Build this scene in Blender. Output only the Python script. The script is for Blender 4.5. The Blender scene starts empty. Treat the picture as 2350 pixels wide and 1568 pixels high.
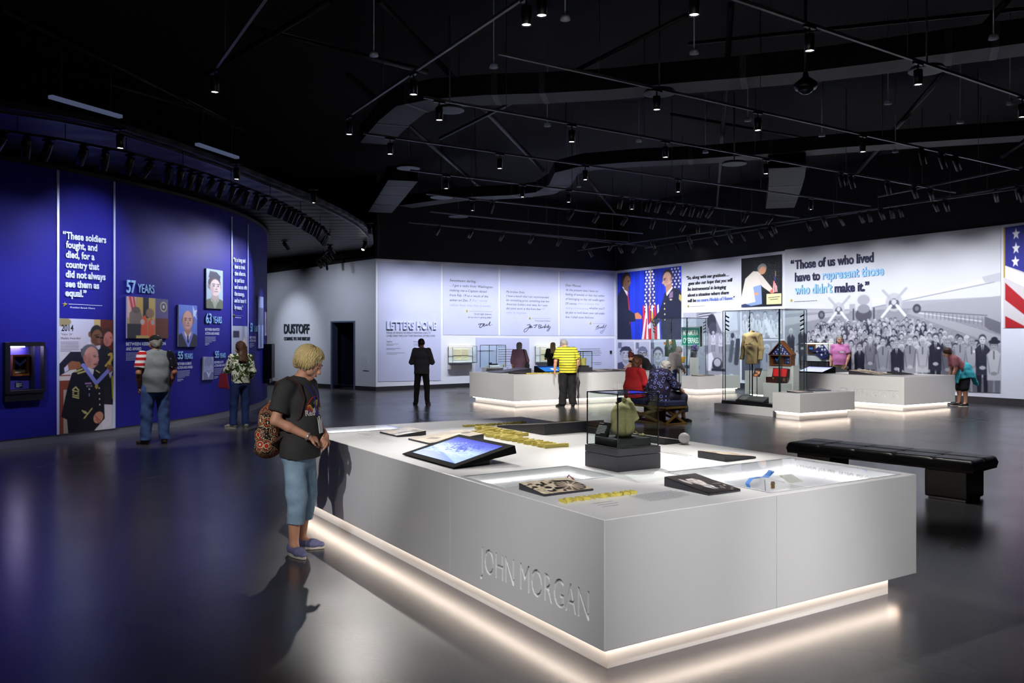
import bpy, bmesh, math, random, os
import numpy as np
from mathutils import Vector, Matrix

# ---------------------------------------------------------------- camera, world, exposure
SC = bpy.context.scene
COL = SC.collection
F, CX, CY, HC = 1931.0, 1175.0, 776.0, 1.72        # focal length (px), horizon row, eye height (m)
cam_d = bpy.data.cameras.new('camera')
cam = bpy.data.objects.new('camera', cam_d)
COL.objects.link(cam)
cam.location = (0, 0, HC)
cam.rotation_euler = (math.pi / 2, 0, 0)
cam_d.sensor_width = 36.0
cam_d.lens = 36.0 * F / 2350.0
cam_d.shift_y = -8.0 / 2350.0
cam_d.clip_end = 200
SC.camera = cam
w = bpy.data.worlds.new('world')
SC.world = w
w.use_nodes = True
w.node_tree.nodes['Background'].inputs[0].default_value = (0.35, 0.42, 0.9, 1)
w.node_tree.nodes['Background'].inputs[1].default_value = 0.004
SC.view_settings.view_transform = 'Standard'
SC.view_settings.look = 'None'
SC.view_settings.gamma = 1
SC.view_settings.use_curve_mapping = False
SC.view_settings.exposure = 0.0
SC.cycles.transparent_max_bounces = 32


def spot(name, loc, target, energy, color=(1, 1, 1), angle=40, blend=0.6, radius=0.05):
    d = bpy.data.lights.new(name, 'SPOT')
    d.energy = energy
    d.color = color
    d.spot_size = math.radians(angle)
    d.spot_blend = blend
    d.shadow_soft_size = radius
    o = bpy.data.objects.new(name, d)
    COL.objects.link(o)
    o.location = loc
    o.rotation_euler = (Vector(target) - Vector(loc)).to_track_quat('-Z', 'Y').to_euler()
    return o


# ---------------------------------------------------------------- geometry of the room
def P(px, py, z):
    """the point at height z seen at a pixel of the photograph"""
    d = (z - HC) * F / (CY - py)
    return Vector(((px - CX) / F * d, d, z))


def PD(px, py, d):
    return Vector(((px - CX) / F * d, d, HC + (CY - py) / F * d))


TH = math.radians(32.25)                            # heading of the long letters wall and the tables
U = Vector((math.cos(TH), math.sin(TH), 0))
V = Vector((-math.sin(TH), math.cos(TH), 0))
ZV = Vector((0, 0, 1))


class Plane:
    """vertical wall plane: origin on the floor, unit direction along it, unit normal into the room"""
    def __init__(self, a, b):
        self.a = Vector(a); self.d = (Vector(b) - self.a); self.len = self.d.length
        self.d.normalize()
        self.n = Vector((self.d.y, -self.d.x, 0))
        if self.n.dot(-self.a) < 0: self.n = -self.n

    def px(self, px, py):
        r = Vector(((px - CX) / F, 1, (CY - py) / F))
        o = Vector((0, 0, HC))
        t = (self.a - o).dot(self.n) / r.dot(self.n)
        q = o + r * t
        return (q - self.a).dot(self.d), q.z

    def at(self, s, z, o=0.0):
        return self.a + self.d * s + ZV * z + self.n * o


class Cyl:
    """the curved blue wall: s is arc length, increasing to the right as seen from the room"""
    c = Vector((-18.64, 19.31, 0)); R = 12.5

    def px(self, px, py, off=0.0):
        r = Vector(((px - CX) / F, 1, 0))
        o = -self.c
        A = r.dot(r); B = 2 * r.dot(o); Cc = o.dot(o) - (self.R + off) ** 2
        disc = max(B * B - 4 * A * Cc, 0)
        t = (-B - math.sqrt(disc)) / (2 * A)
        q = r * t
        return math.atan2(q.y - self.c.y, q.x - self.c.x) * self.R, HC + (CY - py) / F * t

    def at(self, s, z, o=0.0):
        a = s / self.R
        return self.c + Vector((math.cos(a), math.sin(a), 0)) * (self.R + o) + ZV * z


A0 = Vector((-4.40, 27.2, 0)); B0 = Vector((4.2, 34.06, 0)); C0 = Vector((12.79, 21.02, 0))
D0 = Vector((-9.1, 31.2, 0))
WL = Plane(A0, B0)            # letters wall
WR = Plane(B0, C0)            # photo wall
WD = Plane(D0, A0)            # wall with the small doorway
WB = Cyl()

# ---------------------------------------------------------------- materials
MATS = {}


def lin(c):
    return tuple((x / 12.92 if x <= 0.04045 else ((x + 0.055) / 1.055) ** 2.4) for x in c)


def mat(name, color=(.8, .8, .8), rough=.5, metal=0.0, emit=None, estr=0.0, spec=.5, noise=0.0, nscale=8.0, bump=0.0, bscale=60.0, coat=0.0, sheen=0.0):
    """colour in sRGB; noise = strength of a procedural tint variation"""
    if name in MATS: return MATS[name]
    m = bpy.data.materials.new(name); m.use_nodes = True
    nt = m.node_tree; b = nt.nodes['Principled BSDF']
    c = lin(color) + (1,)
    b.inputs['Base Color'].default_value = c
    b.inputs['Roughness'].default_value = rough
    b.inputs['Metallic'].default_value = metal
    b.inputs['Specular IOR Level'].default_value = spec
    b.inputs['Coat Weight'].default_value = coat
    b.inputs['Sheen Weight'].default_value = sheen
    if emit:
        b.inputs['Emission Color'].default_value = lin(emit) + (1,)
        b.inputs['Emission Strength'].default_value = estr
    if noise or bump:
        tc = nt.nodes.new('ShaderNodeTexCoord')
    if noise:
        n = nt.nodes.new('ShaderNodeTexNoise'); n.inputs['Scale'].default_value = nscale; n.inputs['Detail'].default_value = 6
        nt.links.new(tc.outputs['Object'], n.inputs['Vector'])
        mr = nt.nodes.new('ShaderNodeMapRange')
        mr.inputs[1].default_value = .3; mr.inputs[2].default_value = .7
        mr.inputs[3].default_value = 1 - noise; mr.inputs[4].default_value = 1 + noise
        nt.links.new(n.outputs[0], mr.inputs[0])
        mx = nt.nodes.new('ShaderNodeMix'); mx.data_type = 'RGBA'; mx.blend_type = 'MULTIPLY'
        mx.inputs[0].default_value = 1; mx.inputs[6].default_value = c
        nt.links.new(mr.outputs[0], mx.inputs[7])
        nt.links.new(mx.outputs[2], b.inputs['Base Color'])
    if bump:
        n2 = nt.nodes.new('ShaderNodeTexNoise'); n2.inputs['Scale'].default_value = bscale; n2.inputs['Detail'].default_value = 3
        nt.links.new(tc.outputs['Object'], n2.inputs['Vector'])
        bp = nt.nodes.new('ShaderNodeBump'); bp.inputs['Strength'].default_value = bump; bp.inputs['Distance'].default_value = .01
        nt.links.new(n2.outputs[0], bp.inputs['Height'])
        nt.links.new(bp.outputs[0], b.inputs['Normal'])
    MATS[name] = m
    return m


def glass_mat(name, tint=(.985, .998, .994)):
    if name in MATS: return MATS[name]
    m = bpy.data.materials.new(name); m.use_nodes = True
    nt = m.node_tree; nt.nodes.clear()
    out = nt.nodes.new('ShaderNodeOutputMaterial'); tr = nt.nodes.new('ShaderNodeBsdfTransparent')
    gl = nt.nodes.new('ShaderNodeBsdfGlossy'); mx = nt.nodes.new('ShaderNodeMixShader'); lw_ = nt.nodes.new('ShaderNodeLayerWeight')
    tr.inputs[0].default_value = lin(tint) + (1,)
    gl.inputs['Roughness'].default_value = .0
    lw_.inputs['Blend'].default_value = .5
    pw = nt.nodes.new('ShaderNodeMath'); pw.operation = 'POWER'; pw.inputs[1].default_value = 5
    ma = nt.nodes.new('ShaderNodeMath'); ma.operation = 'MULTIPLY_ADD'; ma.inputs[1].default_value = .9; ma.inputs[2].default_value = .03
    nt.links.new(lw_.outputs['Facing'], pw.inputs[0]); nt.links.new(pw.outputs[0], ma.inputs[0])
    nt.links.new(ma.outputs[0], mx.inputs[0]); nt.links.new(tr.outputs[0], mx.inputs[1]); nt.links.new(gl.outputs[0], mx.inputs[2])
    nt.links.new(mx.outputs[0], out.inputs[0])
    MATS[name] = m
    return m


def print_mat(name='printed_picture', rough=.55, emit=0.0):
    """ink printed on a panel: the picture's own colours are stored on its mesh"""
    if name in MATS: return MATS[name]
    m = bpy.data.materials.new(name); m.use_nodes = True
    nt = m.node_tree; b = nt.nodes['Principled BSDF']
    at = nt.nodes.new('ShaderNodeAttribute'); at.attribute_name = 'Ink'
    if emit:
        b.inputs['Base Color'].default_value = (0, 0, 0, 1)
        nt.links.new(at.outputs['Color'], b.inputs['Emission Color'])
        b.inputs['Emission Strength'].default_value = emit
    else:
        nt.links.new(at.outputs['Color'], b.inputs['Base Color'])
    b.inputs['Roughness'].default_value = rough
    b.inputs['Specular IOR Level'].default_value = .3
    MATS[name] = m
    return m


# ---------------------------------------------------------------- object helpers
def props(o, label=None, cat=None, group=None, kind=None):
    if label: o['label'] = label
    if cat: o['category'] = cat
    if group: o['group'] = group
    if kind: o['kind'] = kind
    return o


def thing(name, label, cat, loc=(0, 0, 0), rotz=0.0, group=None):
    o = bpy.data.objects.new(name, None)
    COL.objects.link(o)
    o.empty_display_size = .1
    o.location = loc; o.rotation_euler = (0, 0, rotz)
    return props(o, label, cat, group)


class MB:
    """collects shapes into one mesh"""
    def __init__(self):
        self.v = []; self.f = []; self.mi = []; self.sm = []

    def add(self, verts, faces, mi=0, smooth=False):
        n = len(self.v)
        self.v += [tuple(p) for p in verts]
        for f in faces:
            self.f.append(tuple(i + n for i in f)); self.mi.append(mi); self.sm.append(smooth)
        return self

    def box(self, x0, y0, z0, x1, y1, z1, mi=0):
        vs = [(x0, y0, z0), (x1, y0, z0), (x1, y1, z0), (x0, y1, z0), (x0, y0, z1), (x1, y0, z1), (x1, y1, z1), (x0, y1, z1)]
        return self.add(vs, [(3, 2, 1, 0), (4, 5, 6, 7), (0, 1, 5, 4), (1, 2, 6, 5), (2, 3, 7, 6), (3, 0, 4, 7)], mi)

    def hexa(self, b, t, mi=0):
        """b, t: four bottom and four top corners, counter-clockwise from above"""
        return self.add(list(b) + list(t), [(3, 2, 1, 0), (4, 5, 6, 7), (0, 1, 5, 4), (1, 2, 6, 5), (2, 3, 7, 6), (3, 0, 4, 7)], mi)

    def prism(self, poly, h, mi=0):
        """poly: 3-D points of a planar polygon, h: Vector to extrude along"""
        n = len(poly); h = Vector(h)
        vs = [Vector(p) for p in poly] + [Vector(p) + h for p in poly]
        fs = [tuple(range(n))[::-1], tuple(range(n, 2 * n))] + [(i, (i + 1) % n, n + (i + 1) % n, n + i) for i in range(n)]
        return self.add(vs, fs, mi)

    def beam(self, p0, p1, w, h, mi=0, up=(0, 0, 1)):
        p0 = Vector(p0); p1 = Vector(p1); d = (p1 - p0).normalized()
        s = d.cross(Vector(up))
        s = s.normalized() if s.length > 1e-6 else Vector((1, 0, 0))
        t = s.cross(d).normalized()
        c = [s * (-w / 2) + t * (-h / 2), s * (w / 2) + t * (-h / 2), s * (w / 2) + t * (h / 2), s * (-w / 2) + t * (h / 2)]
        vs = [p0 + q for q in c] + [p1 + q for q in c]
        return self.add(vs, [(0, 1, 2, 3), (7, 6, 5, 4), (1, 0, 4, 5), (2, 1, 5, 6), (3, 2, 6, 7), (0, 3, 7, 4)], mi)

    def tube(self, path, r, n=10, mi=0, cap=True):
        """swept round tube; r one radius or one per point"""
        path = [Vector(p) for p in path]
        k = len(path)
        rs = r if hasattr(r, '__len__') else [r] * k
        rings = []; prev = None
        for i, p in enumerate(path):
            d = (path[min(i + 1, k - 1)] - path[max(i - 1, 0)]).normalized()
            if prev is None:
                ref = Vector((0, 0, 1)) if abs(d.z) < .9 else Vector((1, 0, 0))
                s = d.cross(ref).normalized()
            else:
                s = (prev - d * prev.dot(d)).normalized()
            prev = s
            t = d.cross(s)
            rings.append([p + s * (rs[i] * math.cos(2 * math.pi * j / n)) + t * (rs[i] * math.sin(2 * math.pi * j / n)) for j in range(n)])
        vs = [q for ring in rings for q in ring]; fs = []
        for i in range(k - 1):
            for j in range(n):
                a = i * n + j; b = i * n + (j + 1) % n
                fs.append((a, b, b + n, a + n))
        self.add(vs, fs, mi, True)
        if cap:
            self.add(rings[0], [tuple(range(n))[::-1]], mi); self.add(rings[-1], [tuple(range(n))], mi)
        return self

    def lathe(self, prof, n=20, o=(0, 0, 0), ax=None, mi=0):
        """prof: list of (radius, height) along axis ax (default z) from o"""
        o = Vector(o); a = Vector(ax).normalized() if ax is not None else ZV
        ref = Vector((0, 0, 1)) if abs(a.z) < .9 else Vector((1, 0, 0))
        s = a.cross(ref).normalized(); t = a.cross(s)
        vs = []; fs = []
        for r, h in prof:
            for j in range(n):
                an = 2 * math.pi * j / n
                vs.append(o + a * h + s * (r * math.cos(an)) + t * (r * math.sin(an)))
        for i in range(len(prof) - 1):
            for j in range(n):
                q = i * n + j; b = i * n + (j + 1) % n
                fs.append((q, b, b + n, q + n))
        fs.append(tuple(range(n))[::-1]); m = (len(prof) - 1) * n
        fs.append(tuple(range(m, m + n)))
        return self.add(vs, fs, mi, True)

    def ball(self, c, r, n=12, mi=0, sq=(1, 1, 1)):
        c = Vector(c); vs = []; fs = []; k = n // 2
        for i in range(k + 1):
            a = math.pi * i / k
            for j in range(n):
                b = 2 * math.pi * j / n
                vs.append(c + Vector((r * sq[0] * math.sin(a) * math.cos(b), r * sq[1] * math.sin(a) * math.sin(b), -r * sq[2] * math.cos(a))))
        for i in range(k):
            for j in range(n):
                q = i * n + j; b = i * n + (j + 1) % n
                fs.append((q, b, b + n, q + n))
        return self.add(vs, fs, mi, True)

    def build(self, name, m, parent=None, loc=None, rotz=0.0, bevel=0.0, seg=2):
        me = bpy.data.meshes.new(name)
        me.from_pydata(self.v, [], self.f)
        for x in (m if isinstance(m, (list, tuple)) else [m]): me.materials.append(x)
        me.polygons.foreach_set('material_index', self.mi)
        me.polygons.foreach_set('use_smooth', self.sm)
        me.validate(); me.update()
        bm = bmesh.new(); bm.from_mesh(me)
        bmesh.ops.remove_doubles(bm, verts=bm.verts, dist=1e-6)
        bmesh.ops.recalc_face_normals(bm, faces=bm.faces)
        bm.to_mesh(me); bm.free()
        o = bpy.data.objects.new(name, me)
        COL.objects.link(o)
        if parent: o.parent = parent
        if loc is not None: o.location = loc
        if rotz: o.rotation_euler = (0, 0, rotz)
        if bevel:
            b = o.modifiers.new('bevel', 'BEVEL'); b.width = bevel; b.segments = seg; b.limit_method = 'ANGLE'
            b.angle_limit = math.radians(35)
            if hasattr(b, 'harden_normals'): b.harden_normals = False
        return o


def local(th, p):
    """world point to the frame of a thing turned about z"""
    a = -th.rotation_euler[2]; q = Vector(p) - Vector(th.location)
    return Vector((q.x * math.cos(a) - q.y * math.sin(a), q.x * math.sin(a) + q.y * math.cos(a), q.z))


def dup(o, loc=None, rot=None, label=None, group=None):
    c = o.copy(); COL.objects.link(c)
    if loc is not None: c.location = loc
    if rot is not None: c.rotation_euler = rot
    if label: c['label'] = label
    if group: c['group'] = group
    for ch in list(o.children):
        d = ch.copy(); COL.objects.link(d); d.parent = c
        for g in list(ch.children):
            e = g.copy(); COL.objects.link(e); e.parent = d
    return c


# ---------------------------------------------------------------- lettering
def _font(fn):
    try:
        p = os.path.join(bpy.utils.system_resource('DATAFILES', path='fonts'), fn)
        return bpy.data.fonts.load(p)
    except Exception:
        return None


SANS = _font('Inter.woff2')


def text_geo(s, font=None, bold=0.0, shear=0.0, ext=0.0, res=3, spacing=1.0):
    """vertices and faces of a line of text at size 1"""
    cu = bpy.data.curves.new('t', 'FONT')
    cu.body = s
    if font: cu.font = font
    cu.size = 1; cu.offset = bold; cu.shear = shear; cu.extrude = ext; cu.resolution_u = res
    cu.space_character = spacing
    o = bpy.data.objects.new('t', cu)
    me = o.to_mesh()
    n = len(me.vertices)
    v = np.zeros(n * 3); me.vertices.foreach_get('co', v); v = v.reshape(-1, 3)
    f = [tuple(p.vertices) for p in me.polygons]
    o.to_mesh_clear()
    bpy.data.objects.remove(o); bpy.data.curves.remove(cu)
    return v, f


CAPH = {}


def cap_height(font):
    k = font.name if font else ''
    if k not in CAPH:
        v, f = text_geo('H', font)
        CAPH[k] = v[:, 1].max()
    return CAPH[k]


def text_on(mb, s, surf, s0, s1, z, cap, font=None, bold=0.0, shear=0.0, depth=0.0, off=.004, mi=0, res=3, width=None, spacing=1.0):
    """lays a line of text on a surface: it starts at s0, ends at s1 (or is `width` times its natural width), baseline z, capitals `cap` tall;
    depth > 0 gives raised letters"""
    v, f = text_geo(s, font, bold, shear, .5 if depth else 0, res, spacing)
    if not len(v): return
    k = cap / cap_height(font)
    xs = v[:, 0]
    if s1 is None:
        kx = k * (width or 1.0); x0 = 0.0
    else:
        kx = (s1 - s0) / (xs.max() - xs.min()); x0 = xs.min()
    pts = []
    for x, y, d in v:
        pts.append(surf(s0 + (x - x0) * kx, z + y * k, off + (d + .5) * depth if depth else off))
    mb.add(pts, f, mi)


def fake_lines(mb, surf, s0, s1, z, n, pitch, h, seed=0, last=.6, off=.004, mi=0, italic=False):
    """paragraph too small to read in the photograph: rows of word-long dashes"""
    r = random.Random(seed)
    for i in range(n):
        e = s0 + (s1 - s0) * ((last if i == n - 1 else 1) * r.uniform(.9, 1))
        x = s0
        while x < e:
            wd = h * r.uniform(1.5, 4.5)
            x1 = min(x + wd, e)
            zz = z - i * pitch
            mb.add([surf(x, zz, off), surf(x1, zz, off), surf(x1, zz + h, off), surf(x, zz + h, off)], [(0, 1, 2, 3)], mi)
            x = x1 + h * .6


def star(mb, surf, s, z, r, off=.004, depth=.01, mi=0):
    pts = [(s + r * (1 if i % 2 == 0 else .42) * math.sin(math.pi * i / 5), z + r * (1 if i % 2 == 0 else .42) * math.cos(math.pi * i / 5)) for i in range(10)]
    n = 10
    vs = [surf(x, y, off) for x, y in pts] + [surf(s, z, off + depth)]
    mb.add(vs, [(i, (i + 1) % n, n) for i in range(n)], mi)


# ---------------------------------------------------------------- printed pictures
class Img:
    """small raster of a printed picture, x right and y down in 0..1; becomes the colours of a panel mesh"""
    def __init__(self, w, h, c=(1, 1, 1)):
        self.w, self.h = w, h
        self.a = np.zeros((h, w, 3)); self.a[:] = c
        self.asp = w / h
        y, x = np.mgrid[0:h, 0:w]
        self.x = (x + .5) / w; self.y = (y + .5) / h

    def put(self, mask, c):
        mask = np.clip(mask, 0, 1)[..., None]
        self.a = self.a * (1 - mask) + np.array(c) * mask
        return self

    def rect(self, x0, y0, x1, y1, c):
        return self.put(((self.x >= x0) & (self.x <= x1) & (self.y >= y0) & (self.y <= y1)) * 1.0, c)

    def ell(self, cx, cy, rx, ry, c, rot=0, soft=.12):
        dx = (self.x - cx) * self.asp; dy = self.y - cy
        a = math.radians(rot)
        u = dx * math.cos(a) + dy * math.sin(a); v = -dx * math.sin(a) + dy * math.cos(a)
        d = np.sqrt((u / (rx * self.asp)) ** 2 + (v / ry) ** 2)
        return self.put((1 - d) / soft + .5, c)

    def poly(self, pts, c):
        acc = np.zeros(self.x.shape); n = len(pts)
        for ox, oy in ((-.25, -.25), (.25, -.25), (-.25, .25), (.25, .25)):
            X = self.x + ox / self.w; Y = self.y + oy / self.h
            ins = np.zeros(self.x.shape, bool); j = n - 1
            for i in range(n):
                xi, yi = pts[i]; xj, yj = pts[j]
                if yi != yj:
                    ins ^= ((yi > Y) != (yj > Y)) & (X < (xj - xi) * (Y - yi) / (yj - yi) + xi)
                j = i
            acc += ins * .25
        return self.put(acc, c)

    def line(self, x0, y0, x1, y1, wd, c):
        ax = (x1 - x0) * self.asp; ay = y1 - y0; L = ax * ax + ay * ay + 1e-9
        px = (self.x - x0) * self.asp; py = self.y - y0
        t = np.clip((px * ax + py * ay) / L, 0, 1)
        d = np.hypot(px - t * ax, py - t * ay)
        return self.put((wd / 2 - d) * self.h + .5, c)

    def vgrad(self, c0, c1, y0=0, y1=1):
        t = np.clip((self.y - y0) / (y1 - y0), 0, 1)[..., None]
        m = ((self.y >= y0) & (self.y <= y1))[..., None]
        self.a = np.where(m, np.array(c0) * (1 - t) + np.array(c1) * t, self.a)
        return self

    def noise(self, amp, seed=0, cell=1, x0=0, y0=0, x1=1, y1=1):
        r = np.random.RandomState(seed)
        n = r.rand(self.h // cell + 2, self.w // cell + 2)
        n = np.kron(n, np.ones((cell, cell)))[:self.h, :self.w] - .5
        m = (self.x >= x0) & (self.x <= x1) & (self.y >= y0) & (self.y <= y1)
        self.a = np.clip(self.a + (n * m * amp)[..., None], 0, 1)
        return self

    def blur(self, k=1):
        for _ in range(k):
            a = np.pad(self.a, ((1, 1), (1, 1), (0, 0)), 'edge')
            self.a = (a[:-2, 1:-1] + a[2:, 1:-1] + a[1:-1, :-2] + a[1:-1, 2:] + 4 * a[1:-1, 1:-1]) / 8
        return self

    def tint(self, lo, hi):
        g = self.a.mean(axis=2, keepdims=True)
        self.a = np.array(lo) * (1 - g) + np.array(hi) * g
        return self

    def mesh(self, name, surf, parent=None, m=None, thick=0.0):
        """surf(sx, sy) -> point, sx right and sy down in 0..1"""
        w, h = self.w, self.h
        vs = np.zeros(((h + 1) * (w + 1), 3)); k = 0
        for j in range(h + 1):
            for i in range(w + 1):
                vs[k] = surf(i / w, j / h); k += 1
        idx = np.arange((h + 1) * (w + 1)).reshape(h + 1, w + 1)
        fs = np.stack([idx[:-1, :-1], idx[1:, :-1], idx[1:, 1:], idx[:-1, 1:]], -1).reshape(-1, 4)
        me = bpy.data.meshes.new(name)
        me.vertices.add(len(vs)); me.vertices.foreach_set('co', vs.ravel())
        me.loops.add(len(fs) * 4); me.loops.foreach_set('vertex_index', fs.ravel().astype(np.int32))
        me.polygons.add(len(fs)); me.polygons.foreach_set('loop_start', np.arange(0, len(fs) * 4, 4, dtype=np.int32))
        me.update(calc_edges=True)
        g = np.clip(self.a, 0, 1)
        g = np.where(g <= .04045, g / 12.92, ((g + .055) / 1.055) ** 2.4)
        p = np.pad(g, ((1, 1), (1, 1), (0, 0)), 'edge')
        pc = (p[:-1, :-1] + p[1:, :-1] + p[:-1, 1:] + p[1:, 1:]) / 4
        col = np.ones(((h + 1) * (w + 1), 4)); col[:, :3] = pc.reshape(-1, 3)
        at = me.color_attributes.new('Ink', 'FLOAT_COLOR', 'POINT')
        at.data.foreach_set('color', col.ravel())
        me.materials.append(m or print_mat())
        o = bpy.data.objects.new(name, me); COL.objects.link(o)
        if parent: o.parent = parent
        return o


def quad_surf(tl, tr, br, bl):
    tl, tr, br, bl = map(Vector, (tl, tr, br, bl))
    def f(x, y):
        return (tl * (1 - x) + tr * x) * (1 - y) + (bl * (1 - x) + br * x) * y
    return f
# ---------------------------------------------------------------- room shell
WHITE_WALL = mat('wall_paint_white', (.86, .87, .93), .7, noise=.02, nscale=1.5)
BLACK_WALL = mat('wall_paint_black', (.075, .08, .11), .8, noise=.1, nscale=2)
DARK_BASE = mat('baseboard_rubber', (.16, .16, .19), .4)
BLACK = mat('black_metal', (.035, .035, .04), .45)
DARK = mat('dark_grey_laminate', (.19, .19, .215), .38, noise=.06, nscale=20)
WHITE = mat('white_laminate', (.86, .86, .865), .32, noise=.012, nscale=3)
GLASS = glass_mat('case_glass')
GLASS_EDGE = mat('glass_edge_green', (.05, .17, .17), .15)


def floor_mat():
    m = bpy.data.materials.new('polished_concrete'); m.use_nodes = True
    nt = m.node_tree; b = nt.nodes['Principled BSDF']
    tc = nt.nodes.new('ShaderNodeTexCoord')
    n1 = nt.nodes.new('ShaderNodeTexNoise'); n1.inputs['Scale'].default_value = .7; n1.inputs['Detail'].default_value = 3
    n2 = nt.nodes.new('ShaderNodeTexNoise'); n2.inputs['Scale'].default_value = 30; n2.inputs['Detail'].default_value = 5
    nt.links.new(tc.outputs['Object'], n1.inputs['Vector']); nt.links.new(tc.outputs['Object'], n2.inputs['Vector'])
    cr = nt.nodes.new('ShaderNodeValToRGB')
    cr.color_ramp.elements[0].position = .3; cr.color_ramp.elements[0].color = lin((.23, .23, .25)) + (1,)
    cr.color_ramp.elements[1].position = .7; cr.color_ramp.elements[1].color = lin((.265, .262, .275)) + (1,)
    nt.links.new(n1.outputs[0], cr.inputs[0])
    nt.links.new(cr.outputs[0], b.inputs['Base Color'])
    mr = nt.nodes.new('ShaderNodeMapRange'); mr.inputs[1].default_value = .3; mr.inputs[2].default_value = .7
    mr.inputs[3].default_value = .23; mr.inputs[4].default_value = .28
    nt.links.new(n1.outputs[0], mr.inputs[0]); nt.links.new(mr.outputs[0], b.inputs['Roughness'])
    bp = nt.nodes.new('ShaderNodeBump'); bp.inputs['Strength'].default_value = .04; bp.inputs['Distance'].default_value = .01
    nt.links.new(n2.outputs[0], bp.inputs['Height']); nt.links.new(bp.outputs[0], b.inputs['Normal'])
    b.inputs['IOR'].default_value = 1.6
    return m


def ceiling_mat():
    """black painted corrugated deck"""
    m = bpy.data.materials.new('black_deck'); m.use_nodes = True
    nt = m.node_tree; b = nt.nodes['Principled BSDF']
    tc = nt.nodes.new('ShaderNodeTexCoord'); wv = nt.nodes.new('ShaderNodeTexWave')
    wv.bands_direction = 'Y'; wv.inputs['Scale'].default_value = .55; wv.inputs['Distortion'].default_value = .1
    nt.links.new(tc.outputs['Object'], wv.inputs['Vector'])
    bp = nt.nodes.new('ShaderNodeBump'); bp.inputs['Strength'].default_value = .5; bp.inputs['Distance'].default_value = .05
    nt.links.new(wv.outputs['Fac'], bp.inputs['Height']); nt.links.new(bp.outputs[0], b.inputs['Normal'])
    b.inputs['Base Color'].default_value = lin((.07, .072, .085)) + (1,)
    b.inputs['Roughness'].default_value = .5
    return m


o = MB().add([(-34, -6, 0), (26, -6, 0), (26, 46, 0), (-34, 46, 0)], [(0, 1, 2, 3)]).build('floor', floor_mat()); props(o, kind='structure')
o = MB().add([(-34, -6, 7), (-34, 46, 7), (26, 46, 7), (26, -6, 7)], [(0, 1, 2, 3)]).build('ceiling', mat('ceiling_black', (.03, .03, .035), .9)); props(o, kind='structure')


def wall_panel(name, pl, s0, s1, zb, zt0, zt1, m, thick=.2, holes=()):
    """wall slab with rectangular openings (s0, s1, top) down to its foot"""
    mb = MB()
    xs = [s0] + [v for h in holes for v in (h[0], h[1])] + [s1]
    zt = lambda s: zt0 + (zt1 - zt0) * (s - s0) / (s1 - s0)
    for i in range(len(xs) - 1):
        a, b = xs[i], xs[i + 1]
        z = zb if i % 2 == 0 else holes[i // 2][2]
        c = [pl.at(a, z), pl.at(b, z), pl.at(b, zt(b)), pl.at(a, zt(a))]
        mb.prism(c, pl.n * -thick)
    return props(mb.build(name, m), kind='structure')


BASEH = .14
# letters wall
wall_panel('wall_letters', WL, 0, WL.len, BASEH, 4.29, 4.436, WHITE_WALL)
wall_panel('baseboard_letters', WL, 0, WL.len, 0, BASEH, BASEH, DARK_BASE, .17)
wall_panel('wall_letters_upper', WL, -.0, WL.len, 4.2, 7, 7, BLACK_WALL, .15).location = WL.n * -.03
# photo wall, runs on past the frame
LRX = WR.len + 5
wall_panel('wall_photo', WR, 0, LRX, .19, 4.436, 4.436 + (4.61 - 4.436) / WR.len * LRX, WHITE_WALL)
wall_panel('baseboard_photo', WR, 0, LRX, 0, .19, .19, DARK_BASE, .17)
wall_panel('wall_photo_upper', WR, 0, LRX, 4.2, 7, 7, BLACK_WALL, .15).location = WR.n * -.03
# wall with the doorway
sd0, zd = WD.px(761, 741); sd1, _ = WD.px(813.5, 741)
GREY_WALL = mat('wall_paint_grey', (.74, .77, .84), .65, noise=.03, nscale=1.2)
wall_panel('wall_doorway', WD, -1.5, WD.len, BASEH, 4.07, 4.29, GREY_WALL, .2, [(sd0, sd1, zd)])
wall_panel('baseboard_doorway', WD, -1.5, WD.len, 0, BASEH, BASEH, DARK_BASE, .17, [(sd0, sd1, BASEH - .0005)])
wall_panel('wall_doorway_upper', WD, -1.5, WD.len, 4.0, 7, 7, BLACK_WALL, .15).location = WD.n * -.05
NAVY = mat('corridor_navy', (.10, .13, .28), .6)
mb = MB()
def wd(s, d, z): return WD.at(s, z, -d)
for a, b in (((sd0 - .1, .21), (sd0 - .1, 3.2)), ((sd1 + .1, .21), (sd1 + .1, 3.2)), ((sd0 - .1, 3.2), (sd1 + .1, 3.2))):
    mb.prism([wd(a[0], a[1], 0), wd(b[0], b[1], 0), wd(b[0], b[1], zd + .1), wd(a[0], a[1], zd + .1)], WD.n * -.06 if a[1] == b[1] else WD.d * (.06 if a[0] > sd1 else -.06))
mb.prism([wd(sd0 - .1, .21, zd + .1), wd(sd1 + .1, .21, zd + .1), wd(sd1 + .1, 3.2, zd + .1), wd(sd0 - .1, 3.2, zd + .1)], (0, 0, .06))
props(mb.build('wall_corridor', NAVY), kind='structure')
mb = MB()
for s in (sd0, sd1):
    mb.prism([WD.at(s - .04, 0, .012), WD.at(s + .04, 0, .012), WD.at(s + .04, zd, .012), WD.at(s - .04, zd, .012)], WD.n * -.24)
mb.prism([WD.at(sd0 - .04, zd, .012), WD.at(sd1 + .04, zd, .012), WD.at(sd1 + .04, zd + .05, .012), WD.at(sd0 - .04, zd + .05, .012)], WD.n * -.24)
props(mb.build('door_1', mat('door_frame_blue', (.30, .34, .47), .5)), kind='structure')

# curved blue wall
BLUE_WALL = mat('wall_paint_blue', (.145, .145, .56), .55, noise=.03, nscale=1.0, spec=.12)
SB0 = WB.px(-260, 776)[0]
aT = math.acos(WB.R / WB.c.length)
SBT = (math.atan2(-WB.c.y, -WB.c.x) + aT) * WB.R           # where the wall turns out of sight
SB1 = SBT + 1.6


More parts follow.
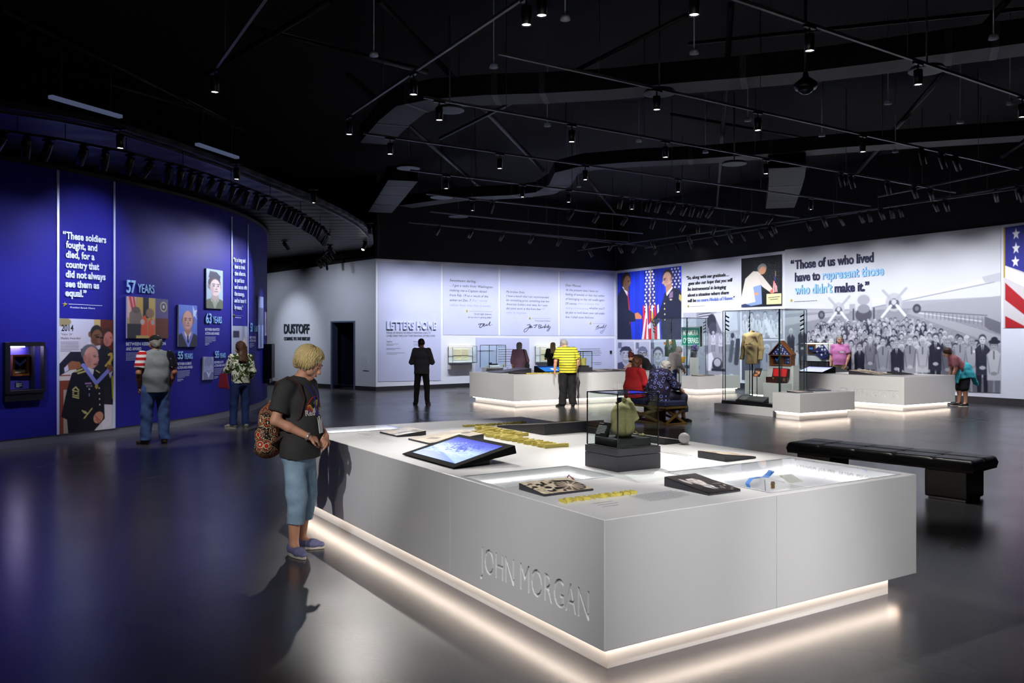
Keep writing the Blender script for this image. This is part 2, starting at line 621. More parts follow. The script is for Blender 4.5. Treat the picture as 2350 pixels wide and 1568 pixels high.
def curved(name, s0, s1, z0, z1, o0, o1, m, n=60, kind='structure', parent=None):
    mb = MB(); vs = []; fs = []
    for i in range(n + 1):
        s = s0 + (s1 - s0) * i / n
        vs += [WB.at(s, z0, o0), WB.at(s, z1, o0), WB.at(s, z1, o1), WB.at(s, z0, o1)]
    for i in range(n):
        a = i * 4; b = a + 4
        for k in range(4):
            fs.append((a + k, a + (k + 1) % 4, b + (k + 1) % 4, b + k))
    fs += [(0, 1, 2, 3), (n * 4 + 3, n * 4 + 2, n * 4 + 1, n * 4)]
    mb.add(vs, fs)
    o = mb.build(name, m, parent)
    o.data.polygons.foreach_set('use_smooth', [True] * len(o.data.polygons))
    md = o.modifiers.new('split', 'EDGE_SPLIT'); md.split_angle = math.radians(30)
    if kind: props(o, kind=kind)
    return o


# the case niche is cut out of the blue wall between these arcs
SN0, ZN1 = WB.px(16, 795); SN1, ZN0 = WB.px(93, 893)
curved('wall_blue_start', SB0, SN0, .14, 4.47, -.15, 0, BLUE_WALL, 16)
curved('wall_blue_lower', SN0, SN1, .14, ZN0, -.15, 0, BLUE_WALL, 8)
curved('wall_blue_upper', SN0, SN1, ZN1, 4.47, -.15, 0, BLUE_WALL, 8)
curved('wall_blue', SN1, SB1, .14, 4.47, -.15, 0, BLUE_WALL, 90)
curved('baseboard_blue', SB0, SB1, 0, .14, -.15, -.012, mat('baseboard_grey', (.44, .45, .50), .35), 90)
curved('trim_blue', SB0, SB1, 4.47, 4.53, -.2, .05, BLACK, 90)
# black soffit over the curved wall
sof = [P(x, y, 4.62) for x, y in ((-500, 214), (-240, 228), (0, 245), (140, 266), (265, 292), (400, 334), (540, 385), (640, 425), (720, 457), (790, 490), (835, 517), (856, 540), (857, 560), (842, 580), (808, 594), (770, 604), (720, 614), (670, 622), (615, 629))]
sof_in = [Vector((-27, 38, 4.62)), Vector((-27, 6, 4.62))]
mb = MB().prism(sof + sof_in, (0, 0, .08))
props(mb.build('ceiling_soffit', ceiling_mat()), kind='structure')
# ---------------------------------------------------------------- display tables
LED = mat('led_strip_warm', (1, .95, .9), .5, emit=(1, .93, .86), estr=15)
LEDW = mat('led_strip_white', (1, 1, 1), .5, emit=(1, .96, .97), estr=26)
GOLD = mat('gold_painted_letters', (.78, .72, .34), .45, noise=.05, nscale=30)
INK = mat('black_ink', (.1, .1, .13), .6)
GREY_INK = mat('grey_ink', (.45, .45, .5), .6)
PRINT = print_mat()


def boolean_cut(o, cutters):
    for c in cutters:
        md = o.modifiers.new('cut', 'BOOLEAN'); md.operation = 'DIFFERENCE'; md.object = c; md.solver = 'EXACT'
    bpy.context.view_layer.update()
    dg = bpy.context.evaluated_depsgraph_get()
    me = bpy.data.meshes.new_from_object(o.evaluated_get(dg))
    o.modifiers.clear(); o.data = me
    for c in cutters: bpy.data.objects.remove(c)


def table(label, corner, lu, lv, top, z0, iu, iv, far_u, far_v, text=None, face='u', tpos=None, cap=.2, seams=(), holes=()):
    """corner: near body corner on the floor; x runs along U, y along V"""
    th = thing('display_table', label, 'display table', (corner.x, corner.y, 0), TH)
    mb = MB().box(0, 0, z0, lu, lv, top)
    body = mb.build('body', WHITE, th)
    bv = body.modifiers.new('b', 'BEVEL'); bv.width = .004; bv.segments = 2
    cuts = []
    for h in holes:
        cuts.append(MB().box(h[0], h[1], top - h[4], h[2], h[3], top + .1).build('cutter', WHITE, th))
    sm = MB()
    for ax, s in seams:
        if ax == 'u': sm.box(s - .002, -.01, z0 - .1, s + .002, .006, top - .012)
        else: sm.box(-.01, s - .002, z0 - .1, .006, s + .002, top - .012)
    if seams: cuts.append(sm.build('cutter', WHITE, th))
    if text:
        f = (lambda s, z, o: Vector((s, -o, z))) if face == 'u' else (lambda s, z, o: Vector((-o, -s, z)))
        tm = MB(); text_on(tm, text, f, tpos[0], tpos[1], tpos[2], cap, depth=.022, off=-.012)
        cuts.append(tm.build('cutter', WHITE, th))
    boolean_cut(body, cuts)
    MB().box(iu, iv, 0, lu - far_u, lv - far_v, z0 + .01).build('plinth', WHITE, th)
    e = .012
    led = MB(); a0, b0, a1, b1 = iu, iv, lu - far_u, lv - far_v; g = .045; zz = z0 - .001
    led.box(a0 - g, b0 - g, zz - e, a1 + g, b0 - g + .014, zz); led.box(a0 - g, b1 + g - .014, zz - e, a1 + g, b1 + g, zz)
    led.box(a0 - g, b0 - g, zz - e, a0 - g + .014, b1 + g, zz); led.box(a1 + g - .014, b0 - g, zz - e, a1 + g, b1 + g, zz)
    led.build('led_strip', LED, th)
    return th


T1C = Vector((.4657, 4.241, 0)); T1U, T1V = 2.67, 4.92
# vitrines of the near table: (u0, v0, u1, v1, depth)
def tl(px, py, z=.802, c=T1C):
    q = P(px, py, z) - c
    return q.dot(U), q.dot(V)
T1 = table('large white display table in the foreground, JOHN MORGAN cut into its side', T1C, T1U, T1V, .802, .136, .098, .098, .17, .1,
           'JOHN MORGAN', 'v', (-1.25, -.126, .256), .155, (('u', 1.28), ('v', 1.65), ('v', 2.926)),
           [(1.31, .066, 2.55, .945, .22), (.05, 1.04, .88, 1.535, .14), (.2, 4.45, .95, 4.84, .10)])
T2 = table('white display table with the man in the yellow striped shirt leaning over it', Vector((.05, 20.9, 0)), 4.87, 2.25, .80, .136, .098, .098, .17, .16,
           'CLIFFORD SIMS', 'u', (3.02, 4.72, .34), .165, (('u', 2.4),))
T3 = table('white display table under the plane photograph, EDWARD CARTER cut into its side', P(2075, 866, .80).xy.to_3d(), 2.12, 4.87, .80, .136, .098, .098, .17, .16,
           'EDWARD CARTER', 'v', (-1.75, -.12, .3), .165)
# ---------------------------------------------------------------- wall graphics
LAV = mat('lavender_print', (.735, .755, .885), .6, noise=.02, nscale=2)
PBLUE = mat('pale_blue_ink', (.54, .58, .86), .6)
SKY_INK = mat('sky_blue_letters', (.55, .75, .93), .5)
NAVY_INK = mat('navy_ink', (.10, .12, .27), .5)
ICE = mat('ice_white_letters', (.87, .92, .99), .5)
ICEBLUE = mat('ice_blue_letters', (.62, .82, .98), .5)
SERIF_I = dict(shear=.22)


def corners(S, x0, x1, ytl, ytr, ybl, ybr):
    s0, zt0 = S.px(x0, ytl); _, zb0 = S.px(x0, ybl)
    s1, zt1 = S.px(x1, ytr); _, zb1 = S.px(x1, ybr)
    return s0, s1, zt0, zt1, zb0, zb1


def surf_px(S, x0, x1, ytl, ytr, ybl, ybr, off):
    s0, s1, zt0, zt1, zb0, zb1 = corners(S, x0, x1, ytl, ytr, ybl, ybr)
    def f(x, y):
        return S.at(s0 + (s1 - s0) * x, (zt0 * (1 - x) + zt1 * x) * (1 - y) + (zb0 * (1 - x) + zb1 * x) * y, off)
    return f


def slab(S, x0, x1, ytl, ytr, ybl, ybr, name, m, th=.012, n=1):
    """thin panel lying on the wall"""
    s0, s1, zt0, zt1, zb0, zb1 = corners(S, x0, x1, ytl, ytr, ybl, ybr)
    mb = MB(); vs = []
    for i in range(n + 1):
        t = i / n; s = s0 + (s1 - s0) * t
        zt = zt0 + (zt1 - zt0) * t; zb = zb0 + (zb1 - zb0) * t
        vs += [S.at(s, zb, .003), S.at(s, zt, .003), S.at(s, zt, th), S.at(s, zb, th)]
    fs = [(0, 1, 2, 3), (n * 4 + 3, n * 4 + 2, n * 4 + 1, n * 4)]
    for i in range(n):
        for k in range(4): fs.append((i * 4 + k, i * 4 + (k + 1) % 4, i * 4 + 4 + (k + 1) % 4, i * 4 + 4 + k))
    return mb.add(vs, fs).build(name, m)


def wt(mb, S, s, x0, y0, x1, cap, font=None, off=.016, y1=None, mi=0, **k):
    """one line of wall text: first letter at x0, baseline row y0 there, last letter ends at column x1, capitals cap rows tall"""
    s0, z0 = S.px(x0, y0); s1, z1 = S.px(x1, y1 if y1 else y0)
    d = S.at(s0, z0).y
    f = S.at
    if y1:
        def f(ss, zz, o): return S.at(ss, zz + (z1 - z0) * (ss - s0) / (s1 - s0), o)
    text_on(mb, s, f, s0, s1, z0, cap * d / F, font, off=off, mi=mi, **k)


def dashes(mb, S, x0, y0, x1, n, pitch, h, seed, off=.016, last=.6, mi=0):
    s0, z0 = S.px(x0, y0); s1, _ = S.px(x1, y0); d = S.at(s0, z0).y / F
    fake_lines(mb, S.at, s0, s1, z0, n, pitch * d, h * d, seed, last, off, mi)


def pic(S, im, x0, x1, ytl, ytr, ybl, ybr, name, label, cat='wall picture', th=.012, n=1, side=None, group=None):
    """printed picture: a slab with the print as its face"""
    o = slab(S, x0, x1, ytl, ytr, ybl, ybr, name, side or WHITE, th, n)
    im.mesh('print', surf_px(S, x0, x1, ytl, ytr, ybl, ybr, th + .002), o)
    return props(o, label, cat, group)


def panel(S, x0, x1, ytl, ytr, ybl, ybr, label, m=None):
    return props(slab(S, x0, x1, ytl, ytr, ybl, ybr, 'graphic_panel', m or LAV), label, 'wall panel')


def lw(x, y): return 860 + x / 4.1228, 590 + y / 4.1228


def lines_lw(o, rows, cap):
    """rows: (text, x0, baseline, x1, ink) in the close-up of the letters wall"""
    a = MB(); b = MB()
    for s, x0, y, x1, ink in rows:
        X0, Y = lw(x0, y); X1, _ = lw(x1, y)
        wt(a if ink == 'k' else b, WL, s, X0, Y, X1, cap, **SERIF_I)
    a.build('lettering', INK, o)
    if b.v: b.build('blue_lettering', PBLUE, o)


def sig(o, pts, wd, S=None, conv=None):
    """handwritten signature as a thin raised stroke"""
    S = S or WL; conv = conv or lw
    mb = MB()
    for st in pts:
        # smooth the pen stroke
        q = [Vector((*conv(x, y), 0)) for x, y in st]
        if len(q) > 2:
            sm = []
            for i in range(len(q) - 1):
                p0 = q[max(i - 1, 0)]; p1 = q[i]; p2 = q[i + 1]; p3 = q[min(i + 2, len(q) - 1)]
                for t in (0, .25, .5, .75):
                    sm.append(.5 * ((2 * p1) + (p2 - p0) * t + (2 * p0 - 5 * p1 + 4 * p2 - p3) * t * t + (3 * p1 - p0 - 3 * p2 + p3) * t ** 3))
            q = sm + [q[-1]]
        mb.tube([S.at(*S.px(p.x, p.y), .016) for p in q], wd * .5, 5)
    mb.build('signature', INK, o)


def sign_off(o, sx, sy, x1, S=None):
    X, Y = lw(sx, sy)
    g = MB(); s, z = WL.px(X, Y); star(g, WL.at, s, z, .075, .014, .03); g.build('gold_star', GOLD, o)
    l = MB(); s0, z0 = WL.px(*lw(sx + 20, sy)); s1, _ = WL.px(*lw(x1, sy))
    l.add([WL.at(s0, z0 - .004, .016), WL.at(s1, z0 - .004, .016), WL.at(s1, z0 + .004, .016), WL.at(s0, z0 + .004, .016)], [(0, 1, 2, 3)])
    l.build('rule', GREY_INK, o)


def lwp(x0, x1, yt0, yt1, yb0, yb1, label):
    X0, a = lw(x0, yt0); X1, b = lw(x1, yt1); _, c = lw(x0, yb0); _, d = lw(x1, yb1)
    return panel(WL, X0, X1, a, b, c, d, label)


o = lwp(30, 625, 42, 72, 1180, 1168, 'tall lavender wall panel headed LETTERS HOME')
mb = MB(); X0, Y = lw(108, 681); X1, _ = lw(575, 681)
wt(mb, WL, 'LETTERS HOME', X0, Y, X1, 17.6, off=.014, depth=.05, bold=.012); mb.build('raised_title', mat('title_lavender', (.80, .82, .93), .5), o)
mb = MB()
for s, y, x1 in (('MEDAL OF HONOR RECIPIENTS MAINTAIN LINKS TO', 726, 527), ('LOVED ONES THROUGH THEIR PERSONAL LETTERS HOME.', 755, 571)):
    X0, Y = lw(108, y); X1, _ = lw(x1, y); wt(mb, WL, s, X0, Y, X1, 4.2)
for s, x, x1 in (('Top Row', 108, 165), ('Bottom Row', 365, 442)):
    X0, Y = lw(x, 806); X1, _ = lw(x1, 806); wt(mb, WL, s, X0, Y, X1, 2.6)
mb.build('lettering', INK, o)
mb = MB()
for k, (x, y, x1, n) in enumerate(((108, 826, 225, 2), (108, 866, 255, 2), (108, 910, 285, 2), (365, 826, 445, 2), (365, 866, 445, 2), (365, 910, 480, 2))):
    X0, Y = lw(x, y); X1, _ = lw(x1, y); dashes(mb, WL, X0, Y, X1, n, 2.7, .8, k)
mb.build('small_print', GREY_INK, o)

o = lwp(645, 1168, 74, 100, 736, 740, 'lavender wall panel with the letter beginning Sweetheart darling')
lines_lw(o, [('Sweetheart darling,', 706, 231, 955, 'k'), ('…I got a radio from Washington', 706, 278, 1114, 'k'), ('making me a Captain dated', 706, 324, 1057, 'k'),
             ('from Feb. 19 as a result of the', 706, 371, 1071, 'k'), ('action on Dec. 7.', 706, 417, 912, 'k'), ('Boy I would', 921, 421, 1063, 'b'), ('rather have that than a medal.', 706, 464, 1095, 'b')], 5.6)
a = MB()
for s, x0, y, x1 in (('Good night dearest;', 940, 546, 1105), ('all my love in getting older,', 880, 577, 1107)):
    X0, Y = lw(x0, y); X1, _ = lw(x1, y); wt(a, WL, s, X0, Y, X1, 3.6)
a.build('closing_lines', INK, o)
sign_off(o, 870, 512, 1110)
sig(o, [[(975, 640), (1000, 632), (1040, 633)], [(1003, 636), (990, 660), (1000, 668), (1018, 655)], [(1020, 652), (1035, 640), (1028, 636), (1020, 648), (1034, 654), (1050, 644), (1062, 634), (1052, 646), (1062, 650), (1078, 632), (1090, 612), (1082, 645), (1092, 648)], [(1103, 640), (1108, 641)]], .022)

o = lwp(1188, 1735, 103, 129, 741, 745, 'lavender wall panel with the letter beginning My brother Dock')
lines_lw(o, [('My brother Dock,', 1242, 338, 1417, 'k'), ('I have a hunch that I am recommended', 1242, 377, 1645, 'k'), ('for something good, something that few', 1242, 417, 1650, 'k'),
             ('American Soldiers ever wins, for I sure', 1242, 456, 1630, 'k'), ('did some work at this front that', 1242, 495, 1568, 'k'), ('will', 1575, 499, 1608, 'b'), ('never be forgotten.', 1242, 535, 1435, 'b')], 4.9)
a = MB(); X0, Y = lw(1517, 610); X1, _ = lw(1660, 610); wt(a, WL, 'From your brother,', X0, Y, X1, 3.4); a.build('closing_lines', INK, o)
sign_off(o, 1466, 580, 1660)
sig(o, [[(1440, 645), (1468, 640), (1455, 672), (1425, 708), (1408, 706), (1420, 682), (1450, 668)], [(1455, 668), (1466, 652), (1470, 666), (1456, 668), (1478, 648), (1472, 672), (1486, 658), (1488, 672)], [(1500, 648), (1540, 640)], [(1528, 640), (1515, 668), (1505, 664)],
        [(1552, 640), (1546, 672), (1552, 642), (1576, 648), (1556, 658), (1574, 666), (1550, 674), (1580, 670)], [(1580, 656), (1584, 670), (1596, 656), (1600, 670), (1616, 634), (1606, 672), (1622, 656), (1628, 670), (1644, 640), (1636, 672), (1652, 656), (1656, 668), (1640, 700), (1628, 694), (1660, 668)]], .02)

o = lwp(1752, 2266, 131, 157, 745, 746, 'lavender wall panel with the letter beginning Dear Manuel')
lines_lw(o, [('Dear Manuel,', 1803, 277, 1948, 'k'), ('At the present time I have no', 1803, 320, 2110, 'k'), ('feeling of anxiety or fear but rather', 1803, 362, 2173, 'k'), ('of belonging to the old outfit again.', 1803, 405, 2173, 'k'),
             ('Of course,', 1803, 449, 1908, 'k'), ('there is always that', 1918, 450, 2122, 'b'), ('feeling of wondering', 1803, 492, 2019, 'b'), ('whether you’ll', 2028, 494, 2171, 'k'), ('be able to hold down your job under', 1803, 535, 2175, 'k'), ('fire. I shall soon find out.', 1803, 578, 2072, 'k')], 5.0)
sign_off(o, 2040, 629, 2185)
sig(o, [[(2110, 650), (2086, 690)], [(2090, 664), (2120, 646), (2108, 662), (2124, 668), (2100, 684), (2130, 664), (2130, 674), (2146, 660), (2140, 674), (2170, 640), (2152, 676), (2164, 662), (2168, 668), (2190, 642), (2150, 718), (2132, 712), (2160, 690)]], .014)

o = lwp(955, 1460, 763, 769, 1215, 1200, 'lavender panel with the letter beginning My Dear Son')
a = MB(); X0, Y = lw(1168, 855); X1, _ = lw(1240, 855); wt(a, WL, 'My Dear Son,', X0, Y, X1, 2.8, **SERIF_I)
for k in range(6):
    X0, Y = lw(1168, 878 + k * 23); X1, _ = lw(1430, 878); dashes(a, WL, X0, Y, X1, 1, 1, 1.15, 40 + k, last=1 if k < 5 else .7)
a.build('lettering', INK, o)
sign_off(o, 1217, 1025, 1400)
sig(o, [[(1262, 1040), (1246, 1076), (1282, 1080)], [(1276, 1066), (1288, 1056), (1282, 1076), (1300, 1058), (1304, 1076), (1320, 1052)]], .012)
o = lwp(1752, 2266, 769, 771, 1190, 1172, 'lower lavender panel at the corner, half hidden by the man in yellow stripes')
a = MB()
for k in range(4):
    X0, Y = lw(1925 if k else 1938, 874 + k * 20); X1, _ = lw(2145, 874); dashes(a, WL, X0, Y, X1, 1, 1, 1.0, 60 + k, last=1)
for k, x in enumerate((2040, 2075)):
    X0, Y = lw(x, 1003 + k * 16); X1, _ = lw(2145, 1003); dashes(a, WL, X0, Y, X1, 1, 1, .9, 70 + k, last=1)
a.build('lettering', INK, o)
# small black box (thermostat) near the corner
x0, y0 = lw(2222, 886); x1, y1 = lw(2237, 914)
props(slab(WL, x0, x1, y0, y0, y1, y1, 'wall_sensor', BLACK, .05), 'small black sensor box on the letters wall near the corner', 'sensor')

# doorway wall: title, small hatch, seam
a = MB()
wt(a, WD, 'DUSTOFF', 653, 764.5, 710.5, 20, off=.004, y1=765, bold=.02, depth=.03)
wt(a, WD, 'COMING TO THE RESCUE', 652.5, 781, 711.5, 7, off=.004, bold=.014, depth=.02)
props(a.build('wall_title', mat('charcoal_letters', (.17, .20, .24), .5)), 'dark raised wall title reading DUSTOFF COMING TO THE RESCUE', 'wall title')
o = slab(WD, 832.5, 846.5, 818, 817.5, 849.5, 850.5, 'access_hatch', GREY_WALL, .03)
props(o, 'small flush access hatch in the grey wall beside the doorway', 'hatch')


# ---- pictures
def bust(im, cx, cy, r, skin, hair, cloth, turn=0.0, hat=None, tie=None, bald=False, shirt=(.9, .9, .92), glasses=False, light=1.0):
    a = im.asp; e = im.ell
    dk = tuple(c * .62 for c in skin)
    e(cx, cy + 3.0 * r, 2.15 * r / a, 1.75 * r, cloth, soft=.05)
    im.poly([(cx - .38 * r / a, cy + .5 * r), (cx + .38 * r / a, cy + .5 * r), (cx + .55 * r / a, cy + 1.5 * r), (cx, cy + 2.0 * r), (cx - .55 * r / a, cy + 1.5 * r)], tuple(c * .8 for c in skin))
    im.poly([(cx - .55 * r / a, cy + 1.15 * r), (cx, cy + 2.5 * r), (cx + .55 * r / a, cy + 1.15 * r), (cx + .3 * r / a, cy + 1.35 * r), (cx, cy + 1.7 * r), (cx - .3 * r / a, cy + 1.35 * r)], shirt)
    if tie: im.poly([(cx - .1 * r / a, cy + 1.6 * r), (cx + .1 * r / a, cy + 1.6 * r), (cx + .16 * r / a, cy + 3 * r), (cx - .16 * r / a, cy + 3 * r)], tie)
    if not bald: e(cx - turn * .1 * r / a, cy - .22 * r, .8 * r / a, .9 * r, hair, soft=.1)
    else: e(cx - turn * .18 * r / a, cy - .1 * r, .78 * r / a, .85 * r, hair, soft=.1)
    for s in (-1, 1): e(cx + s * .74 * r / a - turn * .1 * r / a, cy + .08 * r, .13 * r / a, .24 * r, dk)
    e(cx + turn * .1 * r / a, cy + (.16 if not bald else .0) * r, .68 * r / a, (.86 if not bald else .98) * r, skin, soft=.14)
    fx = cx + turn * .22 * r / a
    e(fx - .5 * r / a, cy + .35 * r, .2 * r / a, .5 * r, tuple(c * .85 for c in skin), soft=1)
    for s in (-1, 1):
        e(fx + s * .29 * r / a, cy + .0 * r, .13 * r / a, .07 * r, dk, soft=.5)
        e(fx + s * .29 * r / a, cy + .0 * r, .06 * r / a, .06 * r, (.1, .08, .08), soft=.4)
        im.line(fx + (s * .29 - .17) * r / a, cy - .18 * r, fx + (s * .29 + .17) * r / a, cy - .19 * r, .08 * r, tuple(c * .4 for c in skin))
        if glasses:
            for k in range(24):
                t0 = 2 * math.pi * k / 24; t1 = 2 * math.pi * (k + 1) / 24
                im.line(fx + (s * .31 + .27 * math.cos(t0)) * r / a, cy + .27 * r * math.sin(t0), fx + (s * .31 + .27 * math.cos(t1)) * r / a, cy + .27 * r * math.sin(t1), .07 * r, (.1, .1, .12))
    im.line(fx + .02 * r / a, cy, fx + (.06 + .1 * turn) * r / a, cy + .3 * r, .07 * r, tuple(c * .82 for c in skin))
    e(fx + .04 * r / a, cy + .34 * r, .14 * r / a, .06 * r, dk, soft=.7)
    im.line(fx - .22 * r / a, cy + .58 * r, fx + .24 * r / a, cy + .57 * r, .07 * r, (dk[0], dk[1] * .8, dk[2] * .8))
    if hat:
        im.poly([(cx - .95 * r / a, cy - .25 * r), (cx - .55 * r / a, cy - 1.0 * r), (cx + .5 * r / a, cy - 1.05 * r), (cx + .98 * r / a, cy - .35 * r), (cx + .6 * r / a, cy - .4 * r), (cx - .3 * r / a, cy - .42 * r)], hat)
    return im


BW0, BW1 = (.10, .10, .17), (.86, .88, .98)


def flag_area(im, poly, seed=0, star_n=30):
    """draped flag: stripes, blue canton with stars"""
    im.poly(poly, (.85, .82, .85))


# handshake picture
im = Img(320, 350, (.10, .2, .75))
r = np.random.RandomState(3)
for k in range(46):
    x = r.rand(); c = r.uniform(.55, 1.5)
    im.rect(x, 0, x + r.uniform(.008, .03), 1, (.10 * c, .20 * c, min(.75 * c, .95)))
im.blur(3)
for k, (fx, tw, bw_, y1) in enumerate(((.52, .05, .12, 1.0), (.91, .05, .1, .5))):
    im.poly([(fx - tw * .6, 0), (fx + tw, 0), (fx + bw_, y1), (fx - bw_, y1)], (.16, .18, .5))
    rr = np.random.RandomState(k)
    for j in range(14):
        for q in range(3):
            y = .03 + j * .042; x = fx + (q - 1) * .045 * (1 + y) + (j % 2) * .018
            if y < y1 * .62: im.ell(x, y, .012, .014, (.95, .95, 1), soft=.6)
    if k == 0:
        for j in range(6):
            x0 = fx - .10 + j * .045
            im.poly([(x0, .52), (x0 + .022, .5), (x0 + .045, 1), (x0 - .0, 1)], (.85, .16, .17) if j % 2 == 0 else (.97, .95, .96))
        im.poly([(.40, 1), (.46, .62), (.49, .55), (.50, 1)], (.92, .9, .93))
        im.poly([(.44, 1), (.475, .7), (.49, .7), (.47, 1)], (.85, .16, .17))
        im.line(fx + .02, 0, fx + .01, .55, .012, (.75, .6, .3))
        im.poly([(.555, .60), (.575, .6), (.60, .8), (.55, .82)], (.95, .66, .1))
# man in the dark suit, left
im.poly([(0, .36), (.05, .27), (.10, .225), (.17, .26), (.2, .45), (.22, .68), (.24, 1), (0, 1)], (.10, .12, .22))
im.poly([(.08, .21), (.12, .2), (.19, .33), (.17, .36)], (.95, .95, .97))
im.poly([(.165, .3), (.185, .33), (.225, .7), (.205, .8), (.19, .55)], (.75, .12, .18))
im.poly([(.06, .47), (.17, .55), (.30, .63), (.30, .74), (.2, .74), (.06, .68)], (.11, .13, .24))
im.ell(.145, .115, .075, .115, (.20, .16, .15), rot=8)
im.ell(.158, .15, .058, .10, (.56, .40, .30), rot=8)
im.poly([(.20, .10), (.228, .165), (.205, .185)], (.58, .42, .31)); im.ell(.12, .145, .014, .03, (.5, .34, .26)); im.ell(.15, .18, .035, .05, (.50, .35, .26), soft=1); im.line(.178, .135, .20, .132, .01, (.1, .07, .06)); im.line(.18, .148, .195, .148, .008, (.08, .05, .05)); im.line(.185, .215, .205, .213, .008, (.38, .2, .17))
im.poly([(.12, .2), (.19, .24), (.19, .3), (.11, .25)], (.5, .36, .28))
im.poly([(.29, .62), (.34, .605), (.40, .66), (.405, .70), (.37, .705), (.30, .7)], (.86, .52, .34))
# soldier in the dark uniform, right
im.poly([(.75, .36), (.86, .28), (.97, .32), (1, .36), (1, 1), (.72, 1), (.70, .8), (.715, .6)], (.10, .12, .22))
im.poly([(.73, .45), (.78, .42), (.80, .62), (.62, .82), (.56, .80), (.56, .74), (.68, .6)], (.11, .13, .24))
im.poly([(.50, .80), (.55, .75), (.585, .79), (.56, .84), (.51, .85)], (.88, .87, .95)); im.line(.585, .73, .60, .80, .012, (.85, .7, .3))
im.ell(.80, .13, .075, .11, (.24, .2, .2)); im.ell(.795, .165, .066, .105, (.88, .70, .62))
im.ell(.78, .185, .03, .05, (.80, .60, .52), soft=1); im.line(.742, .172, .762, .17, .01, (.16, .1, .1)); im.line(.735, .235, .755, .238, .008, (.6, .35, .32)); im.poly([(.735, .17), (.715, .215), (.735, .23)], (.88, .68, .6)); im.ell(.845, .165, .014, .03, (.75, .55, .48)); im.line(.745, .155, .77, .15, .012, (.3, .2, .2))
im.poly([(.77, .25), (.86, .22), (.87, .28), (.78, .36)], (.75, .56, .48)); im.poly([(.78, .36), (.87, .27), (.88, .29), (.79, .4)], (.92, .92, .95))
im.poly([(.83, .36), (.88, .33), (.88, .42), (.82, .43)], (.55, .45, .6)); im.ell(.85, .45, .02, .012, (.85, .75, .6)); im.poly([(.97, .38), (1, .4), (1, .49), (.965, .45)], (.8, .72, .4))
for k in range(4): im.ell(.755 + .002 * k, .5 + k * .075, .01, .012, (.9, .85, .6))
im.blur(1)
pic(WR, im, 1417.5, 1564, 627.5, 610.3, 779, 779, 'wall_photograph', 'colour photograph of two men about to shake hands before blue curtains', 'photograph')
# quotation beside it
def ph(x, y): return 1380 + x / 7.344, 560 + y / 7.344
mb = MB(); b = MB()
for s, x0, y0, x1, y1, bl in (('“So, along with our gratitude…', 1437, 600, 2150, 543, 0), ('goes also our hope that you will', 1468, 695, 2212, 633, 0), ('be instrumental in bringing', 1458, 791, 2107, 751, 0),
                              ('about a situation where there', 1458, 890, 2150, 846, 0), ('will be', 1458, 985, 1598, 977, 0), ('no more Medals of Honor.', 1615, 976, 2225, 938, 1), ('”', 2228, 938, 2252, 935, 0)):
    X0, Y0 = ph(x0, y0); X1, Y1 = ph(x1, y1)
    wt(b if bl else mb, WR, s, X0, Y0, X1, 7.4, y1=Y1, off=.004, shear=.2, bold=.012, depth=.015)
o = mb.build('wall_quotation', INK); props(o, 'black quotation about gratitude on the right wall beside the handshake photograph', 'quotation')
b.build('blue_lettering', mat('periwinkle_ink', (.48, .56, .86), .5), o)
mb = MB(); X, Y = ph(1467, 1052); s_, z_ = WR.px(X, Y); star(mb, WR.at, s_, z_, .07, .004, .03); mb.build('gold_star', GOLD, o)
mb = MB(); X0, Y = ph(1500, 1060); X1, _ = ph(1750, 1060); dashes(mb, WR, X0, Y, X1, 1, 1, .9, 5, off=.004, last=1); mb.build('small_print', GREY_INK, o)

# grey portraits in a row low on the photo wall
for k, (x0, x1, yb, kw, lab) in enumerate((
        (1418, 1455, 858, dict(hat=(.2, .2, .3)), 'smiling soldier in a side cap'), (1459, 1490, 862, dict(hat=(.45, .46, .58), glasses=True), 'soldier in round glasses'),
        (1493.5, 1527, 866, dict(), 'curly haired soldier'), (1531, 1563.5, 868, dict(turn=.5), 'soldier beside the green vest'))):
    im = Img(70, 150, (.70, .72, .82)); im.vgrad((.76, .78, .87), (.66, .69, .80))
    bust(im, .52, .36, .20, (.78, .78, .84), (.30, .30, .40), (.28, .30, .42), tie=(.2, .2, .3) if k else None, shirt=(.75, .76, .85), **kw)
    im.rect(.03, .02, .26, .2, (.45, .47, .58)); im.blur(1)
    pic(WR, im, x0, x1, 785, 784.6, yb, yb + 2, 'portrait_panel', 'grey wall portrait of a ' + lab, 'portrait', group='grey portraits on the photo wall')


def people_bw(im, n, y0, y1, seed, hmin, hmax, dark=.35, light=1.0):
    """rows of standing figures in a black-and-white photograph"""
    rr = np.random.RandomState(seed)
    ys = np.sort(y0 + (y1 - y0) * rr.rand(n) ** 1.0)
    for y in ys:
        t = (y - y0) / max(y1 - y0, 1e-6); r = hmin + (hmax - hmin) * t
        x = rr.rand(); g = rr.choice([.16, .25, .5, .68, .8], p=[.3, .15, .2, .2, .15]) * light
        one_bw(im, x, y, r, g, rr)


